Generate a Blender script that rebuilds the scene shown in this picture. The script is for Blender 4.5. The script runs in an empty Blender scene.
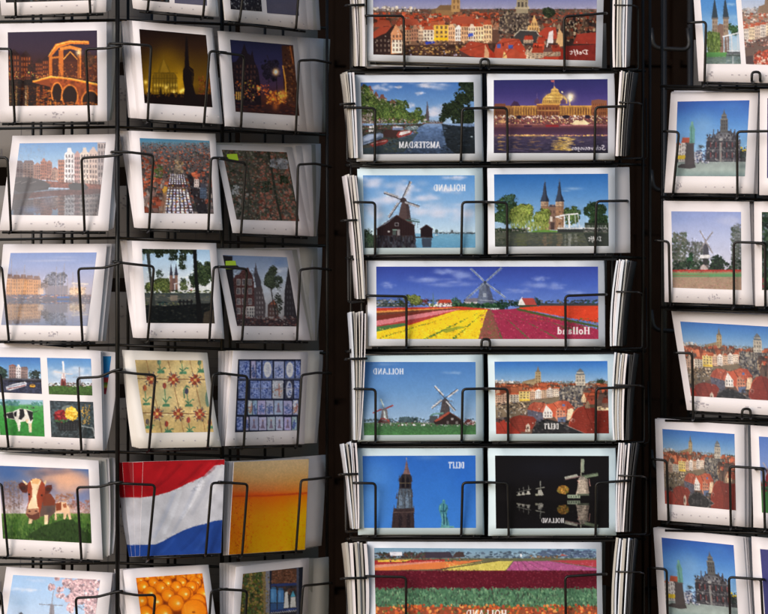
import bpy, math, random
import numpy as np
from mathutils import Vector

# ------------------------------------------------------------------ basics
S = 0.00114          # metres per photo pixel on the plane of the front wires
D = 2.2              # camera distance
Z0 = 1.35            # height of the middle of the view
scene = bpy.context.scene
col = scene.collection
R = math.radians

def unp(px, py, d):
    f = (D + d) / D
    return ((px - 384.0) * S * f, d, Z0 + (307.0 - py) * S * f)

def tag(o, label=None, cat=None, group=None, kind=None):
    if label: o['label'] = label
    if cat: o['category'] = cat
    if group: o['group'] = group
    if kind: o['kind'] = kind
    return o

def link(name, me, mat, parent=None):
    o = bpy.data.objects.new(name, me)
    col.objects.link(o)
    if mat is not None: me.materials.append(mat)
    if parent is not None: o.parent = parent
    return o

# ------------------------------------------------------------------ materials
def new_mat(name):
    m = bpy.data.materials.new(name); m.use_nodes = True
    nt = m.node_tree
    return m, nt, nt.nodes['Principled BSDF']

def stock(name, c, rough=0.45):
    m, nt, b = new_mat(name)
    tc = nt.nodes.new('ShaderNodeTexCoord')
    n = nt.nodes.new('ShaderNodeTexNoise'); n.inputs['Scale'].default_value = 35; n.inputs['Detail'].default_value = 5
    nt.links.new(tc.outputs['Object'], n.inputs['Vector'])
    r = nt.nodes.new('ShaderNodeMix'); r.data_type = 'RGBA'
    r.inputs[6].default_value = (c[0]*.93, c[1]*.92, c[2]*.90, 1)
    r.inputs[7].default_value = (min(c[0]*1.04, .9), min(c[1]*1.04, .9), min(c[2]*1.04, .9), 1)
    nt.links.new(n.outputs['Fac'], r.inputs[0]); nt.links.new(r.outputs[2], b.inputs['Base Color'])
    b.inputs['Roughness'].default_value = rough
    b.inputs['Specular IOR Level'].default_value = 0.35
    n2 = nt.nodes.new('ShaderNodeTexNoise'); n2.inputs['Scale'].default_value = 900; n2.inputs['Detail'].default_value = 2
    nt.links.new(tc.outputs['Object'], n2.inputs['Vector'])
    bp = nt.nodes.new('ShaderNodeBump'); bp.inputs['Strength'].default_value = 0.06; bp.inputs['Distance'].default_value = 0.0004
    nt.links.new(n2.outputs['Fac'], bp.inputs['Height']); nt.links.new(bp.outputs['Normal'], b.inputs['Normal'])
    return m

ST_WARM = stock('card_stock_warm', (.80, .755, .775))
ST_COOL = stock('card_stock_cool', (.63, .77, .83))
ST_PANO = stock('card_stock_panorama', (.72, .76, .83))
ST_CREAM = stock('card_stock_cream', (.74, .70, .65))
ST_SHADE = stock('card_stock_shade_tint', (.50, .47, .42))  # darker tint: shading differences between stacked sheets put into the colour
ST_PLAIN = stock('card_back_shade', (.20, .185, .175), .6)  # white card backs, greyed so the colour carries the shade inside the racks
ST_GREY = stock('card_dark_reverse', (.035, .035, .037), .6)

def print_mat(name, spec, rough):
    m, nt, b = new_mat(name)
    a = nt.nodes.new('ShaderNodeVertexColor'); a.layer_name = 'Col'
    nt.links.new(a.outputs['Color'], b.inputs['Base Color'])
    b.inputs['Roughness'].default_value = rough
    b.inputs['Specular IOR Level'].default_value = spec
    tc = nt.nodes.new('ShaderNodeTexCoord')
    n = nt.nodes.new('ShaderNodeTexNoise'); n.inputs['Scale'].default_value = 45; n.inputs['Detail'].default_value = 3
    nt.links.new(tc.outputs['Object'], n.inputs['Vector'])
    bp = nt.nodes.new('ShaderNodeBump'); bp.inputs['Strength'].default_value = 0.12; bp.inputs['Distance'].default_value = 0.002
    nt.links.new(n.outputs['Fac'], bp.inputs['Height']); nt.links.new(bp.outputs['Normal'], b.inputs['Normal'])
    return m
PRINT = print_mat('satin_printed_picture', .05, .3)
PRINT_GLOSS = print_mat('glossy_printed_picture', .24, .2)
PRINT_SEMI = print_mat('semi_gloss_printed_picture', .10, .25)

def simple(name, c, rough=.5, metal=0., noise=None, spec=.5):
    m, nt, b = new_mat(name)
    b.inputs['Specular IOR Level'].default_value = spec
    b.inputs['Base Color'].default_value = (*c, 1)
    b.inputs['Roughness'].default_value = rough
    b.inputs['Metallic'].default_value = metal
    if noise:
        tc = nt.nodes.new('ShaderNodeTexCoord')
        n = nt.nodes.new('ShaderNodeTexNoise'); n.inputs['Scale'].default_value = noise[0]; n.inputs['Detail'].default_value = 4
        nt.links.new(tc.outputs['Object'], n.inputs['Vector'])
        cr = nt.nodes.new('ShaderNodeValToRGB')
        cr.color_ramp.elements[0].color = (*c, 1); cr.color_ramp.elements[0].position = .4
        cr.color_ramp.elements[1].color = (*noise[1], 1); cr.color_ramp.elements[1].position = .75
        nt.links.new(n.outputs['Fac'], cr.inputs['Fac']); nt.links.new(cr.outputs['Color'], b.inputs['Base Color'])
    return m
WIRE = simple('black_wire_enamel', (.007, .0065, .006), .38, 0., (60, (.014, .012, .011)), .3)
INK = simple('pale_ink', (.42, .38, .40), .7)
INKD = simple('dark_ink', (.12, .11, .12), .7)
LIME = simple('lime_sticker_paper', (.52, .78, .03), .55)

# ------------------------------------------------------------------ painting the printed pictures
def lin(c):
    c = np.asarray(c, dtype=np.float32) / 255.0
    return np.where(c <= 0.04045, c / 12.92, ((c + 0.055) / 1.055) ** 2.4)

def smooth_noise(h, w, cell, rng):
    gh, gw = max(2, int(h / cell) + 2), max(2, int(w / cell) + 2)
    g = rng.random((gh, gw)).astype(np.float32)
    ys = np.linspace(0, gh - 1.001, h); xs = np.linspace(0, gw - 1.001, w)
    yi = ys.astype(int); xi = xs.astype(int)
    fy = (ys - yi)[:, None]; fx = (xs - xi)[None, :]
    fy = fy * fy * (3 - 2 * fy); fx = fx * fx * (3 - 2 * fx)
    a = g[yi][:, xi]; b = g[yi][:, xi + 1]; c = g[yi + 1][:, xi]; d = g[yi + 1][:, xi + 1]
    return (a * (1 - fx) + b * fx) * (1 - fy) + (c * (1 - fx) + d * fx) * fy

GL = {}
T_, t_ = .2, .10
def _def_glyphs():
    def sf(x, y, w=.17): return ([(x - w, y), (x + w, y)], .09)
    GL['H'] = (.98, [([(.24, 0), (.24, 1)], T_), ([(.74, 0), (.74, 1)], T_), ([(.24, .5), (.74, .5)], t_), sf(.24, .04), sf(.74, .04), sf(.24, .96), sf(.74, .96)])
    arc = [(.5 + .34 * math.cos(a * math.pi / 8), .5 + .46 * math.sin(a * math.pi / 8)) for a in range(17)]
    GL['O'] = (1.0, [(arc, .15), ([(.17, .3), (.17, .7)], .16), ([(.83, .3), (.83, .7)], .16)])
    GL['L'] = (.78, [([(.25, 0), (.25, 1)], T_), sf(.25, .04), ([(.08, .95), (.72, .95), (.72, .7)], t_)])
    GL['A'] = (.98, [([(.16, 1), (.46, 0)], .1), ([(.46, 0), (.8, 1)], T_), ([(.26, .66), (.68, .66)], .09), sf(.16, .96, .13), sf(.82, .96, .15)])
    GL['N'] = (1.0, [([(.2, 0), (.2, 1)], .11), ([(.2, .02), (.78, .98)], T_), ([(.8, 0), (.8, 1)], .11), sf(.16, .04, .13), sf(.8, .04, .14), sf(.2, .96, .14)])
    dd = [(.24, .05)] + [(.45 + .36 * math.sin(a * math.pi / 8), .5 - .45 * math.cos(a * math.pi / 8)) for a in range(9)] + [(.24, .95)]
    GL['D'] = (.95, [([(.24, 0), (.24, 1)], T_), (dd, .12), ([(.8, .32), (.8, .68)], .16), sf(.2, .04, .12), sf(.2, .96, .12)])
    GL['E'] = (.82, [([(.24, 0), (.24, 1)], T_), ([(.08, .05), (.7, .05), (.7, .26)], t_), ([(.24, .5), (.58, .5)], t_), ([(.08, .95), (.74, .95), (.74, .72)], t_)])
    GL['F'] = (.76, [([(.24, 0), (.24, 1)], T_), ([(.08, .05), (.7, .05), (.7, .28)], t_), ([(.24, .5), (.58, .5)], t_), sf(.24, .96)])
    GL['T'] = (.84, [([(.42, 0), (.42, 1)], T_), ([(.08, .28), (.08, .05), (.76, .05), (.76, .28)], t_), sf(.42, .96)])
    GL['M'] = (1.15, [([(.2, 0), (.2, 1)], .11), ([(.2, 0), (.56, .95)], T_), ([(.56, .95), (.92, 0)], .1), ([(.92, 0), (.92, 1)], T_), sf(.2, .96, .12), sf(.92, .96), sf(.92, .04, .14), sf(.18, .04, .12)])
    GL['S'] = (.8, [([(.68, .3), (.66, .1), (.45, .05), (.2, .1), (.14, .28), (.3, .43), (.55, .55), (.68, .72), (.6, .9), (.4, .96), (.16, .9), (.12, .7)], .15)])
    GL['R'] = (.95, [([(.24, 0), (.24, 1)], T_), ([(.1, .05), (.55, .05), (.7, .15), (.7, .38), (.55, .5), (.24, .5)], .12), ([(.48, .5), (.82, .97)], T_), sf(.24, .96)])
    # lower case slab
    GL['o'] = (.66, [([(.32 + .22 * math.cos(a * math.pi / 6), .68 + .28 * math.sin(a * math.pi / 6)) for a in range(13)], .15)])
    GL['l'] = (.42, [([(.2, 0), (.2, 1)], .19), sf(.16, .04, .1), sf(.2, .96, .17)])
    GL['a'] = (.66, [([(.12, .5), (.3, .41), (.47, .5), (.47, .96)], .15), ([(.47, .66), (.2, .7), (.14, .85), (.27, .95), (.47, .85)], .13), sf(.52, .96, .1)])
    GL['n'] = (.76, [([(.18, .4), (.18, 1)], .18), ([(.18, .55), (.36, .42), (.54, .5), (.56, 1)], .16), sf(.18, .96, .14), sf(.56, .96, .14), sf(.14, .43, .08)])
    GL['d'] = (.72, [([(.5, 0), (.5, 1)], .18), ([(.5, .5), (.3, .41), (.13, .55), (.13, .82), (.3, .96), (.5, .86)], .14), sf(.46, .04, .1), sf(.56, .96, .12)])
    # brush script (prefix *)
    GL['*D'] = (.8, [([(.3, .1), (.22, .9)], .13), ([(.05, .18), (.4, .05), (.75, .25), (.7, .65), (.35, .95), (.08, .9)], .1)])
    GL['*e'] = (.45, [([(.08, .72), (.36, .6), (.3, .46), (.12, .55), (.1, .85), (.26, .96), (.42, .84)], .1)])
    GL['*l'] = (.32, [([(.06, .85), (.3, .3), (.26, .02), (.14, .3), (.12, .85), (.3, .92)], .1)])
    GL['*f'] = (.38, [([(.38, .1), (.26, .04), (.2, .4), (.14, 1.1), (.02, 1.28)], .11), ([(.04, .48), (.38, .44)], .09)])
    GL['*t'] = (.42, [([(.24, .15), (.16, .8), (.3, .95), (.42, .85)], .11), ([(.02, .42), (.5, .34)], .09)])
    GL['*S'] = (.7, [([(.66, .2), (.45, .05), (.24, .2), (.32, .42), (.55, .6), (.5, .9), (.2, 1.0), (.04, .8)], .11)])
    GL['*c'] = (.4, [([(.36, .55), (.22, .46), (.1, .65), (.14, .9), (.28, .95), (.4, .84)], .1)])
    GL['*h'] = (.5, [([(.2, .05), (.12, .98)], .1), ([(.14, .7), (.3, .48), (.38, .6), (.36, .95), (.48, .88)], .09)])
    GL['*v'] = (.42, [([(.06, .5), (.14, .95), (.36, .5)], .1)])
    GL['*n'] = (.5, [([(.1, .5), (.08, .96)], .1), ([(.1, .65), (.28, .48), (.36, .6), (.34, .95), (.48, .88)], .09)])
    GL['*i'] = (.26, [([(.1, .5), (.1, .9), (.24, .9)], .1), ([(.12, .26), (.14, .3)], .1)])
    GL['*g'] = (.46, [([(.36, .5), (.16, .5), (.1, .8), (.3, .86), (.36, .5), (.32, 1.2), (.08, 1.25)], .09)])
_def_glyphs()

class P:
    """A small painter: coordinates are those of a zoomed detail (ox, oy, k -> photo pixels)."""
    K = 3.6
    def __init__(s, quads, ox=0, oy=0, k=1., seed=1):
        q = np.array(quads, dtype=np.float32).reshape(-1, 2)
        s.bx0, s.by0 = q[:, 0].min() - 1, q[:, 1].min() - 1
        w, h = q[:, 0].max() + 1 - s.bx0, q[:, 1].max() + 1 - s.by0
        s.W, s.H = int(w * s.K) + 1, int(h * s.K) + 1
        s.a = np.zeros((s.H, s.W, 3), np.float32)
        s.ox, s.oy, s.k = ox, oy, k
        s.rng = np.random.default_rng(seed); s.later = []; s.gam = 1.03; s.sat = None
    def org(s, ox, oy, k): s.ox, s.oy, s.k = ox, oy, k
    def X(s, x): return (s.ox + np.asarray(x, dtype=np.float32) * s.k - s.bx0) * s.K
    def Y(s, y): return (s.oy + np.asarray(y, dtype=np.float32) * s.k - s.by0) * s.K
    def L(s, v): return v * s.k * s.K
    def g(s, stops, x0=None, x1=None):
        ys = s.Y([q[0] for q in stops])
        r = np.arange(s.H)
        c = np.stack([np.interp(r, ys, [q[1][i] for q in stops]) for i in range(3)], 1)
        if x0 is None: s.a[:] = c[:, None, :]
        else:
            i0, i1 = int(max(0, s.X(x0))), int(min(s.W, s.X(x1)))
            y0, y1 = int(max(0, ys[0])), int(min(s.H, ys[-1] + 1))
            if i1 > i0 and y1 > y0: s.a[y0:y1, i0:i1] = c[y0:y1, None, :]
    def _blend(s, x0, x1, y0, y1, m, c):
        v = s.a[y0:y1, x0:x1]
        v += m[..., None] * (np.asarray(c, np.float32) - v)
    def _box(s, xs, ys, pad=1):
        x0 = max(0, int(math.floor(min(xs))) - pad); x1 = min(s.W, int(math.ceil(max(xs))) + pad + 1)
        y0 = max(0, int(math.floor(min(ys))) - pad); y1 = min(s.H, int(math.ceil(max(ys))) + pad + 1)
        return (x0, x1, y0, y1) if x1 > x0 and y1 > y0 else None
    def po(s, pts, c, a=1.):
        xs = [float(s.X(p[0])) for p in pts]; ys = [float(s.Y(p[1])) for p in pts]
        s._pp(xs, ys, c, a)
    def _pp(s, xs, ys, c, a):
        b = s._box(xs, ys)
        if not b: return
        x0, x1, y0, y1 = b
        gx = np.arange(x0, x1) + .5; gy = np.arange(y0, y1) + .5
        ins = np.zeros((y1 - y0, x1 - x0), bool)
        n = len(xs)
        for i in range(n):
            xa, ya, xb, yb = xs[i], ys[i], xs[(i + 1) % n], ys[(i + 1) % n]
            if ya == yb: continue
            rows = (gy > min(ya, yb)) & (gy <= max(ya, yb))
            if not rows.any(): continue
            xc = xa + (gy[rows] - ya) * (xb - xa) / (yb - ya)
            ins[rows] ^= gx[None, :] < xc[:, None]
        s._blend(x0, x1, y0, y1, ins.astype(np.float32) * a, c)
    def r(s, x0, y0, x1, y1, c, a=1.):
        s.po([(x0, y0), (x1, y0), (x1, y1), (x0, y1)], c, a)
    def e(s, cx, cy, rx, ry, c, a=1.):
        X, Y, rx, ry = float(s.X(cx)), float(s.Y(cy)), max(s.L(rx), .5), max(s.L(ry), .5)
        b = s._box([X - rx, X + rx], [Y - ry, Y + ry])
        if not b: return
        x0, x1, y0, y1 = b
        gx = (np.arange(x0, x1) + .5 - X) / rx; gy = (np.arange(y0, y1) + .5 - Y) / ry
        q = gx[None, :] ** 2 + gy[:, None] ** 2
        m = np.clip((1.15 - q) * 4, 0, 1).astype(np.float32)
        s._blend(x0, x1, y0, y1, m * a, c)
    def s(s, cx, cy, rx, ry, c, a=1.):
        X, Y, rx, ry = float(s.X(cx)), float(s.Y(cy)), max(s.L(rx), .5), max(s.L(ry), .5)
        b = s._box([X - 2.2 * rx, X + 2.2 * rx], [Y - 2.2 * ry, Y + 2.2 * ry])
        if not b: return
        x0, x1, y0, y1 = b
        gx = (np.arange(x0, x1) + .5 - X) / rx; gy = (np.arange(y0, y1) + .5 - Y) / ry
        m = np.exp(-(gx[None, :] ** 2 + gy[:, None] ** 2)).astype(np.float32)
        s._blend(x0, x1, y0, y1, m * a, c)
    def cloud(s, cx, cy, rx, ry, c, a=.7, n=16):
        for _ in range(n):
            u, v = s.rng.normal(0, .5, 2)
            s.s(cx + u * rx, cy + v * ry * .8, rx * s.rng.uniform(.15, .45), ry * s.rng.uniform(.2, .5), c, a * s.rng.uniform(.25, .7))
    def l(s, pts, w, c, a=1.):
        hw = max(s.L(w) / 2, .45)
        P_ = [(float(s.X(p[0])), float(s.Y(p[1]))) for p in pts]
        for (xa, ya), (xb, yb) in zip(P_[:-1], P_[1:]):
            L_ = math.hypot(xb - xa, yb - ya) or 1e-6
            nx, ny = -(yb - ya) / L_ * hw, (xb - xa) / L_ * hw
            s._pp([xa + nx, xb + nx, xb - nx, xa - nx], [ya + ny, yb + ny, yb - ny, ya - ny], c, a)
        if a == 1.:
            for (xa, ya) in P_[1:-1]:
                r_ = hw
                s._pp([xa + r_ * math.cos(t) for t in np.arange(8) * math.pi / 4], [ya + r_ * math.sin(t) for t in np.arange(8) * math.pi / 4], c, a)
    def d(s, x0, y0, x1, y1, n, s0, s1, cols, asp=1., a=1., ell=False, jit=14, rect=False):
        s0, s1, n = s0 * .74, s1 * .74, int(n * 1.7)
        for _ in range(n):
            if ell:
                t = s.rng.uniform(0, 2 * math.pi); q = math.sqrt(s.rng.random())
                x = (x0 + x1) / 2 + (x1 - x0) / 2 * q * math.cos(t); y = (y0 + y1) / 2 + (y1 - y0) / 2 * q * math.sin(t)
            else:
                x, y = s.rng.uniform(x0, x1), s.rng.uniform(y0, y1)
            c = np.array(cols[s.rng.integers(len(cols))], np.float32) + s.rng.uniform(-jit, jit)
            w = s.rng.uniform(s0, s1)
            if rect: s.r(x - w, y - w / asp, x + w, y + w / asp, c, a)
            else: s.e(x, y, w, w / asp, c, a)
    def n(s, x0, y0, x1, y1, cell, amp):
        b = s._box([float(s.X(x0)), float(s.X(x1))], [float(s.Y(y0)), float(s.Y(y1))], 0)
        if not b: return
        a0, a1, b0, b1 = b
        m = smooth_noise(b1 - b0, a1 - a0, max(1., s.L(cell)), s.rng) - .5
        s.a[b0:b1, a0:a1] *= (1 + 2 * amp * m)[..., None]
    def tree(s, cx, cy, rx, ry, cols, n=70, sz=.2):
        """crown: uneven lobes, dark leaves first, then smaller mixed dabs, a few stray twigs at the rim"""
        m = min(rx, ry); r = s.rng; L = []
        for _ in range(9):
            t = r.uniform(0, 2 * math.pi); q = math.sqrt(r.random()) * .72
            L.append((cx + rx * q * math.cos(t), cy + ry * q * math.sin(t), r.uniform(.28, .5)))
        L.append((cx, cy, .55))
        for ps, (f, s0, s1, k) in enumerate(((.55, .5, 1.1, 1.5), (.85, .28, .6, 2.), (1.12, .16, .36, 1.6))):
            for _ in range(int(n * k)):
                X_, Y_, q = L[r.integers(len(L))]; t = r.uniform(0, 2 * math.pi); w = math.sqrt(r.random()) * q * (1.12 if ps else .95)
                c = np.array(cols[r.integers(len(cols))], np.float32) * f * r.uniform(.72, 1.22)
                s.e(X_ + rx * w * math.cos(t), Y_ + ry * w * math.sin(t), m * sz * r.uniform(s0, s1), m * sz * r.uniform(s0, s1) * .8, c, .9)
    def win(s, x0, y0, x1, y1, nx, ny, c, fw=.5, fh=.6, a=.85):
        for i in range(nx):
            for j in range(ny):
                wx = (x1 - x0) / nx; wy = (y1 - y0) / ny
                X_, Y_ = x0 + (i + .5) * wx, y0 + (j + .5) * wy
                s.r(X_ - wx * fw / 2, Y_ - wy * fh / 2, X_ + wx * fw / 2, Y_ + wy * fh / 2, c, a * s.rng.uniform(.75, 1))
    def house(s, x0, y0, x1, y1, wall, roof=None, style='g', wc=(60, 55, 60), nx=2, ny=3, rh=.3):
        h = (y1 - y0) * rh; w = x1 - x0
        ro = roof or wall
        if style == 'g': s.po([(x0, y0 + h), ((x0 + x1) / 2, y0), (x1, y0 + h)], ro)
        elif style == 's':
            for i in range(4): s.r(x0 + w * .12 * i, y0 + h * (.75 - .25 * i), x1 - w * .12 * i, y0 + h + .5, ro)
        elif style == 'm': s.po([(x0, y0 + h), (x0 + w * .15, y0), (x1 - w * .15, y0), (x1, y0 + h)], ro)
        elif style == 'b': s.po([(x0, y0 + h), (x0 + w * .25, y0 + h * .7), (x0 + w * .35, y0), (x1 - w * .35, y0), (x1 - w * .25, y0 + h * .7), (x1, y0 + h)], ro)
        else: h = 0
        s.r(x0, y0 + h, x1, y1, wall)
        s.win(x0 + w * .06, y0 + h, x1 - w * .06, y1, nx, ny, wc)
    def row(s, x0, x1, y0, y1, n, walls, roofs, wc=(75, 65, 65), nx=2, ny=3, rh=.3):
        xs = np.sort(np.concatenate([[x0, x1], x0 + (x1 - x0) * (np.arange(1, n) + s.rng.uniform(-.3, .3, n - 1)) / n]))
        for i in range(n):
            s.house(xs[i], y0 + s.rng.uniform(-.15, .15) * (y1 - y0), xs[i + 1], y1, walls[s.rng.integers(len(walls))], roofs[s.rng.integers(len(roofs))],
                    'gmsbf'[s.rng.integers(5)], wc, nx, ny, rh)
    def mirror(s, y, y1, dark=.7, tint=(60, 70, 85), ta=.25, rip=1.2, sq=1.):
        yy = int(s.Y(y)); y2 = int(min(s.H, s.Y(y1) + 1))
        for j in range(max(0, yy), y2):
            src = int(yy - (j - yy) * sq)
            if src < 0: src = min(-src, s.H - 1)
            sh = int(round(s.rng.normal(0, rip)))
            s.a[j] = np.roll(s.a[src], sh, 0) * dark * (1 - ta) + np.array(tint, np.float32) * ta
    def streak(s, x, y0, y1, w, c, a=.8):
        y = y0
        while y < y1:
            h = s.rng.uniform(3, 9)
            s.r(x - w * s.rng.uniform(.4, 1), y, x + w * s.rng.uniform(.4, 1), y + h * .7, c, a * s.rng.uniform(.4, 1))
            y += h
    def txt(s, *a): s.later.append((s.ox, s.oy, s.k, a))
    def _txt(s, st, x0, y0, x1, y1, c, script=False, a=.95):
        """lettering; runs right to left with mirrored letters, as it stands in the photograph"""
        ks = [('*' + ch if script else ch) for ch in st]
        tot = sum(GL[k][0] for k in ks); sx = (x1 - x0) / tot; h = y1 - y0; o = 0
        for k in ks:
            w, strokes = GL[k]
            for pts, th in strokes:
                q = [(x1 - (o + px) * sx, y0 + py * h) for px, py in pts]
                s.l(q, th * (sx * .6 + h * .4), c, a if a < 1 else 1.)
            o += w
    def roofs(s, x0, y0, x1, y1, n, w0, w1, rc, wc, asp=.5):
        """little houses seen from above, far ones first and smaller"""
        ys = np.sort(s.rng.uniform(y0, y1, n))
        for y in ys:
            t = (y - y0) / max(1e-6, y1 - y0); w = (w0 + (w1 - w0) * t) * s.rng.uniform(.7, 1.35); h = w * asp * s.rng.uniform(.7, 1.2)
            x = s.rng.uniform(x0, x1); c = np.array(rc[s.rng.integers(len(rc))], np.float32) * s.rng.uniform(.8, 1.12); q = np.array(wc[s.rng.integers(len(wc))], np.float32) * s.rng.uniform(.8, 1.08)
            a, b = x - w / 2, x + w / 2; m = s.rng.uniform(.25, .75)
            if s.rng.random() < .45:
                s.r(a, y, b, y + h * .9, q); s.win(a, y, b, y + h * .9, 3, 2, (84, 72, 70), .4, .5, .7)
                s.po([(a, y), (a + w * .15, y - h), (b - w * .1, y - h), (b, y)], c); s.l([(a + w * .15, y - h), (b - w * .1, y - h)], h * .14, c * .7)
            else:
                k = a + w * (.3 + .3 * m)
                s.r(a, y, k, y + h * .9, q); s.win(a, y, k, y + h * .9, 2, 2, (84, 72, 70), .4, .5, .7); s.r(k, y, b, y + h * .8, q * .6)
                s.po([(a, y), ((a + k) / 2, y - h), (k, y)], q); s.po([((a + k) / 2, y - h), (b - w * .12, y - h), (b, y), (k, y)], c); s.l([(a, y), ((a + k) / 2, y - h)], h * .12, c * .62)
            if s.rng.random() < .5: s.r(x, y - h * 1.35, x + w * .09, y - h * .8, c * .55)
    def done(s, white, grain=.05):
        r = s.rng
        dx = (smooth_noise(s.H, s.W, 3.2, r) - .5) * 1.1 + (smooth_noise(s.H, s.W, 9, r) - .5) * .9
        dy = (smooth_noise(s.H, s.W, 3.2, r) - .5) * 1.1 + (smooth_noise(s.H, s.W, 9, r) - .5) * .9
        yy, xx = np.mgrid[0:s.H, 0:s.W]
        s.a = s.a[np.clip(np.rint(yy + dy), 0, s.H - 1).astype(int), np.clip(np.rint(xx + dx), 0, s.W - 1).astype(int)]
        g = s.a.mean(2); det = np.abs(np.diff(g, axis=0, append=g[-1:])) + np.abs(np.diff(g, axis=1, append=g[:, -1:]))
        for _ in range(4):
            det = (det + np.roll(det, 3, 0) + np.roll(det, -3, 0) + np.roll(det, 3, 1) + np.roll(det, -3, 1)) / 5
        busy = np.clip(det / 16, .12, 1)
        mot = .13 * (smooth_noise(s.H, s.W, 2.6, r) - .5) + .11 * (smooth_noise(s.H, s.W, 6, r) - .5) + .10 * (smooth_noise(s.H, s.W, 18, r) - .5)
        s.a *= (1 + 2 * mot * busy)[..., None]
        for ox, oy, k, a in s.later: s.org(ox, oy, k); s._txt(*a)
        s.a *= 1 + grain * .5 * (smooth_noise(s.H, s.W, 2.0, r) - .5)[..., None]
        lum = s.a @ np.array([.3, .59, .11], np.float32)
        s.a = lum[..., None] + (s.a - lum[..., None]) * (s.sat or np.where(s.a[..., :1] > lum[..., None] * 1.35, .80, .91))
        s.a = np.clip(s.a, 0, 255); s.a = 255 * (s.a / 255) ** s.gam
        s.a = np.clip(s.a, 0, 255)
        A = s.a
        P_ = np.pad(A, ((1, 1), (1, 1), (0, 0)), mode='edge')
        A = (P_[:-2, 1:-1] + P_[2:, 1:-1] + P_[1:-1, :-2] + P_[1:-1, 2:] + 2 * A) / 6
        P_ = np.pad(A, ((1, 1), (1, 1), (0, 0)), mode='edge')
        A = (P_[:-2, 1:-1] + P_[2:, 1:-1] + P_[1:-1, :-2] + P_[1:-1, 2:] + 1.6 * A) / 5.6
        s.img = np.clip(lin(A) / lin(np.array([white] * 3)) * .80, .004, .86).astype(np.float32)
        s.a = None
    def sample(s, px, py):
        x = (px - s.bx0) * s.K - .5; y = (py - s.by0) * s.K - .5
        def refl(v, n):
            v = np.mod(v, 2 * (n - 1)); return np.where(v > n - 1, 2 * (n - 1) - v, v)
        x = refl(x, s.W); y = refl(y, s.H)
        xi = np.minimum(x.astype(int), s.W - 2); yi = np.minimum(y.astype(int), s.H - 2)
        fx = (x - xi)[:, None]; fy = (y - yi)[:, None]
        I = s.img
        return (I[yi, xi] * (1 - fx) + I[yi, xi + 1] * fx) * (1 - fy) + (I[yi + 1, xi] * (1 - fx) + I[yi + 1, xi + 1] * fx) * fy

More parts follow.
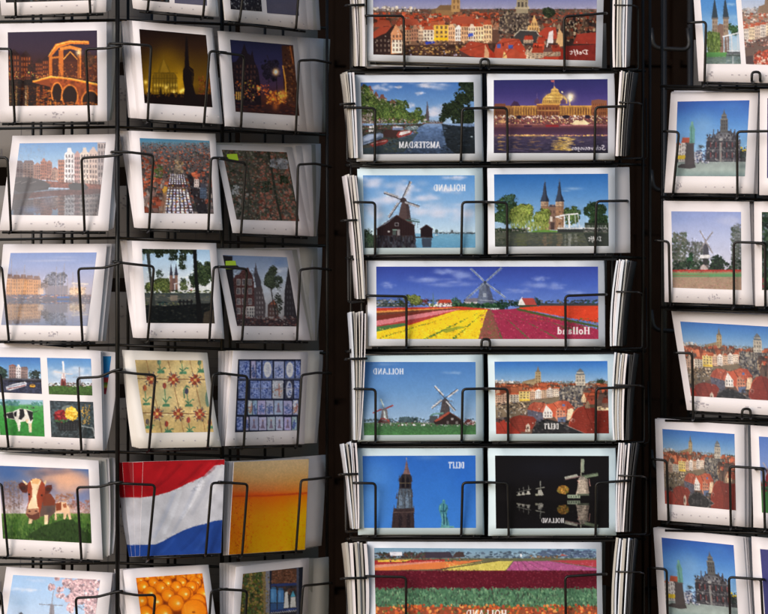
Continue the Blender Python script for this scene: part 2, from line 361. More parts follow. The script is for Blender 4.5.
# ------------------------------------------------------------------ the pictures
def pic_bridge_night(p):
    p.sat = 1.0
    p.g([(143, (46, 36, 60)), (240, (56, 38, 54)), (300, (62, 32, 32)), (385, (40, 18, 12)), (500, (24, 9, 6))])
    for x0, y0, x1 in ((37, 240, 95), (95, 248, 148), (165, 285, 205), (200, 272, 240)):
        p.house(x0, y0 - 10, x1, 392, (72, 36, 28), (52, 30, 30), 'g', (176, 92, 44), 4, 5, .18)
    p.tree(150, 330, 25, 50, [(58, 36, 34), (74, 44, 36)], 40)
    p.r(245, 262, 462, 385, (84, 38, 22)); p.d(245, 265, 462, 385, 120, 3, 8, [(120, 66, 36), (60, 34, 30), (160, 90, 40)], a=.6)
    p.tree(420, 300, 40, 45, [(74, 48, 34), (96, 58, 36)], 50)
    p.d(40, 340, 240, 388, 45, 2, 5, [(220, 150, 70), (200, 190, 90), (190, 80, 40)], a=.8)
    p.r(37, 375, 240, 398, (34, 20, 16)); p.d(37, 375, 240, 400, 30, 4, 9, [(60, 34, 24), (25, 15, 14)], asp=2)
    p.po([(225, 268), (262, 208), (330, 190), (420, 193), (420, 209), (335, 207), (280, 224), (240, 270)], (222, 124, 44))
    p.l([(230, 262), (268, 212), (332, 195), (418, 198)], 4, (255, 190, 90))
    for x0, x1 in ((232, 247), (278, 300), (368, 384)): p.po([(x0, 235 if x0 > 250 else 262), (x1, 235 if x0 > 250 else 262), (x1, 370), (x0, 370)], (204, 112, 44))
    p.l([(284, 232), (330, 222), (384, 236)], 16, (226, 136, 56)); p.l([(236, 275), (286, 268)], 9, (206, 120, 48))
    p.e(332, 290, 32, 48, (72, 36, 28)); p.r(302, 290, 364, 366, (84, 42, 30)); p.e(262, 305, 16, 28, (80, 44, 34)); p.r(248, 305, 276, 364, (74, 38, 28))
    p.d(250, 300, 364, 366, 40, 3, 6, [(150, 84, 40), (60, 34, 30), (190, 110, 50)], a=.7)
    p.l([(300, 280), (332, 244), (366, 280)], 5, (240, 160, 70))
    p.s(372, 248, 12, 14, (255, 226, 170), 1.); p.l([(372, 255), (374, 372)], 3, (60, 40, 30))
    for _ in range(150):
        x = p.rng.uniform(190, 330); y = p.rng.uniform(425, 498); p.e(x, y, p.rng.uniform(4, 12), 2.2, ((236, 126, 36), (190, 84, 24), (255, 170, 60), (120, 50, 18))[p.rng.integers(4)], .6)
    for _ in range(110):
        x = p.rng.uniform(40, 240); y = p.rng.uniform(405, 498); p.e(x, y, p.rng.uniform(3, 9), 2, ((120, 56, 22), (70, 30, 14), (170, 100, 40))[p.rng.integers(3)], .5)
    p.po([(150, 388), (240, 362), (330, 372), (462, 402), (462, 500), (330, 500), (250, 470), (238, 410)], (140, 66, 32))
    p.n(238, 362, 462, 500, 9, .25)
    for cx, cy, rx, ry in ((270, 440, 22, 46), (330, 455, 34, 50), (428, 478, 38, 46)):
        p.e(cx, cy, rx + 6, ry + 6, (236, 136, 52)); p.e(cx, cy, rx, ry, (38, 20, 16)); p.r(cx - rx - 6, cy + ry * .75, cx + rx + 6, 505, (40, 22, 18))
    for _ in range(60):
        x = p.rng.uniform(250, 460); p.e(x, p.rng.uniform(482, 499), p.rng.uniform(4, 10), 2, ((206, 110, 36), (150, 70, 24), (236, 150, 60))[p.rng.integers(3)], .6)
    p.l([(155, 386), (240, 363), (330, 372), (462, 400)], 9, (255, 150, 46)); p.l([(160, 382), (240, 360), (330, 369), (462, 396)], 3, (255, 206, 110))
    p.l([(240, 352), (330, 358), (462, 384)], 2, (120, 70, 40))
    for x, c in ((78, (226, 190, 110)), (122, (255, 226, 170)), (130, (220, 150, 70)), (176, (255, 150, 50)), (184, (230, 110, 36)), (206, (200, 90, 30)), (228, (230, 130, 46)), (50, (120, 100, 60)), (300, (200, 96, 30)), (262, (240, 150, 46)), (240, (255, 170, 60)), (370, (220, 110, 40))):
        p.streak(x, 405 if x < 215 else 470, 500, 5, c)

def pic_canal_day(p):
    p.g([(105, (92, 142, 200)), (180, (135, 172, 208)), (250, (172, 192, 216))])
    p.d(85, 105, 210, 190, 90, 1.5, 5, [(120, 140, 170), (140, 150, 165)], a=.35)
    W = (70, 62, 66)
    for a in ((62, 192, 110, 275, (118, 104, 106), (105, 92, 96), 'm'), (110, 190, 162, 275, (134, 112, 106), (112, 92, 92), 'm'), (160, 200, 195, 280, (160, 118, 104), None, 'g'), (192, 180, 222, 282, (172, 112, 92), None, 'b'),
              (220, 190, 246, 284, (166, 106, 88), None, 's'), (244, 222, 276, 288, (188, 146, 126), (150, 86, 70), 'g'), (274, 188, 306, 294, (182, 122, 98), None, 'f'), (350, 146, 382, 300, (176, 136, 130), None, 's'),
              (304, 132, 352, 300, (222, 216, 216), None, 'b'), (378, 130, 422, 304, (206, 190, 176), None, 'b'), (420, 128, 462, 306, (196, 172, 160), None, 's'), (460, 106, 505, 310, (160, 146, 144), None, 'f')):
        p.house(a[0], a[1], a[2], a[3], a[4], a[5], a[6], W, 3, 6, .16)
    p.d(60, 255, 500, 300, 60, 3, 6, [(110, 80, 74), (90, 78, 78), (190, 160, 140)], a=.5)
    p.po([(60, 272), (240, 290), (505, 306), (505, 332), (240, 318), (60, 300)], (142, 84, 70)); p.n(60, 270, 505, 332, 6, .2)
    p.mirror(326, 455, .72, (105, 112, 128), .32, 1.6, 1.05)
    p.s(150, 425, 40, 18, (96, 124, 170), .55); p.s(225, 380, 30, 30, (110, 124, 150), .4)
    p.po([(52, 268), (150, 272), (205, 286), (240, 306), (225, 330), (90, 342), (50, 320)], (78, 74, 76)); p.po([(50, 310), (230, 312), (150, 345), (120, 400), (50, 430)], (84, 80, 82), .75)
    p.po([(322, 306), (345, 296), (400, 300), (420, 320), (400, 332), (330, 330)], (76, 74, 76)); p.s(480, 380, 25, 60, (84, 82, 86), .6)
    for x in (70, 100, 140): p.l([(x, 300), (x + 30, 290)], 2, (150, 140, 140))

def pic_harbour(p):
    p.g([(80, (104, 132, 192)), (150, (138, 152, 196)), (250, (172, 166, 186)), (300, (160, 150, 160))])
    for i in range(5): p.s(p.rng.uniform(20, 440), p.rng.uniform(95, 170), 60, 5, (176, 180, 206), .35)
    p.tree(262, 205, 48, 52, [(122, 126, 148), (134, 136, 150), (112, 112, 134)], 130, .18)
    p.r(215, 240, 320, 288, (128, 122, 136)); p.tree(205, 240, 25, 28, [(130, 118, 124)], 30)
    for a in ((30, 185, 62), (60, 188, 98), (96, 186, 126), (124, 190, 158), (156, 194, 192)):
        p.house(a[0], a[1], a[2], 290, (206, 146, 96), (120, 92, 88), 'm', (120, 82, 66), 3, 5, .2)
    p.r(180, 250, 206, 280, (216, 182, 158))
    p.r(330, 250, 400, 282, (190, 160, 136)); p.d(330, 246, 405, 285, 30, 3, 7, [(220, 190, 160), (150, 120, 110), (240, 214, 180)])
    p.l([(340, 228), (418, 232)], 7, (206, 196, 190)); p.l([(350, 228), (352, 285)], 4, (200, 186, 176)); p.l([(395, 230), (396, 285)], 4, (190, 176, 170)); p.l([(345, 280), (360, 232)], 2, (190, 180, 176))
    p.r(0, 282, 440, 306, (104, 96, 108))
    p.d(20, 282, 440, 300, 70, 4, 10, [(200, 186, 180), (150, 120, 116), (86, 84, 100), (200, 120, 90), (90, 120, 170)], asp=2.5, a=.8)
    p.r(270, 290, 325, 298, (70, 104, 170))
    for x, y, dx in ((55, 110, -4), (118, 140, -14), (80, 170, 2), (268, 150, -6), (305, 135, -8), (285, 180, 0), (345, 175, -2), (318, 190, 3), (225, 200, -3), (185, 180, 0)):
        p.l([(x, y), (x + dx, 292)], 2.6, (150, 136, 134), .8)
    p.s(110, 240, 90, 40, (226, 166, 104), .3); p.s(365, 262, 40, 24, (236, 190, 130), .45)
    p.mirror(304, 432, .88, (104, 118, 142), .24, 1.2, 1.0)
    p.d(20, 315, 440, 428, 90, 5, 16, [(90, 106, 138), (120, 122, 136), (150, 130, 120)], asp=6, a=.3)
    p.s(240, 428, 160, 30, (84, 104, 134), .5)

def pic_canalboat(p):
    p.g([(100, (54, 108, 184)), (150, (96, 148, 204)), (205, (160, 190, 214))])
    p.house(42, 138, 78, 206, (156, 128, 124), (150, 90, 80), 's', (80, 70, 75), 3, 4, .15); p.house(76, 140, 100, 206, (226, 220, 220), None, 'b', (110, 100, 105), 2, 4, .2); p.house(98, 150, 132, 206, (150, 126, 122), (120, 96, 96), 'm', (76, 70, 74), 4, 4, .15)
    p.tree(14, 178, 34, 36, [(50, 76, 70), (40, 60, 60), (70, 96, 76)], 80); p.tree(172, 190, 28, 22, [(54, 70, 60), (40, 54, 54)], 60); p.tree(142, 186, 10, 18, [(60, 80, 60)], 20)
    p.r(-20, 205, 205, 285, (52, 56, 80)); p.n(-20, 205, 205, 285, 7, .25); p.l([(-20, 212), (60, 206), (200, 212)], 7, (84, 84, 92)); p.r(40, 214, 200, 224, (34, 34, 44))
    p.d(-10, 222, 200, 276, 40, 4, 12, [(80, 96, 130), (36, 38, 56)], asp=4, a=.5)
    p.po([(28, 246), (60, 232), (118, 221), (127, 226), (124, 240), (50, 262), (30, 258)], (214, 216, 224)); p.l([(40, 246), (120, 227)], 4, (110, 120, 150)); p.l([(34, 256), (122, 238)], 3, (160, 50, 50))
    p.e(154, 241, 13, 9, (226, 164, 44)); p.e(154, 237, 9, 4, (120, 90, 50)); p.r(142, 246, 168, 252, (40, 36, 40))

def pic_twomills(p):
    p.g([(105, (76, 134, 200)), (170, (130, 170, 210)), (240, (200, 208, 220))])
    p.cloud(265, 180, 50, 26, (224, 226, 232)); p.cloud(360, 170, 60, 22, (214, 220, 230)); p.cloud(410, 200, 40, 20, (220, 222, 228))
    p.r(225, 240, 445, 292, (66, 100, 44)); p.n(225, 240, 445, 292, 5, .25); p.s(330, 285, 90, 12, (52, 80, 36), .6)
    p.d(228, 226, 440, 243, 60, 3, 7, [(60, 64, 58), (200, 196, 190), (90, 84, 74), (120, 70, 60)], asp=1.6)
    p.po([(286, 240), (291, 190), (309, 190), (314, 240)], (140, 56, 52)); p.po([(290, 206), (292, 178), (300, 170), (308, 178), (310, 206)], (222, 216, 214)); p.r(294, 222, 306, 240, (90, 40, 40))
    p.l([(298, 124), (301, 182)], 9, (220, 222, 228)); p.l([(256, 172), (298, 182), (345, 186)], 5, (214, 206, 206)); p.l([(301, 182), (303, 215)], 6, (190, 160, 160))
    p.po([(368, 236), (371, 196), (380, 196), (384, 236)], (120, 116, 118)); p.l([(375, 152), (376, 218)], 4, (130, 130, 140)); p.l([(345, 200), (405, 196)], 2, (140, 140, 150))

def pic_cow_field(p):
    p.g([(298, (146, 184, 208)), (325, (150, 186, 200)), (333, (78, 150, 84)), (380, (52, 146, 58)), (480, (44, 128, 48))])
    p.n(-10, 332, 220, 485, 8, .12)
    p.d(25, 312, 95, 334, 30, 4, 8, [(70, 128, 130), (86, 140, 130)]); p.d(150, 316, 200, 334, 20, 3, 6, [(80, 140, 130)]); p.d(-5, 316, 20, 334, 8, 4, 7, [(60, 110, 110)])
    W, B = (226, 220, 208), (30, 30, 36)
    p.po([(22, 372), (40, 366), (62, 362), (95, 347), (130, 352), (155, 362), (157, 400), (150, 418), (150, 460), (138, 460), (134, 420), (122, 408), (98, 410), (94, 455), (86, 455), (82, 420), (70, 400), (45, 396), (28, 390)], W)
    for q in ([(30, 372), (62, 364), (68, 396), (40, 394)], [(92, 350), (112, 350), (118, 380), (100, 402), (88, 396), (94, 372)], [(126, 354), (155, 364), (156, 398), (144, 408), (136, 382)], [(66, 366), (80, 360), (78, 384), (70, 386)]): p.po(q, B)
    p.po([(120, 398), (138, 400), (132, 416), (124, 412)], (232, 196, 160)); p.po([(136, 420), (150, 415), (150, 458), (140, 458)], (220, 196, 160)); p.l([(155, 366), (172, 362), (184, 356)], 2, (60, 60, 60)); p.e(24, 381, 8, 9, B)
    p.d(120, 338, 160, 346, 3, 3, 5, [(60, 60, 60)])

def pic_bike_flowers(p):
    p.g([(305, (60, 70, 78)), (400, (66, 82, 86)), (492, (46, 54, 58))]); p.n(235, 305, 450, 492, 8, .35)
    for i in range(26):
        x = p.rng.uniform(240, 445); y = p.rng.uniform(380, 488); p.l([(x, y), (x + p.rng.uniform(-40, 40), y + p.rng.uniform(-40, 30))], 2.2, ((130, 140, 146), (30, 34, 38), (88, 96, 100))[i % 3], .8)
    p.e(322, 350, 30, 18, (150, 160, 150), .6)
    p.po([(262, 408), (380, 402), (366, 452), (280, 452)], (32, 34, 38)); p.win(268, 412, 370, 448, 8, 4, (74, 78, 80), .6, .4)
    p.d(258, 356, 318, 410, 90, 4, 8, [(150, 26, 34), (176, 40, 44), (96, 16, 24)], ell=True); p.d(308, 342, 366, 402, 90, 4, 8, [(238, 190, 40), (226, 166, 30), (250, 214, 90)], ell=True)
    p.d(384, 330, 428, 420, 30, 2, 5, [(206, 160, 60), (170, 130, 60)]); p.l([(425, 330), (395, 420)], 3, (190, 150, 70)); p.l([(380, 430), (440, 440), (448, 480)], 4, (160, 166, 166)); p.d(258, 400, 320, 415, 14, 3, 6, [(60, 100, 60)])

def pic_cow_face(p):
    p.g([(95, (58, 96, 160)), (160, (96, 112, 150)), (220, (128, 126, 152)), (290, (188, 176, 186)), (328, (206, 196, 196))])
    p.cloud(300, 150, 130, 52, (206, 156, 130), .8, 40); p.cloud(330, 190, 90, 40, (226, 170, 136), .7, 24); p.cloud(220, 125, 120, 20, (134, 112, 118), .7, 20); p.cloud(180, 150, 60, 30, (84, 92, 120), .6, 14); p.s(390, 250, 40, 40, (96, 116, 166), .7); p.s(40, 140, 50, 30, (50, 92, 156), .6)
    for x in (45, 66, 88, 20): p.l([(x, 175), (x + p.rng.uniform(-6, 6), 322)], 3, (110, 84, 76), .7)
    p.d(15, 170, 110, 320, 220, 3, 7, [(132, 104, 92), (118, 92, 84), (150, 116, 96)], a=.35)
    p.d(262, 232, 350, 325, 150, 3, 8, [(166, 112, 84), (140, 92, 76), (186, 130, 90)], a=.5); p.d(345, 262, 425, 328, 110, 3, 8, [(140, 92, 86), (160, 110, 96)], a=.5)
    p.s(220, 312, 200, 12, (214, 206, 206), .7)
    p.g([(324, (96, 126, 56)), (352, (74, 116, 42)), (400, (52, 92, 32)), (470, (36, 64, 24))], -10, 440)
    p.d(-5, 326, 436, 466, 620, 2, 6, [(86, 124, 50), (50, 88, 34), (110, 138, 62), (40, 72, 30)], asp=.5, a=.5)
    p.po([(140, 420), (200, 385), (300, 352), (345, 352), (400, 410), (436, 420), (436, 468), (130, 440)], (30, 54, 22), .72); p.d(140, 370, 436, 466, 180, 2, 5, [(46, 74, 30), (24, 44, 18)], asp=.5, a=.5)
    # second animal
    p.po([(262, 276), (285, 268), (312, 270), (328, 300), (338, 350), (328, 354), (318, 322), (308, 352), (300, 352), (300, 320), (268, 322), (268, 356), (258, 356), (260, 320)], (226, 184, 146)); p.po([(262, 276), (290, 270), (290, 308), (266, 312)], (140, 58, 30)); p.po([(296, 280), (312, 274), (316, 296), (302, 298)], (176, 90, 52))
    # main animal
    p.po([(196, 222), (240, 230), (262, 262), (262, 318), (236, 340), (228, 372), (212, 376), (210, 336), (180, 340), (160, 345), (152, 370), (136, 374), (140, 340), (180, 300)], (98, 74, 68)); p.po([(200, 225), (240, 232), (262, 264), (258, 286), (206, 288)], (128, 52, 30)); p.po([(210, 330), (228, 330), (226, 374), (210, 376)], (232, 202, 160)); p.po([(138, 345), (156, 345), (150, 370), (134, 374)], (226, 196, 150)); p.s(232, 310, 14, 18, (70, 62, 66), .7)
    p.po([(88, 184), (104, 176), (130, 186), (138, 206), (126, 228), (104, 222), (92, 204)], (92, 34, 24)); p.po([(204, 206), (222, 190), (244, 188), (248, 204), (236, 226), (210, 234)], (104, 38, 26)); p.e(110, 204, 12, 10, (64, 28, 24)); p.e(228, 210, 12, 9, (74, 30, 24))
    p.po([(104, 166), (114, 168), (132, 184), (124, 190)], (226, 196, 150)); p.po([(202, 188), (212, 166), (220, 168), (216, 190)], (210, 180, 140))
    p.po([(132, 182), (150, 162), (172, 157), (195, 164), (212, 186), (212, 232), (200, 276), (190, 318), (188, 346), (166, 356), (136, 346), (124, 330), (126, 300), (136, 262), (130, 214)], (164, 58, 28))
    p.po([(144, 170), (170, 157), (196, 168), (182, 206), (172, 244), (178, 290), (186, 300), (128, 308), (134, 284), (152, 244), (152, 204)], (232, 202, 160)); p.po([(152, 160), (190, 162), (182, 186), (150, 182)], (224, 170, 110)); p.s(162, 240, 10, 40, (246, 226, 196), .6)
    p.po([(126, 304), (184, 298), (190, 340), (166, 356), (136, 346), (122, 328)], (178, 116, 84)); p.po([(124, 322), (150, 332), (186, 318), (188, 346), (166, 356), (136, 346)], (104, 52, 40)); p.e(140, 314, 6, 4, (84, 44, 40)); p.e(172, 312, 7, 4, (84, 44, 40)); p.e(138, 234, 4, 5, (30, 16, 14)); p.e(198, 238, 5, 5, (30, 16, 14)); p.s(204, 250, 9, 30, (120, 40, 22), .6)

def pic_blossom(p):
    p.g([(175, (150, 188, 230)), (300, (164, 196, 232)), (480, (186, 206, 230)), (720, (150, 170, 150))])
    p.cloud(120, 262, 60, 14, (206, 216, 232)); p.cloud(190, 268, 40, 12, (214, 220, 234)); p.cloud(230, 210, 60, 10, (180, 200, 230)); p.cloud(120, 340, 70, 22, (150, 184, 220), .4)
    p.po([(286, 480), (296, 356), (306, 346), (318, 356), (330, 480)], (134, 130, 138)); p.l([(232, 351), (306, 355), (372, 358)], 4, (128, 124, 132)); p.l([(316, 272), (306, 352)], 5, (140, 138, 146)); p.l([(306, 356), (302, 420)], 4, (120, 116, 124)); p.po([(100, 420), (125, 396), (140, 410)], (96, 104, 120))
    p.r(0, 560, 700, 740, (110, 136, 84)); p.tree(150, 520, 90, 40, [(90, 120, 90), (110, 130, 100)], 60); p.r(240, 470, 380, 560, (150, 140, 135)); p.win(250, 480, 370, 555, 5, 3, (90, 90, 100))
    for _ in range(22):
        x = p.rng.uniform(420, 600); y = p.rng.uniform(190, 470); p.l([(x + 60, y + 40), (x, y), (x - 30, y - 16)], 3, (110, 90, 92), .8)
    for cx, cy, rx, ry, n in ((400, 225, 30, 26, 40), (450, 245, 36, 36, 70), (520, 230, 75, 40, 150), (500, 300, 90, 50, 170), (560, 380, 60, 80, 170), (440, 320, 40, 40, 50), (305, 252, 16, 18, 22), (340, 200, 12, 8, 10), (360, 300, 24, 10, 16), (420, 370, 20, 30, 24), (356, 262, 20, 14, 18), (400, 320, 20, 14, 16)):
        p.d(cx - rx, cy - ry, cx + rx, cy + ry, n, 6, 13, [(226, 186, 190), (206, 166, 172), (180, 146, 152), (240, 206, 206), (140, 118, 126)], ell=True, a=.9)

def pic_gold_church(p):
    p.sat = 1.04
    p.g([(135, (24, 14, 12)), (220, (40, 24, 14)), (300, (66, 46, 12)), (400, (92, 66, 12)), (455, (60, 40, 10)), (510, (20, 12, 10))])
    p.s(255, 380, 80, 90, (172, 134, 18), .75); p.s(270, 290, 60, 70, (112, 82, 14), .6); p.s(330, 400, 30, 70, (206, 160, 30), .6); p.s(185, 420, 20, 30, (190, 140, 30), .6)
    p.po([(195, 440), (200, 360), (212, 340), (226, 344), (236, 300), (247, 290), (253, 255), (260, 292), (275, 312), (286, 344), (300, 340), (316, 360), (322, 440)], (96, 74, 18), .8)
    p.po([(236, 342), (253, 280), (280, 342)], (140, 108, 30), .7)
    for y in (345, 370, 392): p.l([(198, y), (320, y)], 2.5, (70, 52, 14), .8)
    for x in range(205, 322, 13): p.l([(x, 350), (x, 440)], 2.5, (70, 50, 12), .7); p.s(x + 6, 402, 4, 9, (230, 196, 80), .7); p.s(x + 6, 428, 4, 7, (210, 170, 60), .6)
    for x, y in ((183, 425), (265, 412), (335, 432), (168, 388), (345, 425), (300, 434)): p.s(x, y, 8, 9, (255, 220, 110), .9)
    p.d(420, 360, 475, 450, 60, 3, 6, [(92, 40, 18), (60, 26, 14), (120, 60, 30)], a=.7)
    p.r(150, 446, 500, 520, (22, 13, 10)); p.d(160, 440, 360, 458, 40, 3, 7, [(20, 12, 10), (70, 46, 16)], a=.8); p.po([(232, 446), (238, 404), (246, 446)], (40, 28, 10))
    p.po([(346, 470), (352, 420), (345, 380), (345, 330), (352, 316), (356, 190), (361, 165), (367, 190), (374, 312), (394, 328), (397, 352), (392, 400), (402, 440), (440, 505), (345, 505)], (20, 13, 11)); p.l([(372, 320), (390, 340), (388, 400)], 2, (60, 44, 16))

def pic_market(p):
    p.g([(84, (54, 122, 164)), (105, (84, 126, 150)), (130, (84, 90, 98)), (200, (72, 66, 66)), (445, (62, 52, 50))])
    for y0, y1, s0, s1, n in ((106, 150, 1.6, 3.4, 380), (150, 230, 2.4, 5, 560), (230, 330, 3.5, 8, 420), (330, 445, 5, 11, 300)):
        p.d(138, y0, 495, y1, n, s0, s1, [(150, 66, 46), (92, 84, 80), (62, 58, 58), (120, 108, 104), (52, 62, 50), (48, 46, 50), (170, 84, 54), (110, 60, 46)], asp=1.3, rect=True, jit=20)
    for x0, y0, x1, y1, n in ((155, 200, 235, 300, 40), (385, 240, 440, 310, 20), (430, 370, 470, 430, 20), (160, 380, 215, 430, 24)): p.d(x0, y0, x1, y1, n, 5, 11, [(190, 84, 46), (160, 62, 40)], asp=1.2, rect=True)
    p.roofs(138, 150, 300, 440, 150, 10, 36, [(150, 66, 44), (110, 84, 78), (172, 80, 52), (74, 66, 66)], [(150, 136, 128), (90, 76, 70), (120, 100, 92)]); p.roofs(345, 150, 495, 440, 120, 10, 34, [(140, 66, 46), (84, 74, 74), (60, 56, 58)], [(130, 120, 116), (80, 70, 70)])
    p.d(210, 215, 250, 270, 22, 4, 9, [(84, 96, 50), (60, 76, 44)])
    p.po([(300, 255), (308, 200), (316, 168), (320, 135), (324, 168), (334, 205), (350, 250)], (98, 86, 76)); p.d(305, 190, 345, 255, 40, 3, 7, [(130, 116, 98), (70, 64, 60), (150, 120, 84)])
    p.po([(286, 256), (348, 252), (372, 320), (398, 445), (255, 445), (272, 320)], (62, 46, 46))
    for i in range(7):
        xa, xb = 288 + i * 9.6, 258 + i * 21.5
        for j in range(17):
            t0 = (j + p.rng.uniform(.05, .2)) / 17; t1 = (j + p.rng.uniform(.75, .98)) / 17
            if .33 < t0 < .38: continue
            g0, g1 = t0 ** 1.3, t1 ** 1.3
            w0, w1 = 2.4 + 4.6 * g0, 2.4 + 4.6 * g1
            c = (206 + p.rng.uniform(-30, 20),) * 2 + (214,)
            X0, X1 = xa + (xb - xa) * g0, xa + (xb - xa) * g1; Y0, Y1 = 256 + 188 * g0, 256 + 188 * g1
            p.po([(X0 - w0, Y0), (X0 + w0, Y0), (X1 + w1, Y1), (X1 - w1, Y1)], c)
    p.d(265, 300, 390, 440, 70, 2, 5, [(170, 60, 50), (60, 50, 60), (196, 150, 60), (70, 90, 130)], a=.8); p.r(270, 318, 380, 326, (92, 70, 60), .8)
    p.po([(362, 258), (384, 256), (430, 340), (470, 445), (415, 445), (384, 330)], (30, 28, 32), .85); p.d(380, 270, 460, 440, 40, 3, 7, [(50, 48, 54), (90, 86, 90), (24, 24, 28)])
    p.house(398, 264, 420, 318, (190, 176, 170), (176, 84, 60), 'g', (90, 70, 70), 2, 3); p.house(425, 300, 455, 370, (70, 84, 104), (60, 60, 70), 'm', (40, 40, 50), 3, 4)
    p.po([(246, 330), (258, 312), (272, 318), (268, 350), (256, 356)], (196, 146, 54)); p.po([(270, 330), (262, 445), (230, 445), (250, 350)], (136, 104, 84), .7); p.po([(160, 360), (210, 335), (150, 400)], (150, 140, 140), .4)

def pic_twospires_trees(p):
    p.g([(62, (136, 172, 206)), (150, (172, 194, 212)), (240, (208, 212, 216)), (275, (180, 186, 180))])
    p.tree(225, 235, 62, 44, [(86, 100, 50), (70, 86, 46), (110, 118, 60)], 120, .22); p.tree(232, 190, 20, 24, [(70, 86, 70)], 30); p.tree(350, 235, 28, 28, [(80, 96, 56), (104, 116, 70)], 50); p.tree(342, 215, 18, 14, [(60, 74, 62)], 20)
    p.r(282, 186, 296, 268, (124, 92, 80)); p.r(306, 186, 320, 268, (128, 96, 82)); p.r(294, 205, 310, 268, (104, 80, 76))
    p.po([(281, 190), (288, 132), (296, 190)], (54, 54, 66)); p.po([(304, 190), (312, 132), (321, 190)], (54, 54, 66))
    p.l([(302, 232), (330, 226)], 4, (210, 208, 208)); p.l([(306, 230), (306, 268)], 4, (196, 196, 200)); p.l([(326, 226), (328, 268)], 4, (206, 206, 210)); p.r(300, 262, 372, 268, (200, 200, 200)); p.d(365, 232, 390, 266, 12, 4, 7, [(200, 200, 206), (160, 90, 80)])
    p.tree(440, 190, 56, 70, [(46, 62, 38), (34, 48, 32), (70, 84, 50)], 170, .16); p.tree(398, 215, 30, 50, [(40, 54, 36), (58, 72, 44)], 50)
    p.d(160, 262, 490, 282, 60, 4, 9, [(50, 62, 40), (84, 92, 50), (34, 42, 32)], asp=2)
    p.g([(275, (52, 60, 60)), (300, (70, 74, 70)), (345, (40, 44, 44))], 150, 500); p.d(165, 280, 470, 336, 90, 5, 14, [(96, 96, 70), (140, 130, 110), (46, 54, 50), (70, 80, 80)], asp=4, a=.5); p.r(285, 285, 318, 310, (150, 130, 114), .6); p.d(165, 318, 330, 332, 20, 5, 9, [(110, 112, 70)], asp=3, a=.6)
    p.po([(160, 330), (260, 336), (500, 320), (500, 430), (165, 430)], (20, 22, 22)); p.d(170, 332, 490, 418, 120, 4, 10, [(30, 34, 32), (14, 16, 18), (44, 44, 38)], asp=2, a=.6); p.po([(436, 420), (445, 366), (495, 348), (498, 420)], (74, 62, 48), .6)
    for x in (328, 345, 362, 380): p.r(x, 306, x + 7, 345, (22, 22, 24)); 
    p.r(322, 312, 392, 320, (26, 26, 28)); p.r(225, 316, 272, 322, (28, 34, 34)); p.d(230, 310, 270, 330, 8, 3, 5, [(40, 60, 60)])
    p.po([(390, 66), (409, 66), (414, 200), (430, 330), (440, 415), (412, 415), (402, 260)], (18, 18, 18)); p.po([(168, 66), (186, 66), (196, 190), (216, 335), (200, 335), (184, 190)], (46, 50, 48)); p.po([(150, 66), (172, 66), (160, 120), (152, 120)], (120, 130, 120), .5)
    p.d(152, 64, 390, 86, 150, 4, 9, [(26, 34, 24), (40, 50, 34)]); p.d(215, 80, 250, 104, 26, 3, 7, [(28, 36, 24)]); p.d(280, 80, 320, 118, 40, 3, 7, [(28, 38, 26)]); p.d(325, 80, 358, 160, 60, 3, 7, [(28, 36, 24), (44, 54, 36)]); p.l([(340, 80), (344, 150)], 3, (24, 26, 22))

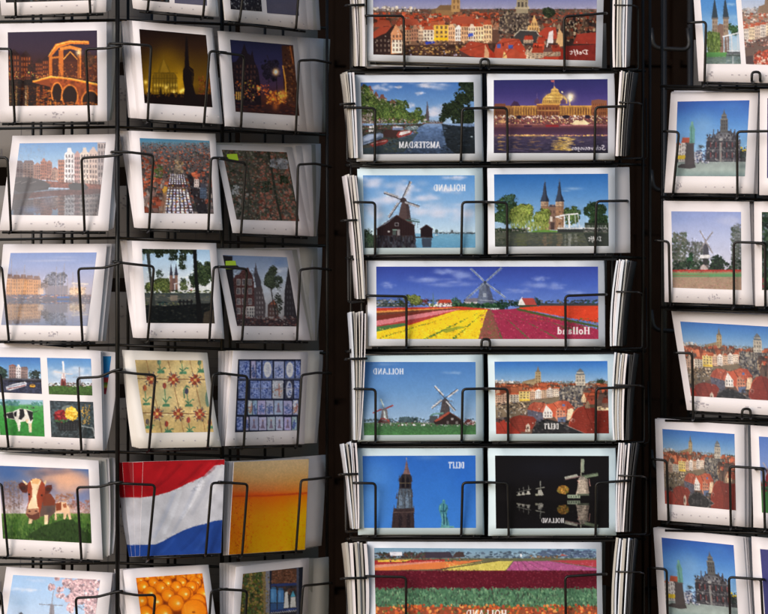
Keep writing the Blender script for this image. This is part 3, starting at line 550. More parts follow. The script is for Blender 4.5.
def pic_tulip_tiles(p):
    p.g([(112, (176, 152, 100)), (300, (196, 170, 116)), (470, (176, 150, 92))]); p.n(110, 112, 500, 470, 55, .14); p.n(110, 112, 500, 470, 6, .07)
    p.s(250, 290, 40, 60, (158, 164, 122), .6); p.s(170, 160, 40, 40, (120, 104, 64), .6); p.s(440, 290, 24, 60, (120, 122, 90), .5); p.s(345, 155, 50, 30, (160, 160, 116), .5)
    for y0, y1 in ((206, 212), (368, 374)): p.l([(120, y0), (500, y1)], 4, (104, 70, 42)); p.l([(120, y0 + 4), (500, y1 + 4)], 2, (216, 196, 150))
    for x in (180, 282, 385): p.l([(x - 10, 112), (x + 12, 206), (x + 50, 372), (x + 66, 470)], 3, (120, 80, 48), .8)
    for cx, cy in ((196, 208), (300, 210), (402, 212), (222, 372), (322, 373), (424, 374)):
        for k in range(8):
            t = k * math.pi / 4 + .39
            p.l([(cx + 8 * math.cos(t), cy + 8 * math.sin(t)), (cx + 33 * math.cos(t), cy + 38 * math.sin(t))], 3.6, (52, 58, 84) if k % 2 else (70, 66, 80))
        for k in range(4):
            t = k * math.pi / 2 + .1
            p.e(cx + 14 * math.cos(t), cy + 15 * math.sin(t), 9, 10, (156, 66, 40)); p.d(cx - 26, cy - 28, cx + 26, cy + 28, 5, 2, 4, [(150, 70, 44), (70, 66, 80)]); p.l([(cx + 26 * math.cos(t + .5), cy + 26 * math.sin(t + .5)), (cx + 10 * math.cos(t), cy + 12 * math.sin(t))], 4, (120, 40, 30))
        p.e(cx, cy, 6, 6, (206, 160, 80))
    def tulip(x, y, h, c, lean=4):
        G = (66, 116, 84)
        p.l([(x, y), (x - lean, y - h * .5), (x - lean * 2, y - h)], 4, G); p.l([(x, y - h * .2), (x + 16, y - h * .45), (x + 26, y - h * .4)], 5, G); p.l([(x, y - h * .15), (x - 16, y - h * .4)], 5, G); p.l([(x - 18, y), (x + 18, y)], 6, (84, 126, 92)); p.e(x - 8, y - 4, 8, 6, G); p.e(x + 9, y - 5, 8, 6, G)
        p.e(x - lean * 2, y - h, 9, 14, c); p.l([(x - lean * 2 - 5, y - h - 10), (x - lean * 2 - 5, y - h + 8)], 2.5, (60, 60, 84))
    tulip(265, 336, 96, (150, 62, 44)); tulip(372, 336, 70, (62, 62, 80), 5); p.l([(352, 300), (348, 262), (362, 240), (376, 250)], 6, (70, 120, 90)); tulip(172, 330, 80, (170, 84, 44)); tulip(240, 178, 50, (90, 120, 90)); tulip(345, 182, 60, (140, 130, 80)); tulip(430, 176, 46, (80, 110, 80)); tulip(275, 462, 42, (166, 60, 40)); tulip(378, 462, 60, (160, 60, 46)); p.e(462, 300, 12, 40, (84, 110, 96)); tulip(185, 440, 30, (90, 80, 70)); tulip(478, 440, 26, (150, 70, 50))

def pic_flag(p):
    p.sat = 1.04
    p.a[:] = (178, 178, 184)
    p.po([(20, 70), (560, 60), (560, 92), (496, 96), (470, 120), (440, 150), (395, 168), (340, 196), (280, 222), (215, 240), (150, 248), (20, 248)], (146, 18, 26))
    p.po([(20, 472), (150, 472), (215, 470), (250, 455), (290, 432), (350, 402), (400, 384), (450, 372), (495, 358), (560, 352), (560, 560), (20, 560)], (30, 60, 126))
    for x0, y0, x1, y1, w, c, a in ((330, 90, 200, 210, 16, (112, 12, 20), .45), (430, 90, 320, 190, 10, (110, 10, 18), .5), (470, 80, 380, 175, 12, (172, 28, 36), .5), (515, 66, 440, 150, 6, (110, 10, 20), .7), (250, 100, 180, 200, 18, (168, 24, 32), .5),
                                   (440, 160, 330, 350, 18, (206, 206, 210), .6), (480, 140, 380, 330, 14, (160, 162, 172), .6), (330, 215, 250, 420, 16, (196, 198, 204), .6), (300, 225, 200, 440, 20, (158, 164, 180), .55), (400, 200, 290, 420, 12, (150, 156, 172), .5), (520, 110, 450, 300, 12, (200, 200, 202), .6), (430, 152, 380, 220, 3, (110, 116, 130), .8), (445, 158, 400, 240, 3, (216, 216, 220), .7),
                                   (430, 390, 330, 500, 16, (24, 50, 110), .6), (480, 380, 400, 500, 12, (44, 76, 144), .5), (300, 440, 220, 520, 14, (40, 72, 140), .6), (520, 370, 470, 500, 10, (24, 48, 106), .6)):
        for q in range(5): p.l([(x0 + q * 3, y0), ((x0 + x1) / 2 + q * 4, (y0 + y1) / 2 + 8), (x1 + q * 3, y1)], w * (1 - q * .17), c, a * .35)
    p.n(20, 60, 560, 560, 40, .06)

def pic_cheese(p):
    p.sat = 1.04
    p.a[:] = (112, 46, 8)
    def ball(x, y, r):
        p.e(x, y, r, r * 1.02, (150, 66, 8)); p.e(x - r * .05, y - r * .06, r * .9, r * .9, (204, 110, 14)); p.s(x - r * .05, y - r * .1, r * .55, r * .55, (232, 150, 34), .8); p.s(x + r * .22, y + r * .02, r * .2, r * .18, (255, 230, 170), .95)
    for y, r, x0, st in ((190, 22, 160, 62), (186, 20, 190, 60), (212, 26, 182, 78), (226, 30, 255, 84), (250, 36, 200, 98), (250, 34, 300, 92), (292, 42, 240, 104)):
        x = x0
        while x < 600: ball(x + p.rng.uniform(-5, 5), y + p.rng.uniform(-5, 5), r); x += st
    for x, y, r in ((180, 330, 44), (270, 335, 46), (345, 300, 40), (440, 290, 40), (392, 345, 50), (210, 410, 50), (318, 408, 56), (520, 340, 50), (240, 500, 62), (330, 520, 64), (180, 560, 60)): ball(x, y, r)
    p.e(500, 395, 78, 74, (150, 66, 8)); p.e(496, 392, 72, 68, (206, 116, 18)); p.s(480, 390, 40, 36, (226, 146, 44), .7); p.e(494, 398, 10, 5, (140, 70, 20)); p.l([(440, 350), (450, 430)], 3, (236, 160, 60), .6); ball(560, 520, 70); ball(440, 540, 60)

def pic_night_street(p):
    p.sat = 1.04
    p.g([(184, (22, 24, 46)), (300, (30, 28, 52)), (400, (46, 32, 48)), (470, (50, 26, 22)), (550, (26, 15, 18))])
    p.po([(40, 300), (75, 290), (100, 250), (114, 205), (128, 250), (145, 262), (152, 235), (162, 290), (180, 330), (190, 400), (196, 510), (40, 510)], (20, 14, 19)); p.d(60, 300, 180, 480, 90, 3, 7, [(36, 22, 24), (14, 10, 15), (54, 32, 28)], a=.7)
    p.win(72, 300, 172, 460, 6, 6, (64, 40, 34), .4, .5, .8); p.d(68, 380, 165, 480, 22, 3, 6, [(150, 80, 36), (110, 96, 40), (180, 100, 50)], a=.8); p.win(72, 428, 110, 475, 4, 1, (170, 130, 60), .6, .8)
    p.tree(240, 330, 50, 60, [(28, 24, 38), (22, 18, 28)], 60); p.l([(225, 430), (235, 300), (222, 260)], 3, (22, 18, 24)); p.l([(235, 330), (258, 280)], 2, (22, 18, 24))
    p.po([(290, 214), (350, 214), (385, 560), (318, 500), (300, 420)], (44, 26, 20)); p.d(302, 225, 366, 480, 80, 3, 7, [(70, 42, 26), (28, 16, 16), (90, 56, 30)], a=.7); p.l([(296, 310), (308, 380), (312, 455)], 5, (180, 110, 46)); p.l([(330, 216), (345, 300)], 5, (110, 62, 30))
    p.d(175, 400, 230, 450, 36, 2, 5, [(140, 60, 30), (90, 40, 30), (190, 90, 40)], a=.8); p.d(220, 430, 312, 495, 70, 3, 7, [(196, 104, 36), (230, 140, 50), (130, 60, 26), (90, 40, 20)], a=.75); p.s(295, 450, 18, 20, (236, 150, 60), .7); p.s(250, 465, 24, 14, (210, 110, 40), .6); p.s(182, 417, 8, 8, (250, 160, 80), .9)
    p.l([(266, 345), (270, 520)], 3, (20, 14, 14)); p.s(263, 340, 13, 14, (255, 196, 130), 1.); p.e(263, 340, 6, 7, (255, 236, 200))
    p.d(75, 485, 380, 548, 90, 6, 16, [(44, 24, 24), (20, 14, 20), (90, 44, 26)], asp=4, a=.5); p.s(262, 500, 14, 20, (150, 80, 36), .6)

def pic_roofs_dark(p):
    p.a[:] = (44, 42, 38); p.n(0, 130, 390, 490, 30, .3)
    p.d(0, 135, 385, 485, 1500, 2.5, 7, [(76, 44, 34), (84, 48, 38), (56, 54, 46), (40, 44, 32), (74, 70, 62), (34, 42, 28), (60, 44, 34), (50, 50, 40)], asp=1.2, rect=True, jit=12)
    p.d(190, 150, 385, 485, 150, 4, 9, [(88, 46, 36), (76, 42, 34), (96, 56, 44)], asp=1.1, rect=True); p.d(40, 300, 130, 480, 60, 4, 9, [(40, 42, 36), (30, 36, 30), (84, 80, 76)], rect=True)
    p.l([(222, 130), (240, 210), (262, 350), (292, 490)], 11, (26, 29, 24)); p.l([(318, 140), (345, 320), (372, 440)], 10, (28, 32, 26)); p.l([(120, 150), (140, 300), (130, 480)], 6, (34, 34, 30)); p.l([(20, 290), (200, 325), (320, 330)], 6, (40, 40, 36))
    p.d(240, 185, 315, 225, 40, 5, 9, [(90, 92, 98), (70, 72, 76)], rect=True); p.d(55, 310, 90, 350, 14, 4, 7, [(110, 112, 114), (90, 92, 92)], rect=True); p.d(200, 290, 240, 340, 24, 4, 8, [(26, 32, 24)]); p.d(285, 265, 320, 300, 20, 5, 9, [(26, 32, 22)]); p.d(10, 140, 385, 480, 120, 1.5, 3, [(120, 116, 110), (130, 126, 124)], a=.7)

def pic_amsterdam_street(p):
    p.g([(92, (78, 94, 122)), (200, (110, 120, 134)), (300, (120, 122, 126)), (440, (80, 76, 76))]); p.cloud(285, 165, 50, 18, (140, 146, 156)); p.cloud(250, 240, 60, 40, (130, 136, 144)); p.s(280, 130, 40, 20, (66, 88, 124), .6)
    p.po([(0, 95), (58, 100), (62, 190), (80, 330), (84, 440), (60, 440)], (20, 20, 24))
    p.po([(168, 420), (170, 250), (160, 190), (167, 128), (178, 180), (192, 215), (200, 300), (205, 420)], (44, 42, 48)); p.l([(167, 132), (170, 180)], 3, (60, 58, 64))
    p.po([(62, 210), (72, 190), (90, 186), (100, 168), (118, 160), (132, 152), (140, 172), (152, 190), (160, 220), (165, 425), (84, 435), (70, 300)], (56, 32, 32)); p.n(60, 160, 166, 430, 5, .3)
    for y in (208, 250, 300, 344):
        for x in (78, 104, 132): p.r(x, y, x + 18, y + 30, (108, 104, 102)); p.r(x + 3, y + 3, x + 15, y + 27, (40, 38, 44)); p.l([(x + 9, y), (x + 9, y + 30)], 2, (110, 106, 104))
    p.r(124, 338, 172, 392, (120, 116, 112)); p.win(126, 342, 170, 390, 4, 3, (44, 42, 46), .6, .7, 1); p.po([(160, 250), (196, 240), (215, 330), (212, 425), (165, 425)], (50, 44, 46)); p.win(168, 262, 206, 400, 3, 6, (96, 92, 92), .4, .5)
    p.po([(225, 330), (252, 305), (272, 330), (280, 425), (225, 425)], (52, 38, 36)); p.po([(236, 328), (252, 306), (268, 330)], (104, 54, 40)); p.win(230, 340, 272, 400, 3, 3, (84, 80, 80))
    p.tree(238, 205, 45, 56, [(38, 46, 36), (30, 36, 30), (50, 56, 42)], 170, .18); p.tree(278, 225, 22, 34, [(42, 50, 40)], 50); p.tree(275, 320, 22, 50, [(38, 42, 36)], 50); p.l([(240, 250), (252, 330), (270, 410)], 5, (30, 28, 28))
    p.po([(305, 260), (312, 215), (322, 150), (345, 240), (372, 436), (300, 436)], (30, 28, 31)); p.win(312, 230, 350, 410, 3, 7, (52, 50, 54), .4, .5)
    p.r(70, 396, 380, 440, (34, 27, 30)); p.d(75, 385, 372, 430, 130, 3, 8, [(58, 40, 40), (28, 22, 26), (90, 84, 82), (70, 40, 36)], asp=1.4, a=.8)

def pic_delft_tiles(p):
    p.a[:] = (18, 21, 36)
    L = (112, 118, 134); B = (44, 58, 102)
    def tile(x0, y0, x1, y1, k):
        c = tuple(v + p.rng.uniform(-10, 8) for v in L); p.r(x0, y0, x1, y1, c)
        cx, cy, w, h = (x0 + x1) / 2, (y0 + y1) / 2, x1 - x0, y1 - y0
        if k == 'o':
            p.r(x0, y0, x1, y1, (66, 78, 112)); p.d(x0 + 3, y0 + 3, x1 - 3, y1 - 3, 40, 2, 4, [(100, 108, 136), (50, 62, 104)]); p.e(cx, cy, w * .38, h * .45, (150, 150, 156))
            for j in range(6): p.l([(cx - w * .2, cy - h * .25 + j * h * .1), (cx + w * .2, cy - h * .25 + j * h * .1)], 2.2, (84, 92, 116), .8)
        elif k == 'b': p.r(x0, y0, x1, y1, (78, 90, 126)); p.d(x0 + 2, y0 + 2, x1 - 2, y1 - 2, 34, 2, 5, [B, (104, 112, 142), (40, 52, 96)]); p.e(cx, cy, w * .3, h * .36, (96, 108, 144)); p.d(cx - w * .2, cy - h * .3, cx + w * .2, cy + h * .3, 12, 2, 5, [(40, 54, 104)])
        elif k == 'r': p.d(x0 + 3, cy, x1 - 3, y1 - 6, 14, 2, 5, [(116, 80, 64), (96, 74, 72), (130, 110, 96)]); p.d(x0 + 2, y0 + 2, x1 - 2, cy, 12, 3, 6, [(140, 140, 148)]); p.l([(cx + 6, y0 + 14), (cx + 6, y1 - 16)], 3, (120, 60, 44)); p.l([(cx - 8, cy), (cx + 18, cy - 6)], 3, (110, 60, 50))
        elif k == 'p': p.l([(cx, y0 + h * .25), (cx, y1 - h * .2)], w * .22, (70, 64, 84)); p.po([(cx - w * .3, y1 - h * .15), (cx, y0 + h * .4), (cx + w * .3, y1 - h * .15)], (84, 72, 88)); p.e(cx, y0 + h * .26, w * .1, h * .08, (104, 84, 84))
        elif k == 'g': p.r(x0, y0, x1, y1, (40, 42, 56)); p.e(cx, cy, w * .36, h * .46, (124, 128, 142)); p.d(cx - w * .2, cy - h * .35, cx + w * .2, cy + h * .35, 14, 2, 5, [B])
        else: p.d(x0 + 4, y0 + h * .4, x1 - 4, y1 - 4, 22, 2, 5, [B, (74, 86, 122)]); p.l([(cx, y0 + h * .2), (cx, y1 - 6)], 3, (56, 66, 104)); p.l([(cx - w * .25, y0 + h * .4), (cx + w * .25, y0 + h * .25)], 2, B)
    for y0, y1, xs in ((122, 204, ((92, 138, 'b'), (146, 168, 'w'), (170, 194, 'b'), (200, 248, 'o'), (255, 301, 'w'), (307, 351, 'o'), (356, 379, 'b'))),
                       (214, 300, ((86, 122, 'b'), (142, 190, 'b'), (193, 242, 'b'), (247, 298, 'r'), (306, 346, 'g'), (350, 374, 'b'))),
                       (308, 376, ((82, 120, 'b'), (132, 152, 'r'), (154, 174, 'w'), (177, 213, 'w'), (216, 252, 'w'), (256, 296, 'p'), (300, 340, 'w'), (345, 368, 'r'))),
                       (386, 450, ((78, 106, 'b'), (118, 134, 'w'), (140, 179, 'p'), (183, 219, 'p'), (223, 259, 'p'), (263, 298, 'p'), (302, 336, 'p'), (339, 362, 'w')))):
        for x0, x1, k in xs: tile(x0, y0 + (p.rng.uniform(0, 3)), x1, y1, k)
    p.r(142, 250, 380, 254, (90, 84, 90), .5); p.r(80, 206, 380, 210, (70, 72, 84))

def pic_beer(p):
    p.sat = 1.04
    p.g([(60, (136, 120, 94)), (120, (134, 112, 80)), (170, (132, 98, 60)), (215, (136, 76, 36)), (234, (150, 56, 14)), (246, (156, 66, 8)), (330, (160, 92, 6)), (525, (160, 106, 6))])
    p.n(30, 60, 440, 235, 4, .05)
    p.s(60, 400, 60, 180, (158, 70, 12), .7); p.s(390, 400, 110, 160, (172, 122, 4), .7); p.l([(40, 243), (220, 240), (425, 226)], 9, (124, 44, 14), .8)
    p.d(45, 250, 420, 515, 520, 1.6, 4, [(136, 62, 8), (146, 72, 8), (160, 90, 14)], a=.5); p.d(45, 250, 150, 515, 200, 1.6, 4, [(124, 50, 10), (104, 40, 10)], a=.6); p.d(45, 250, 420, 515, 140, 1.2, 2.4, [(168, 112, 24), (160, 100, 20)], a=.6)

def pic_painted_bottles(p):
    p.a[:] = (52, 50, 28)
    p.d(125, 150, 260, 640, 420, 5, 12, [(70, 78, 32), (92, 74, 36), (38, 50, 28), (110, 90, 40), (50, 64, 30), (84, 60, 34)]); p.po([(250, 150), (280, 148), (282, 420), (268, 640), (230, 640), (256, 400)], (96, 80, 50)); p.po([(268, 150), (296, 148), (296, 640), (272, 640)], (88, 88, 96)); p.d(250, 160, 290, 600, 60, 3, 8, [(110, 94, 50), (70, 60, 44)], a=.7)
    p.r(292, 120, 500, 640, (22, 25, 36)); p.r(304, 140, 452, 640, (34, 34, 38)); p.r(304, 140, 452, 226, (66, 40, 28)); p.d(306, 150, 450, 226, 130, 4, 7, [(84, 50, 34), (54, 34, 26), (100, 62, 44)], asp=2, rect=True)
    p.po([(300, 232), (480, 222), (480, 236), (300, 248)], (30, 40, 78)); p.d(306, 245, 450, 290, 26, 5, 10, [(60, 40, 32), (44, 34, 32)])
    for x0, x1, y0, c in ((298, 334, 262, (50, 92, 134)), (340, 376, 268, (46, 84, 128))):
        p.r(x0, y0, x1, 340, c); p.r(x0 + 4, y0 - 14, x1 - 4, y0, tuple(v * .7 for v in c)); p.s((x0 + x1) / 2 - 6, 300, 6, 30, (90, 130, 160), .6); p.r(x0, 344, x1, 385, (36, 60, 96))
    p.po([(384, 280), (398, 274), (406, 370), (376, 374)], (150, 150, 146)); p.po([(416, 308), (430, 268), (444, 304)], (52, 110, 132)); p.po([(418, 310), (444, 306), (448, 368), (414, 370)], (140, 140, 138))
    p.po([(296, 386), (452, 370), (452, 384), (296, 400)], (32, 44, 84))
    for i in range(12): p.l([(298 + i * 13, 408 - i * 1.3), (304 + i * 13, 398 - i * 1.3), (311 + i * 13, 407 - i * 1.3)], 3, (136, 136, 140))
    p.r(300, 430, 452, 640, (40, 36, 34)); p.r(306, 460, 340, 560, (70, 90, 120)); p.r(350, 480, 390, 560, (120, 90, 50)); p.r(300, 560, 452, 572, (32, 44, 84))
    p.r(452, 120, 464, 640, (48, 52, 66)); p.r(464, 120, 500, 640, (18, 20, 28))

def pic_delft_panorama(p):           # photo pixel coordinates
    p.org(0, 0, 1.)
    p.g([(-32, (70, 82, 150)), (-5, (104, 110, 166)), (9, (150, 148, 174))])
    p.r(370, 9, 600, 64, (96, 66, 54))
    p.d(372, 9, 598, 14, 160, .8, 1.8, [(74, 74, 62), (92, 80, 68), (60, 62, 52), (120, 90, 80)], asp=1.4)
    p.d(374, 7, 420, 11, 30, .6, 1.8, [(214, 204, 190), (190, 176, 160), (120, 110, 110)], rect=True, asp=.8)
    RO = [(196, 66, 30), (164, 54, 28), (126, 60, 44), (206, 92, 50), (96, 60, 50), (150, 90, 60), (70, 54, 50)]
    p.d(372, 13, 500, 28, 340, 1.2, 3.2, RO, asp=1.7, rect=True, a=.9); p.d(530, 13, 598, 26, 160, 1., 2.6, [(110, 60, 44), (150, 56, 30), (80, 62, 54), (60, 50, 46), (180, 66, 36)], asp=1.6, rect=True)
    p.po([(430, 16), (432, 9), (437, 8), (440, 5), (452, 5), (454, 16)], (116, 88, 60)); p.r(436, 10, 454, 17, (140, 104, 66)); p.po([(451, 12), (452, -14), (454, -20), (458, -20), (460, -14), (460, 12)], (170, 130, 80)); p.win(452.5, -12, 459.5, 10, 2, 4, (110, 80, 54)); p.po([(452, -18), (456, -34), (460, -18)], (96, 76, 64))
    p.roofs(372, 15, 500, 27, 110, 4, 9, RO[:5], [(200, 170, 140), (120, 84, 66), (170, 120, 90)]); p.roofs(530, 15, 598, 28, 50, 4, 9, [(120, 60, 44), (160, 56, 32), (84, 62, 54)], [(110, 84, 66), (170, 140, 110), (80, 60, 54)])
    P_ = (78, 60, 58)
    for x0, x1, y0, c, s_ in ((403, 412, 28, (196, 146, 108), 'g'), (411, 419, 27, (186, 122, 88), 'b'), (418, 424, 29, (206, 172, 140), 'b'), (423, 434, 28, (216, 200, 176), 'm'), (434, 449, 27, (228, 178, 62), 'f'), (448, 455, 24, (220, 166, 120), 'b'), (455, 462, 27, (228, 216, 204), 's'), (461, 469, 24, (210, 160, 116), 'g'), (468, 476, 25, (226, 200, 176), 'b'), (475, 484, 24, (232, 196, 150), 'g'), (483, 492, 22, (230, 190, 140), 'm')):
        p.house(x0, y0 - 2, x1, 44, c, (186, 74, 40) if s_ in 'gm' else None, s_, P_, 3, 4, .2)
    for x0, y0, x1, y1 in ((374, 20, 392, 27), (396, 19, 420, 25), (450, 16, 475, 24), (476, 17, 486, 22)): p.po([(x0, y1), (x0 + 4, y0), (x1 - 3, y0), (x1, y1)], (170, 68, 42))
    p.r(398, 41, 492, 48, (128, 92, 70)); p.d(398, 41, 500, 48, 70, .8, 1.8, [(200, 160, 120), (90, 64, 54), (220, 190, 150), (60, 48, 46)], a=.8)
    p.r(434, 37.5, 448, 40, (240, 186, 20)); p.po([(425, 42), (434, 41), (435, 43), (426, 44.5)], (48, 66, 170)); p.po([(468, 34), (473, 33), (473, 36), (468, 37)], (60, 84, 180))
    p.po([(372, 60), (372, 46), (500, 43), (500, 62)], (72, 46, 36)); p.n(372, 44, 500, 62, 3, .25); p.d(405, 46, 470, 54, 60, .8, 2, [(156, 112, 62), (180, 140, 80), (60, 40, 34)], asp=1.8); p.d(372, 50, 470, 60, 20, .6, 1.3, [(150, 140, 160), (40, 30, 30)])
    p.po([(372, 34), (384, 26), (395, 26), (399, 34), (399, 53), (372, 55)], (48, 32, 30)); p.po([(371, 34), (380, 27), (392, 26), (386, 33), (372, 39)], (164, 60, 36)); p.win(375, 38, 391, 53, 4, 3, (130, 110, 96), .4, .5); p.po([(391, 33), (396, 24), (402, 34), (402, 53), (391, 54)], (206, 140, 96)); p.r(392, 40, 402, 53, (228, 212, 190)); p.win(392, 34, 402, 52, 3, 4, (80, 60, 56))
    # town hall, right of the middle
    p.po([(498, 34), (500, 18), (505, 12), (528, 11), (530, 34)], (74, 62, 56)); p.d(499, 12, 530, 34, 130, .7, 1.6, [(120, 104, 88), (50, 42, 42), (150, 130, 104), (84, 70, 60)], asp=.8)
    p.po([(516, 13), (517, -4), (519, -10), (526, -10), (528, -4), (528, 13)], (150, 136, 110)); p.win(517, -6, 528, 8, 3, 2, (60, 54, 52), .5, .7); p.po([(518, -10), (522, -20), (527, -10)], (90, 88, 86)); p.r(515, 7, 529, 9, (180, 164, 134))
    p.e(549, 12.5, 6.5, 4.6, (34, 42, 32)); p.tree(549, 12, 8, 5.8, [(52, 62, 40), (40, 48, 36), (70, 78, 48)], 70)
    p.po([(527, 32), (528, 26), (531, 24), (534, 15), (538, 24), (540, 32)], (210, 164, 100)); p.win(529, 22, 539, 31, 4, 2, (110, 80, 60)); p.d(500, 30, 560, 46, 110, 1, 2.4, [(96, 74, 60), (150, 130, 110), (60, 50, 50), (120, 60, 44)], asp=1.2, rect=True)
    p.po([(538, 34), (545, 27), (556, 27), (557, 39), (545, 39)], (178, 56, 36)); p.po([(514, 36), (520, 30), (536, 31), (540, 37), (534, 46), (518, 43)], (62, 58, 58)); p.l([(514, 36), (520, 30), (536, 31), (541, 38)], .8, (190, 180, 160))
    p.po([(534, 46), (538, 36), (542, 35), (545, 45), (545, 58), (535, 58)], (140, 100, 80)); p.win(536, 40, 544, 58, 2, 4, (220, 210, 196)); p.po([(546, 48), (549, 32), (553, 30), (553, 48)], (214, 206, 204)); p.po([(556, 42), (559, 28), (563, 34), (563, 46), (557, 47)], (200, 160, 110))
    p.po([(563, 46), (563, 20), (598, 18), (598, 60), (563, 60)], (54, 38, 34)); p.d(564, 18, 597, 40, 110, .8, 2, [(92, 72, 58), (40, 32, 32), (170, 150, 120), (120, 60, 40)], asp=.8, rect=True); p.po([(573, 44), (577, 34), (597, 32), (597, 44)], (156, 46, 32)); p.po([(562, 60), (566, 46), (598, 44), (598, 64), (562, 64)], (124, 32, 26)); p.n(562, 32, 598, 62, 3, .08)
    p.po([(539, 59), (549, 52), (560, 47), (566, 52), (567, 61), (540, 61)], (186, 54, 32)); p.po([(560, 47), (567, 53), (567, 61), (558, 61)], (150, 36, 22))
    p.po([(493, 57), (496, 44), (503, 38), (519, 39), (527, 52), (527, 59), (500, 59)], (184, 66, 40)); p.po([(519, 39), (527, 52), (520, 53), (512, 46)], (190, 50, 24), .6); p.r(497, 44, 500.5, 48, (70, 90, 160)); p.r(508.5, 45, 513, 48.5, (60, 86, 160)); p.r(502, 43, 504, 46, (120, 40, 26)); p.n(493, 38, 527, 59, 3, .06)
    p.po([(480, 49), (487, 46), (495, 54), (495, 60), (472, 60)], (170, 44, 22)); p.po([(459, 50), (470, 41), (488, 44), (491, 58), (470, 56)], (172, 58, 34)); p.po([(459, 50), (470, 56), (470, 60), (462, 58)], (80, 50, 46)); p.n(459, 41, 492, 60, 3, .07); p.po([(485, 44), (489, 52), (489, 58), (484, 58)], (200, 150, 110))
    p.po([(526, 59), (527, 50), (530, 46), (535, 52), (535, 60)], (216, 190, 160)); p.win(527, 50, 535, 59, 2, 3, (90, 70, 66)); p.po([(502, 60), (504, 51), (507, 56), (507, 60)], (220, 176, 110)); p.d(372, 20, 596, 58, 24, .5, .9, [(210, 196, 180), (190, 176, 160)], rect=True, a=.7)
    p.roofs(528, 38, 556, 54, 12, 7, 11, [(200, 60, 32), (96, 60, 54), (170, 50, 30)], [(200, 170, 140), (140, 100, 80)])
    for a in ((496, 44, 522, 39), (503, 57, 519, 40), (462, 51, 486, 44), (566, 58, 598, 46), (542, 58, 563, 48)): p.l([a[:2], a[2:]], .7, (120, 40, 24), .7)
    p.txt('Delft', 570, 49.6, 588.5, 54.4, (236, 226, 222), True, 1.)

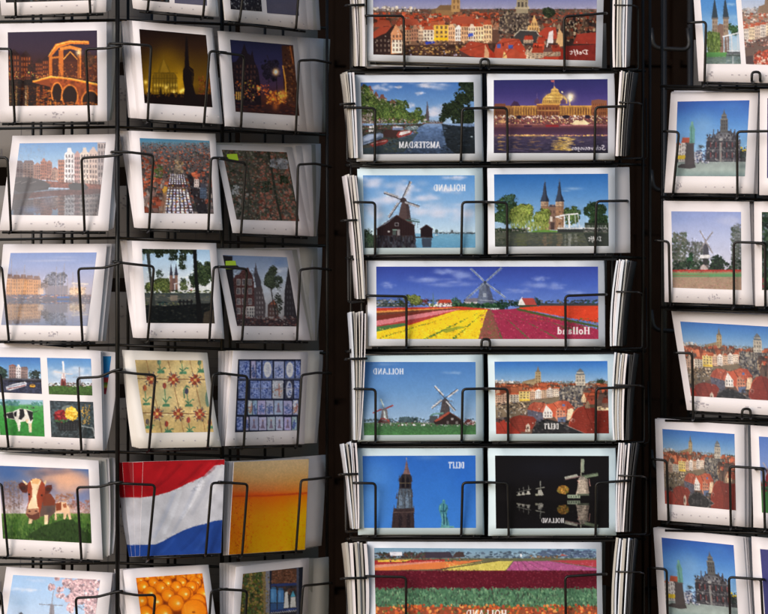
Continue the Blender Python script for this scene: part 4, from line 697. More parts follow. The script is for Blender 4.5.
def paint_town(p, text=True):         # zoom (480, 340, .2214)
    p.org(480, 340, .2214)
    p.g([(92, (44, 104, 188)), (140, (84, 138, 196)), (186, (134, 168, 200)), (200, (140, 150, 150))])
    p.r(60, 196, 600, 440, (104, 78, 66))
    p.d(64, 186, 590, 202, 170, 3, 7, [(96, 108, 100), (120, 120, 112), (84, 92, 84), (140, 110, 96)], asp=2); p.d(68, 182, 150, 194, 16, 3, 7, [(206, 202, 196), (160, 150, 140)], rect=True)
    p.d(64, 200, 590, 245, 420, 4, 11, [(186, 84, 48), (150, 70, 46), (204, 112, 70), (96, 84, 76), (120, 100, 90), (206, 96, 50), (170, 150, 130)], asp=1.7, rect=True)
    p.po([(188, 208), (190, 190), (205, 184), (240, 176), (252, 172), (252, 206)], (142, 122, 92)); p.r(210, 188, 252, 208, (160, 138, 104)); p.r(249, 144, 275, 196, (172, 150, 110)); p.win(250, 146, 274, 194, 2, 4, (120, 100, 76)); p.po([(250, 146), (257, 136), (262, 116), (267, 136), (274, 146)], (120, 106, 86))
    p.tree(545, 192, 22, 15, [(50, 70, 46), (40, 56, 42)], 60)
    p.roofs(64, 204, 590, 244, 150, 22, 46, [(186, 84, 48), (160, 74, 48), (204, 104, 62), (110, 84, 72)], [(206, 180, 150), (150, 120, 96), (190, 150, 120)])
    W = (92, 80, 76)
    for x0, x1, y0, c, s_ in ((68, 100, 238, (206, 168, 140), 'g'), (98, 136, 240, (198, 160, 136), 'b'), (134, 178, 238, (218, 204, 182), 'm'), (176, 226, 232, (228, 200, 118), 'f'), (224, 252, 224, (214, 172, 140), 'b'), (250, 278, 222, (226, 214, 202), 's'), (276, 304, 216, (214, 178, 146), 'g'), (302, 330, 214, (230, 216, 202), 'b'), (328, 356, 210, (226, 206, 184), 'g')):
        p.house(x0, y0, x1, 292 - (x0 - 68) * .14, c, (196, 86, 50) if s_ in 'gm' else None, s_, W, 3, 4, .2)
    p.r(178, 268, 226, 274, (236, 190, 50)); p.r(150, 282, 182, 288, (70, 90, 170))
    p.po([(68, 300), (150, 284), (250, 272), (355, 255), (365, 268), (330, 290), (215, 325), (150, 348), (68, 352)], (122, 106, 86)); p.d(70, 282, 330, 312, 130, 3, 7, [(200, 180, 150), (90, 76, 66), (150, 120, 90), (60, 54, 54)], asp=1.6); p.d(75, 310, 210, 345, 20, 3, 6, [(80, 74, 70), (170, 160, 150)])
    p.po([(356, 262), (362, 224), (385, 210), (400, 206), (470, 206), (500, 212), (508, 246), (440, 284)], (92, 88, 88)); p.d(360, 208, 505, 275, 190, 3, 7, [(120, 114, 108), (66, 66, 74), (150, 140, 124), (80, 74, 72)], asp=.8)
    p.r(432, 156, 474, 206, (178, 168, 150)); p.win(434, 160, 472, 204, 3, 3, (96, 94, 96), .5, .6); p.po([(434, 158), (438, 142), (452, 128), (467, 142), (472, 158)], (100, 104, 108)); p.r(430, 190, 476, 196, (196, 186, 170)); p.r(436, 146, 470, 150, (170, 164, 150))
    p.po([(470, 250), (480, 224), (520, 218), (580, 222), (584, 250), (540, 262)], (196, 84, 50)); p.d(470, 222, 582, 300, 150, 4, 10, [(196, 84, 50), (166, 66, 44), (210, 180, 140), (96, 70, 60), (80, 60, 56)], asp=1.3, rect=True); p.po([(540, 300), (546, 250), (556, 240), (562, 255), (562, 300)], (220, 190, 130)); p.po([(505, 290), (510, 258), (524, 250), (530, 290)], (200, 196, 190))
    p.po([(385, 270), (420, 258), (462, 280), (470, 300), (440, 312), (400, 300)], (74, 72, 76)); p.d(385, 262, 470, 310, 34, 4, 9, [(110, 104, 100), (56, 54, 60), (150, 130, 110)], asp=1.5)
    p.po([(212, 314), (226, 292), (246, 280), (292, 284), (310, 318), (282, 330)], (182, 86, 62)); p.po([(212, 314), (282, 328), (288, 372), (276, 388), (216, 345)], (92, 90, 104)); p.n(210, 280, 312, 390, 7, .16)
    p.po([(284, 332), (298, 296), (316, 306), (328, 330), (328, 352), (286, 352)], (228, 218, 208)); p.win(288, 322, 326, 350, 3, 2, (96, 90, 96)); p.po([(330, 284), (360, 274), (398, 276), (424, 304), (420, 316), (392, 330), (388, 352), (350, 306)], (196, 92, 62)); p.n(330, 274, 425, 352, 7, .18); p.r(372, 290, 384, 300, (90, 110, 160)); p.po([(296, 290), (330, 286), (350, 312), (345, 350), (326, 346), (326, 324)], (206, 86, 54))
    p.po([(340, 352), (346, 312), (362, 306), (388, 336), (388, 360), (350, 366)], (206, 130, 96)); p.win(346, 316, 386, 358, 3, 3, (84, 70, 72)); p.po([(390, 372), (396, 316), (412, 306), (424, 316), (412, 352)], (226, 196, 160)); p.po([(350, 352), (388, 346), (386, 372), (352, 372)], (96, 110, 140))
    p.po([(400, 384), (420, 332), (444, 306), (472, 297), (586, 303), (586, 430), (480, 425), (398, 392)], (128, 42, 32)); p.po([(500, 300), (586, 303), (586, 430), (520, 428)], (112, 26, 20), .6); p.n(400, 296, 586, 430, 9, .06); p.e(420, 364, 9, 10, (180, 170, 160)); p.e(420, 366, 5, 6, (60, 50, 50)); p.l([(444, 306), (420, 332), (402, 384)], 4, (190, 70, 44))
    p.po([(232, 430), (240, 396), (262, 372), (300, 356), (340, 366), (400, 390), (490, 430)], (44, 44, 46)); p.l([(360, 374), (485, 426)], 3, (150, 146, 140)); p.d(240, 360, 400, 424, 60, 4, 10, [(60, 60, 62), (34, 34, 38), (80, 76, 76)], asp=1.5, a=.7)
    p.po([(132, 358), (150, 346), (180, 340), (240, 346), (256, 362), (236, 402), (214, 414), (180, 416), (140, 380)], (144, 52, 40)); p.n(130, 338, 258, 416, 9, .07); p.po([(204, 416), (208, 386), (218, 376), (226, 388), (226, 414)], (214, 196, 176)); p.e(216, 398, 4, 6, (70, 56, 56))
    p.po([(66, 372), (84, 362), (128, 364), (150, 392), (186, 420), (186, 430), (66, 430)], (170, 52, 38)); p.n(66, 360, 186, 430, 9, .06); p.d(76, 352, 130, 370, 14, 4, 8, [(50, 44, 46), (90, 80, 78)]); p.d(80, 240, 580, 420, 20, 2, 3.4, [(206, 196, 184), (190, 180, 166)], rect=True, a=.7)
    p.roofs(470, 232, 580, 292, 26, 34, 60, [(190, 80, 48), (150, 62, 44), (96, 74, 66)], [(214, 184, 144), (110, 88, 76), (170, 140, 110)])
    p.po([(444, 306), (472, 297), (500, 360), (480, 425), (400, 390)], (146, 48, 36), .7); p.l([(470, 298), (520, 425)], 3, (96, 26, 20), .8); p.n(400, 296, 586, 430, 3, .07)
    for i in range(9): p.l([(432 - i * 3.5, 318 + i * 8.5), (482 + i * 4, 312 + i * 13)], 1.2, (110, 38, 30), .5); p.l([(486 + i * 4, 312 + i * 13), (586, 318 + i * 13)], 1.2, (84, 24, 20), .5)
    for i in range(6): p.l([(72, 376 + i * 9), (130 + i * 9, 372 + i * 9)], 1.2, (130, 40, 32), .5); p.l([(150, 352 + i * 10), (250, 354 + i * 9)], 1.2, (100, 36, 30), .5)
    for a in ((150, 346, 176, 412), (180, 340, 216, 414), (84, 362, 120, 425), (128, 364, 186, 425), (246, 280, 232, 326), (292, 284, 262, 330), (330, 284, 352, 312), (398, 276, 392, 330)): p.l([a[:2], a[2:]], 3, (110, 40, 30), .7)
    p.po([(366, 276), (398, 276), (424, 304), (405, 312)], (170, 64, 44), .7); p.po([(226, 292), (246, 280), (262, 320), (212, 314)], (160, 66, 48), .6)
    if text: p.txt('DELFT', 288, 377, 356, 403, (236, 232, 228), False, 1.)
def pic_town(p): paint_town(p, True)
def pic_town_plain(p): paint_town(p, False)

def pic_townhall(p):                  # zoom (640, 80, .2085)
    p.g([(95, (24, 84, 180)), (190, (64, 128, 204)), (300, (122, 176, 226)), (395, (170, 200, 222))]); p.s(300, 220, 70, 60, (124, 170, 214), .6); p.s(190, 110, 60, 40, (26, 76, 168), .7); p.s(440, 130, 60, 30, (60, 124, 200), .5)
    p.tree(500, 365, 26, 50, [(54, 66, 62), (40, 50, 52)], 70); p.r(475, 375, 530, 402, (54, 56, 60)); p.d(480, 320, 525, 345, 6, 4, 7, [(206, 180, 40)])
    p.house(168, 292, 200, 392, (196, 188, 180), (190, 100, 76), 'g', (110, 104, 110), 3, 4, .2); p.house(198, 276, 244, 392, (214, 206, 200), (196, 78, 48), 'm', (120, 110, 112), 4, 4, .22); p.r(262, 345, 300, 392, (176, 176, 186)); p.d(268, 334, 322, 392, 40, 3, 7, [(70, 88, 130), (84, 96, 124), (60, 64, 84), (104, 110, 128)], jit=6); p.tree(298, 322, 16, 12, [(70, 80, 80)], 24)
    B = (50, 48, 58)
    p.po([(316, 396), (318, 296), (328, 282), (346, 276), (350, 254), (354, 276), (372, 250), (386, 244), (436, 244), (446, 256), (455, 240), (460, 268), (480, 300), (482, 400)], B)
    p.po([(384, 250), (386, 190), (391, 184), (392, 168), (400, 158), (404, 138), (408, 158), (416, 168), (417, 184), (421, 190), (422, 250)], (88, 88, 88)); p.win(388, 190, 420, 240, 3, 3, (48, 48, 56), .5, .7); p.r(384, 186, 422, 190, (130, 128, 120)); p.r(390, 168, 418, 171, (130, 130, 126)); p.win(393, 172, 416, 184, 3, 1, (60, 60, 68))
    for x in (353, 374, 436, 455): p.l([(x, 236), (x, 262)], 5, (70, 68, 74))
    p.po([(366, 262), (388, 252), (420, 252), (446, 266), (446, 282), (366, 282)], (104, 106, 114)); p.d(322, 262, 480, 392, 210, 2.5, 5, [(84, 82, 90), (32, 32, 40), (130, 128, 130), (58, 54, 62)], asp=.6)
    for i in range(6):
        for y in (296, 346): p.r(326 + i * 26, y, 335 + i * 26, y + 28, (36, 38, 48)); p.r(336 + i * 26, y + 2, 341 + i * 26, y + 26, (130, 46, 48), .85)
    for y in (288, 334, 384): p.l([(318, y), (482, y + 2)], 2.5, (130, 128, 128), .7)
    p.r(382, 300, 392, 392, (150, 148, 144), .8); p.e(388, 285, 9, 7, (150, 150, 150))
    p.g([(392, (140, 152, 150)), (430, (158, 174, 168)), (466, (116, 142, 142))], 160, 535); p.n(165, 394, 530, 466, 20, .04); p.d(250, 388, 330, 398, 24, 3, 6, [(60, 60, 70), (200, 200, 210), (120, 130, 160)]); p.s(500, 415, 30, 12, (96, 116, 116), .6); p.s(190, 430, 40, 16, (104, 126, 122), .5)
    p.r(178, 372, 184, 396, (60, 60, 70)); p.po([(174, 374), (182, 362), (214, 360), (224, 372), (216, 380), (180, 380)], (226, 190, 40)); p.po([(180, 412), (200, 402), (262, 402), (268, 420), (236, 426), (182, 420)], (64, 58, 60))
    p.po([(214, 410), (222, 304), (258, 300), (262, 402)], (72, 64, 66)); p.r(218, 300, 262, 308, (92, 84, 84)); p.po([(236, 302), (240, 250), (238, 228), (244, 214), (250, 200), (257, 214), (264, 236), (262, 302)], (98, 156, 146)); p.l([(246, 226), (248, 300)], 4, (64, 116, 112)); p.e(250, 206, 6, 8, (110, 166, 152))

def pic_mill_tulips(p):
    p.g([(98, (140, 158, 214)), (220, (180, 190, 226)), (380, (206, 206, 222))]); p.s(180, 130, 60, 30, (134, 156, 210), .6); p.cloud(430, 150, 60, 40, (188, 194, 224), .5)
    p.d(152, 205, 222, 385, 260, 3, 9, [(96, 100, 88), (78, 90, 72), (112, 110, 98), (66, 82, 62)], a=.7); p.d(215, 248, 300, 385, 200, 3, 9, [(112, 112, 112), (92, 96, 92), (78, 88, 76)], a=.7); p.d(438, 180, 492, 385, 260, 3, 9, [(92, 100, 92), (74, 86, 76), (112, 116, 112)], a=.75); p.d(452, 165, 490, 250, 60, 3, 7, [(120, 124, 128), (96, 104, 104)], a=.6)
    for x in (165, 178, 190, 250, 264, 460, 474): p.l([(x, 385), (x + 3, 230)], 2, (84, 80, 78), .7)
    p.tree(240, 340, 24, 38, [(50, 104, 60), (40, 84, 54)], 70); p.tree(372, 350, 36, 44, [(46, 68, 52), (36, 54, 46)], 90); p.d(155, 340, 490, 386, 150, 4, 9, [(44, 60, 48), (56, 76, 56), (34, 44, 40)])
    p.po([(302, 316), (305, 264), (310, 252), (318, 250), (326, 262), (332, 316)], (78, 78, 88)); p.po([(300, 328), (330, 328), (324, 376), (304, 376)], (58, 58, 60)); p.po([(286, 322), (290, 312), (334, 310), (338, 322), (332, 327), (292, 328)], (222, 220, 222)); p.po([(282, 386), (292, 360), (330, 360), (326, 386)], (120, 110, 110)); p.po([(290, 372), (306, 356), (324, 374), (324, 384), (290, 384)], (186, 170, 168))
    for q in ((287, 194), (350, 200), (284, 292), (348, 304)): p.l([(316, 246), q], 6, (170, 164, 166)); p.l([(316, 246), q], 2, (110, 104, 110))
    p.r(150, 382, 495, 398, (196, 52, 46)); p.r(150, 391, 495, 404, (150, 130, 100)); p.d(150, 381, 495, 397, 90, 2, 4, [(216, 66, 56), (170, 44, 44)], asp=2); p.g([(398, (140, 150, 104)), (404, (96, 152, 100)), (416, (98, 148, 100)), (420, (160, 138, 116))], 150, 495)
    p.g([(418, (166, 140, 118)), (484, (172, 142, 122))], 150, 495); p.d(152, 420, 492, 482, 330, 2, 4, [(186, 150, 124), (150, 124, 100), (136, 130, 92), (176, 120, 110)], asp=1.6, a=.8); p.r(155, 408, 330, 412, (206, 80, 74), .5)

def pic_oostpoort_tall(p):            # zoom (600, 0, .21875)
    p.g([(-90, (60, 124, 200)), (40, (84, 146, 210)), (140, (150, 190, 224)), (240, (190, 208, 216))]); p.cloud(600, 20, 30, 8, (150, 190, 226)); p.cloud(600, 80, 40, 16, (140, 184, 220), .5)
    p.tree(610, 130, 32, 34, [(70, 110, 60), (56, 90, 56)], 70); p.tree(540, 140, 20, 40, [(70, 100, 56)], 30)
    p.r(512, 80, 538, 158, (158, 138, 118)); p.r(563, 78, 588, 166, (160, 138, 116)); p.po([(510, 84), (520, 10), (524, -14), (528, 10), (540, 84)], (52, 66, 78)); p.po([(561, 82), (568, 10), (572, -14), (577, 10), (590, 82)], (52, 66, 78)); p.r(510, 80, 540, 88, (110, 104, 100)); p.r(561, 78, 590, 86, (110, 104, 100)); p.po([(536, 118), (548, 108), (564, 112), (564, 240), (546, 240)], (136, 106, 92)); p.win(514, 92, 536, 150, 2, 3, (110, 92, 84)); p.win(565, 92, 586, 150, 2, 3, (110, 92, 84)); p.r(570, 160, 590, 240, (130, 106, 96))
    p.tree(516, 178, 36, 62, [(112, 136, 62), (92, 118, 56), (140, 158, 84)], 170, .2); p.d(490, 150, 548, 244, 160, 2, 5, [(120, 144, 70), (86, 108, 54)], asp=.4)
    p.l([(560, 168), (640, 148)], 6, (222, 226, 232)); p.l([(600, 162), (604, 240)], 6, (206, 210, 216)); p.l([(580, 168), (584, 240)], 3, (200, 204, 210)); p.l([(628, 150), (632, 240)], 5, (196, 204, 214)); p.r(580, 236, 650, 246, (90, 92, 96)); p.r(580, 230, 650, 234, (220, 222, 226))
    p.g([(240, (94, 156, 84)), (258, (84, 140, 76)), (262, (104, 124, 116)), (300, (118, 136, 132))], 450, 580); p.g([(248, (70, 76, 70)), (262, (100, 120, 122)), (300, (120, 138, 140))], 576, 660); p.d(480, 258, 650, 296, 60, 4, 10, [(90, 110, 84), (140, 154, 150), (70, 90, 80)], asp=4, a=.6); p.r(604, 256, 612, 292, (190, 196, 200), .6)

def pic_town_tall(p):
    p.g([(-100, (110, 160, 214)), (0, (170, 186, 214)), (60, (200, 204, 214))])
    p.r(640, 44, 900, 300, (150, 120, 100)); p.d(650, 44, 880, 120, 200, 4, 10, [(196, 92, 62), (176, 80, 54), (150, 130, 116), (206, 190, 176), (110, 96, 92)], asp=1.5, rect=True); p.d(655, 36, 740, 58, 20, 4, 8, [(196, 190, 190), (150, 150, 150)], rect=True); p.po([(720, 60), (726, 30), (752, 20), (756, -10), (764, -40), (772, -10), (775, 60)], (140, 116, 96)); p.r(830, 0, 860, 60, (150, 140, 130))
    for i in range(8): p.house(655 + i * 26, 112 - i * 5, 682 + i * 26, 200 - i * 10, ((226, 214, 200), (230, 206, 170), (214, 190, 170))[i % 3], (196, 90, 60), 'gbm'[i % 3], (110, 100, 100), 3, 4, .2)
    p.po([(648, 200), (880, 130), (880, 190), (760, 240), (655, 262)], (112, 92, 84)); p.d(652, 180, 770, 214, 60, 3, 7, [(206, 190, 180), (120, 80, 70), (190, 110, 90), (80, 70, 72)], asp=1.6)
    p.po([(700, 300), (706, 250), (730, 228), (745, 240), (770, 300)], (196, 74, 50)); p.po([(735, 240), (760, 226), (830, 232), (860, 300), (765, 300)], (206, 84, 58)); p.n(700, 226, 860, 300, 8, .2); p.d(700, 236, 790, 296, 30, 4, 8, [(110, 60, 54), (226, 200, 180)], a=.8); p.e(683, 278, 9, 10, (160, 170, 200)); p.po([(655, 262), (700, 252), (704, 300), (655, 300)], (84, 70, 70))

def pic_amsterdam_canal(p):
    p.g([(110, (58, 104, 172)), (220, (96, 138, 190)), (320, (150, 176, 206))])
    for a in ((450, 132, 80, 22), (205, 144, 46, 20), (408, 168, 20, 10), (295, 138, 24, 9), (368, 234, 20, 14), (485, 250, 46, 28), (470, 280, 50, 18)): p.cloud(*a, (196, 196, 210), .8, 18)
    for x0, x1, y0, c in ((104, 135, 120, (104, 84, 76)), (132, 172, 132, (126, 112, 104)), (170, 198, 160, (96, 80, 76)), (192, 240, 176, (128, 112, 108)), (238, 300, 204, (150, 134, 124))): p.house(x0, y0, x1, 345, c, (110, 66, 56), 'bsg'[int(x0) % 3], (206, 204, 204), 3, 7, .12)
    G = [(84, 108, 48), (62, 88, 42), (112, 130, 62)]
    for a in ((128, 225, 44, 100), (180, 246, 54, 84), (240, 254, 48, 74), (300, 262, 58, 66), (352, 290, 42, 42), (400, 286, 44, 42), (440, 302, 22, 26)): p.tree(*a, G, 90, .17)
    p.tree(168, 215, 30, 30, G, 40)
    p.po([(436, 312), (440, 262), (443, 238), (446, 206), (450, 238), (453, 262), (457, 312)], (84, 74, 80)); p.e(447, 240, 5, 7, (96, 88, 92))
    p.d(110, 300, 440, 350, 110, 3, 7, [(120, 104, 92), (60, 56, 52), (190, 186, 180), (150, 70, 60)], asp=1.2, a=.85)
    D_ = [(34, 46, 28), (26, 36, 26), (52, 66, 38)]
    for a in ((585, 270, 60, 70), (640, 225, 56, 90), (670, 160, 50, 50), (560, 250, 40, 44), (530, 292, 26, 34), (650, 310, 50, 50)): p.tree(*a, D_, 120, .16)
    p.d(610, 110, 690, 150, 60, 5, 12, [(24, 34, 24), (36, 48, 32)])
    p.l([(430, 322), (525, 322)], 6, (120, 96, 84)); p.d(460, 312, 520, 320, 8, 3, 5, [(90, 76, 74)])
    p.g([(326, (120, 146, 184)), (350, (84, 110, 152)), (420, (64, 82, 112)), (484, (38, 48, 64))], 90, 700); p.n(100, 330, 690, 484, 9, .14)
    p.po([(520, 326), (560, 332), (700, 345), (700, 490), (600, 490), (545, 440), (530, 380)], (24, 28, 30), .85); p.d(520, 335, 690, 480, 120, 5, 14, [(34, 40, 44), (18, 22, 24), (50, 62, 74)], asp=4, a=.6); p.d(300, 340, 540, 478, 150, 5, 16, [(96, 122, 160), (54, 72, 100), (74, 96, 130)], asp=5, a=.45); p.po([(110, 430), (300, 400), (400, 370), (330, 470), (110, 486)], (44, 54, 50), .6)
    p.po([(100, 336), (440, 324), (400, 344), (372, 366), (300, 400), (240, 412), (170, 446), (100, 452)], (62, 60, 54)); p.d(104, 330, 400, 372, 150, 3, 8, [(84, 80, 70), (44, 48, 40), (130, 120, 110), (70, 84, 54), (110, 60, 52)], asp=1.6); p.d(104, 360, 300, 440, 90, 4, 10, [(46, 48, 46), (70, 74, 76), (36, 38, 36)], asp=2.4)
    p.d(225, 385, 380, 470, 70, 5, 12, [(52, 62, 44), (40, 44, 44), (84, 84, 70)], asp=3, a=.5)
    p.po([(218, 372), (232, 358), (290, 352), (312, 362), (320, 388), (290, 398), (226, 394)], (62, 42, 40)); p.r(268, 344, 322, 358, (110, 124, 160)); p.r(270, 340, 320, 346, (190, 190, 200)); p.po([(288, 386), (298, 366), (350, 356), (370, 366), (362, 380), (300, 398)], (150, 56, 52)); p.po([(300, 382), (310, 368), (360, 360), (360, 370), (316, 384)], (206, 200, 198)); p.po([(330, 352), (340, 340), (395, 336), (400, 354), (350, 360)], (110, 130, 136)); p.d(332, 336, 400, 356, 18, 3, 6, [(190, 196, 200), (90, 100, 104)], asp=2)
    p.po([(117, 392), (140, 380), (205, 372), (220, 378), (220, 396), (150, 424), (117, 436)], (116, 132, 160)); p.po([(120, 400), (150, 384), (205, 378), (212, 386), (150, 408), (120, 416)], (150, 164, 188)); p.l([(120, 424), (215, 394)], 4, (70, 80, 100)); p.po([(150, 432), (190, 412), (240, 404), (248, 414), (230, 430), (170, 444)], (130, 46, 44)); p.l([(160, 430), (238, 412)], 4, (190, 150, 140)); p.d(150, 330, 180, 366, 10, 4, 7, [(206, 204, 206)])
    p.e(674, 392, 6, 3, (170, 190, 200)); p.txt('AMSTERDAM', 300, 417, 513, 449, (226, 226, 236), False, 1.)

def pic_kurhaus(p):
    p.g([(95, (42, 42, 100)), (170, (58, 50, 112)), (230, (84, 70, 132)), (300, (96, 66, 80))])
    G = (176, 120, 46)
    p.r(60, 232, 670, 300, (150, 96, 44)); p.win(75, 246, 295, 280, 16, 1, (96, 56, 36), .45, .9); p.win(405, 246, 575, 280, 13, 1, (96, 56, 36), .45, .9)
    p.r(165, 232, 290, 240, (206, 150, 62)); p.r(405, 232, 570, 240, (200, 146, 62)); p.win(170, 240, 290, 284, 9, 1, (214, 160, 66), .3, .95); p.win(405, 240, 570, 284, 12, 1, (206, 150, 60), .3, .95)
    p.po([(155, 235), (165, 218), (176, 208), (192, 214), (206, 235)], (64, 42, 72)); p.r(75, 222, 130, 286, (120, 66, 44)); p.win(78, 232, 128, 280, 5, 2, (80, 42, 36)); p.r(570, 205, 648, 290, (150, 84, 46)); p.win(574, 212, 646, 284, 7, 3, (92, 48, 36)); p.po([(566, 222), (575, 206), (605, 200), (640, 206), (650, 222)], (130, 76, 56))
    p.r(292, 226, 406, 292, (138, 76, 42)); p.win(298, 238, 402, 286, 6, 2, (84, 42, 34), .5, .7); p.r(290, 222, 408, 230, (206, 146, 66)); p.r(290, 256, 408, 259, (190, 130, 60))
    p.po([(316, 222), (322, 196), (340, 178), (362, 168), (405, 168), (428, 180), (444, 200), (446, 222)], (196, 154, 70)); p.s(360, 192, 26, 18, (226, 190, 106), .8); p.s(425, 200, 16, 20, (232, 202, 130), .7); p.win(322, 204, 444, 220, 13, 1, (110, 66, 40), .5, .9); p.l([(330, 196), (436, 196)], 2.5, (150, 100, 50)); p.l([(345, 180), (425, 180)], 2, (150, 104, 54)); p.po([(362, 168), (364, 150), (380, 140), (400, 150), (406, 168)], (206, 166, 84)); p.win(366, 152, 404, 166, 5, 1, (120, 76, 46)); p.po([(372, 150), (380, 128), (390, 150)], (190, 150, 80)); p.l([(380, 134), (379, 102)], 2, (190, 160, 150)); p.po([(362, 104), (380, 102), (380, 114), (364, 112)], (190, 90, 90))
    for x in (292, 426): p.po([(x - 14, 224), (x - 12, 206), (x, 194), (x + 12, 206), (x + 14, 224)], (84, 60, 96)); p.l([(x, 196), (x - 1, 168)], 2, (120, 96, 130))
    p.e(462, 200, 8, 12, (220, 190, 130)); p.s(462, 188, 22, 22, (255, 232, 170), .9); p.s(462, 190, 9, 12, (255, 250, 226), 1.); p.e(420, 164, 5, 5, (240, 220, 170)); p.l([(458, 205), (460, 232)], 5, (220, 180, 100))
    p.r(60, 284, 670, 345, (112, 62, 62)); p.d(70, 284, 655, 332, 260, 3, 9, [(150, 92, 76), (84, 44, 52), (176, 120, 84), (196, 90, 80), (110, 70, 80)], asp=2, a=.75); p.d(70, 284, 655, 325, 90, 2, 4.5, [(255, 230, 170), (255, 206, 120), (240, 180, 120)]); p.d(75, 284, 650, 300, 60, 3, 6, [(240, 224, 206), (214, 190, 180)], asp=1.4)
    for a in ((440, 290, 18), (200, 292, 12), (550, 290, 14)): p.e(a[0], a[1], a[2], 9, (40, 30, 46))
    p.po([(470, 326), (490, 306), (510, 312), (530, 304), (556, 322), (550, 330), (474, 332)], (232, 206, 160)); p.s(110, 314, 16, 8, (255, 210, 130), .8); p.r(335, 330, 402, 344, (150, 34, 40)); p.r(225, 334, 265, 342, (60, 36, 56)); p.r(80, 326, 320, 331, (176, 110, 110), .6); p.r(410, 330, 650, 336, (190, 110, 120), .7)
    p.g([(342, (96, 50, 66)), (352, (70, 42, 60)), (376, (74, 50, 74)), (384, (96, 66, 90)), (392, (70, 58, 82)), (420, (56, 48, 72)), (478, (44, 40, 60))], 55, 680)
    p.d(75, 382, 650, 388, 70, 3, 8, [(255, 206, 100), (240, 170, 90), (206, 130, 110)], asp=3); p.s(250, 386, 120, 4, (240, 190, 90), .6)
    p.d(75, 390, 650, 476, 220, 8, 26, [(70, 64, 92), (46, 40, 60), (90, 78, 104)], asp=7, a=.45)
    for x, w, n, c in ((420, 60, 90, (196, 156, 66)), (440, 30, 40, (236, 200, 110)), (105, 14, 16, (196, 150, 76)), (190, 22, 12, (140, 104, 80)), (280, 24, 16, (150, 110, 70))):
        for _ in range(n):
            X_ = p.rng.normal(x, w * .55); Y_ = p.rng.uniform(394, 462); p.e(X_, Y_, p.rng.uniform(6, 20), 1.8, c, .5)
    p.po([(455, 476), (462, 462), (540, 466), (655, 458), (655, 478)], (26, 24, 34), .8)
    p.txt('Scheveningen', 468, 434, 642, 460, (226, 222, 230), True, 1.)

def mill(p, hub, tips, w, c, dk, lat=True):
    for (x, y) in tips:
        hx, hy = hub; dx, dy = x - hx, y - hy; L_ = math.hypot(dx, dy); nx, ny = -dy / L_ * w * .5, dx / L_ * w * .5
        a = .2
        p.po([(hx + dx * a, hy + dy * a), (hx + dx * a + 2 * nx, hy + dy * a + 2 * ny), (x + 2 * nx, y + 2 * ny), (x, y)], c)
        if lat:
            for k in range(1, 9):
                t = a + (1 - a) * k / 9; p.l([(hx + dx * t, hy + dy * t), (hx + dx * t + 2 * nx, hy + dy * t + 2 * ny)], w * .12, dk, .6)
        p.l([hub, (x, y)], w * .35, dk)

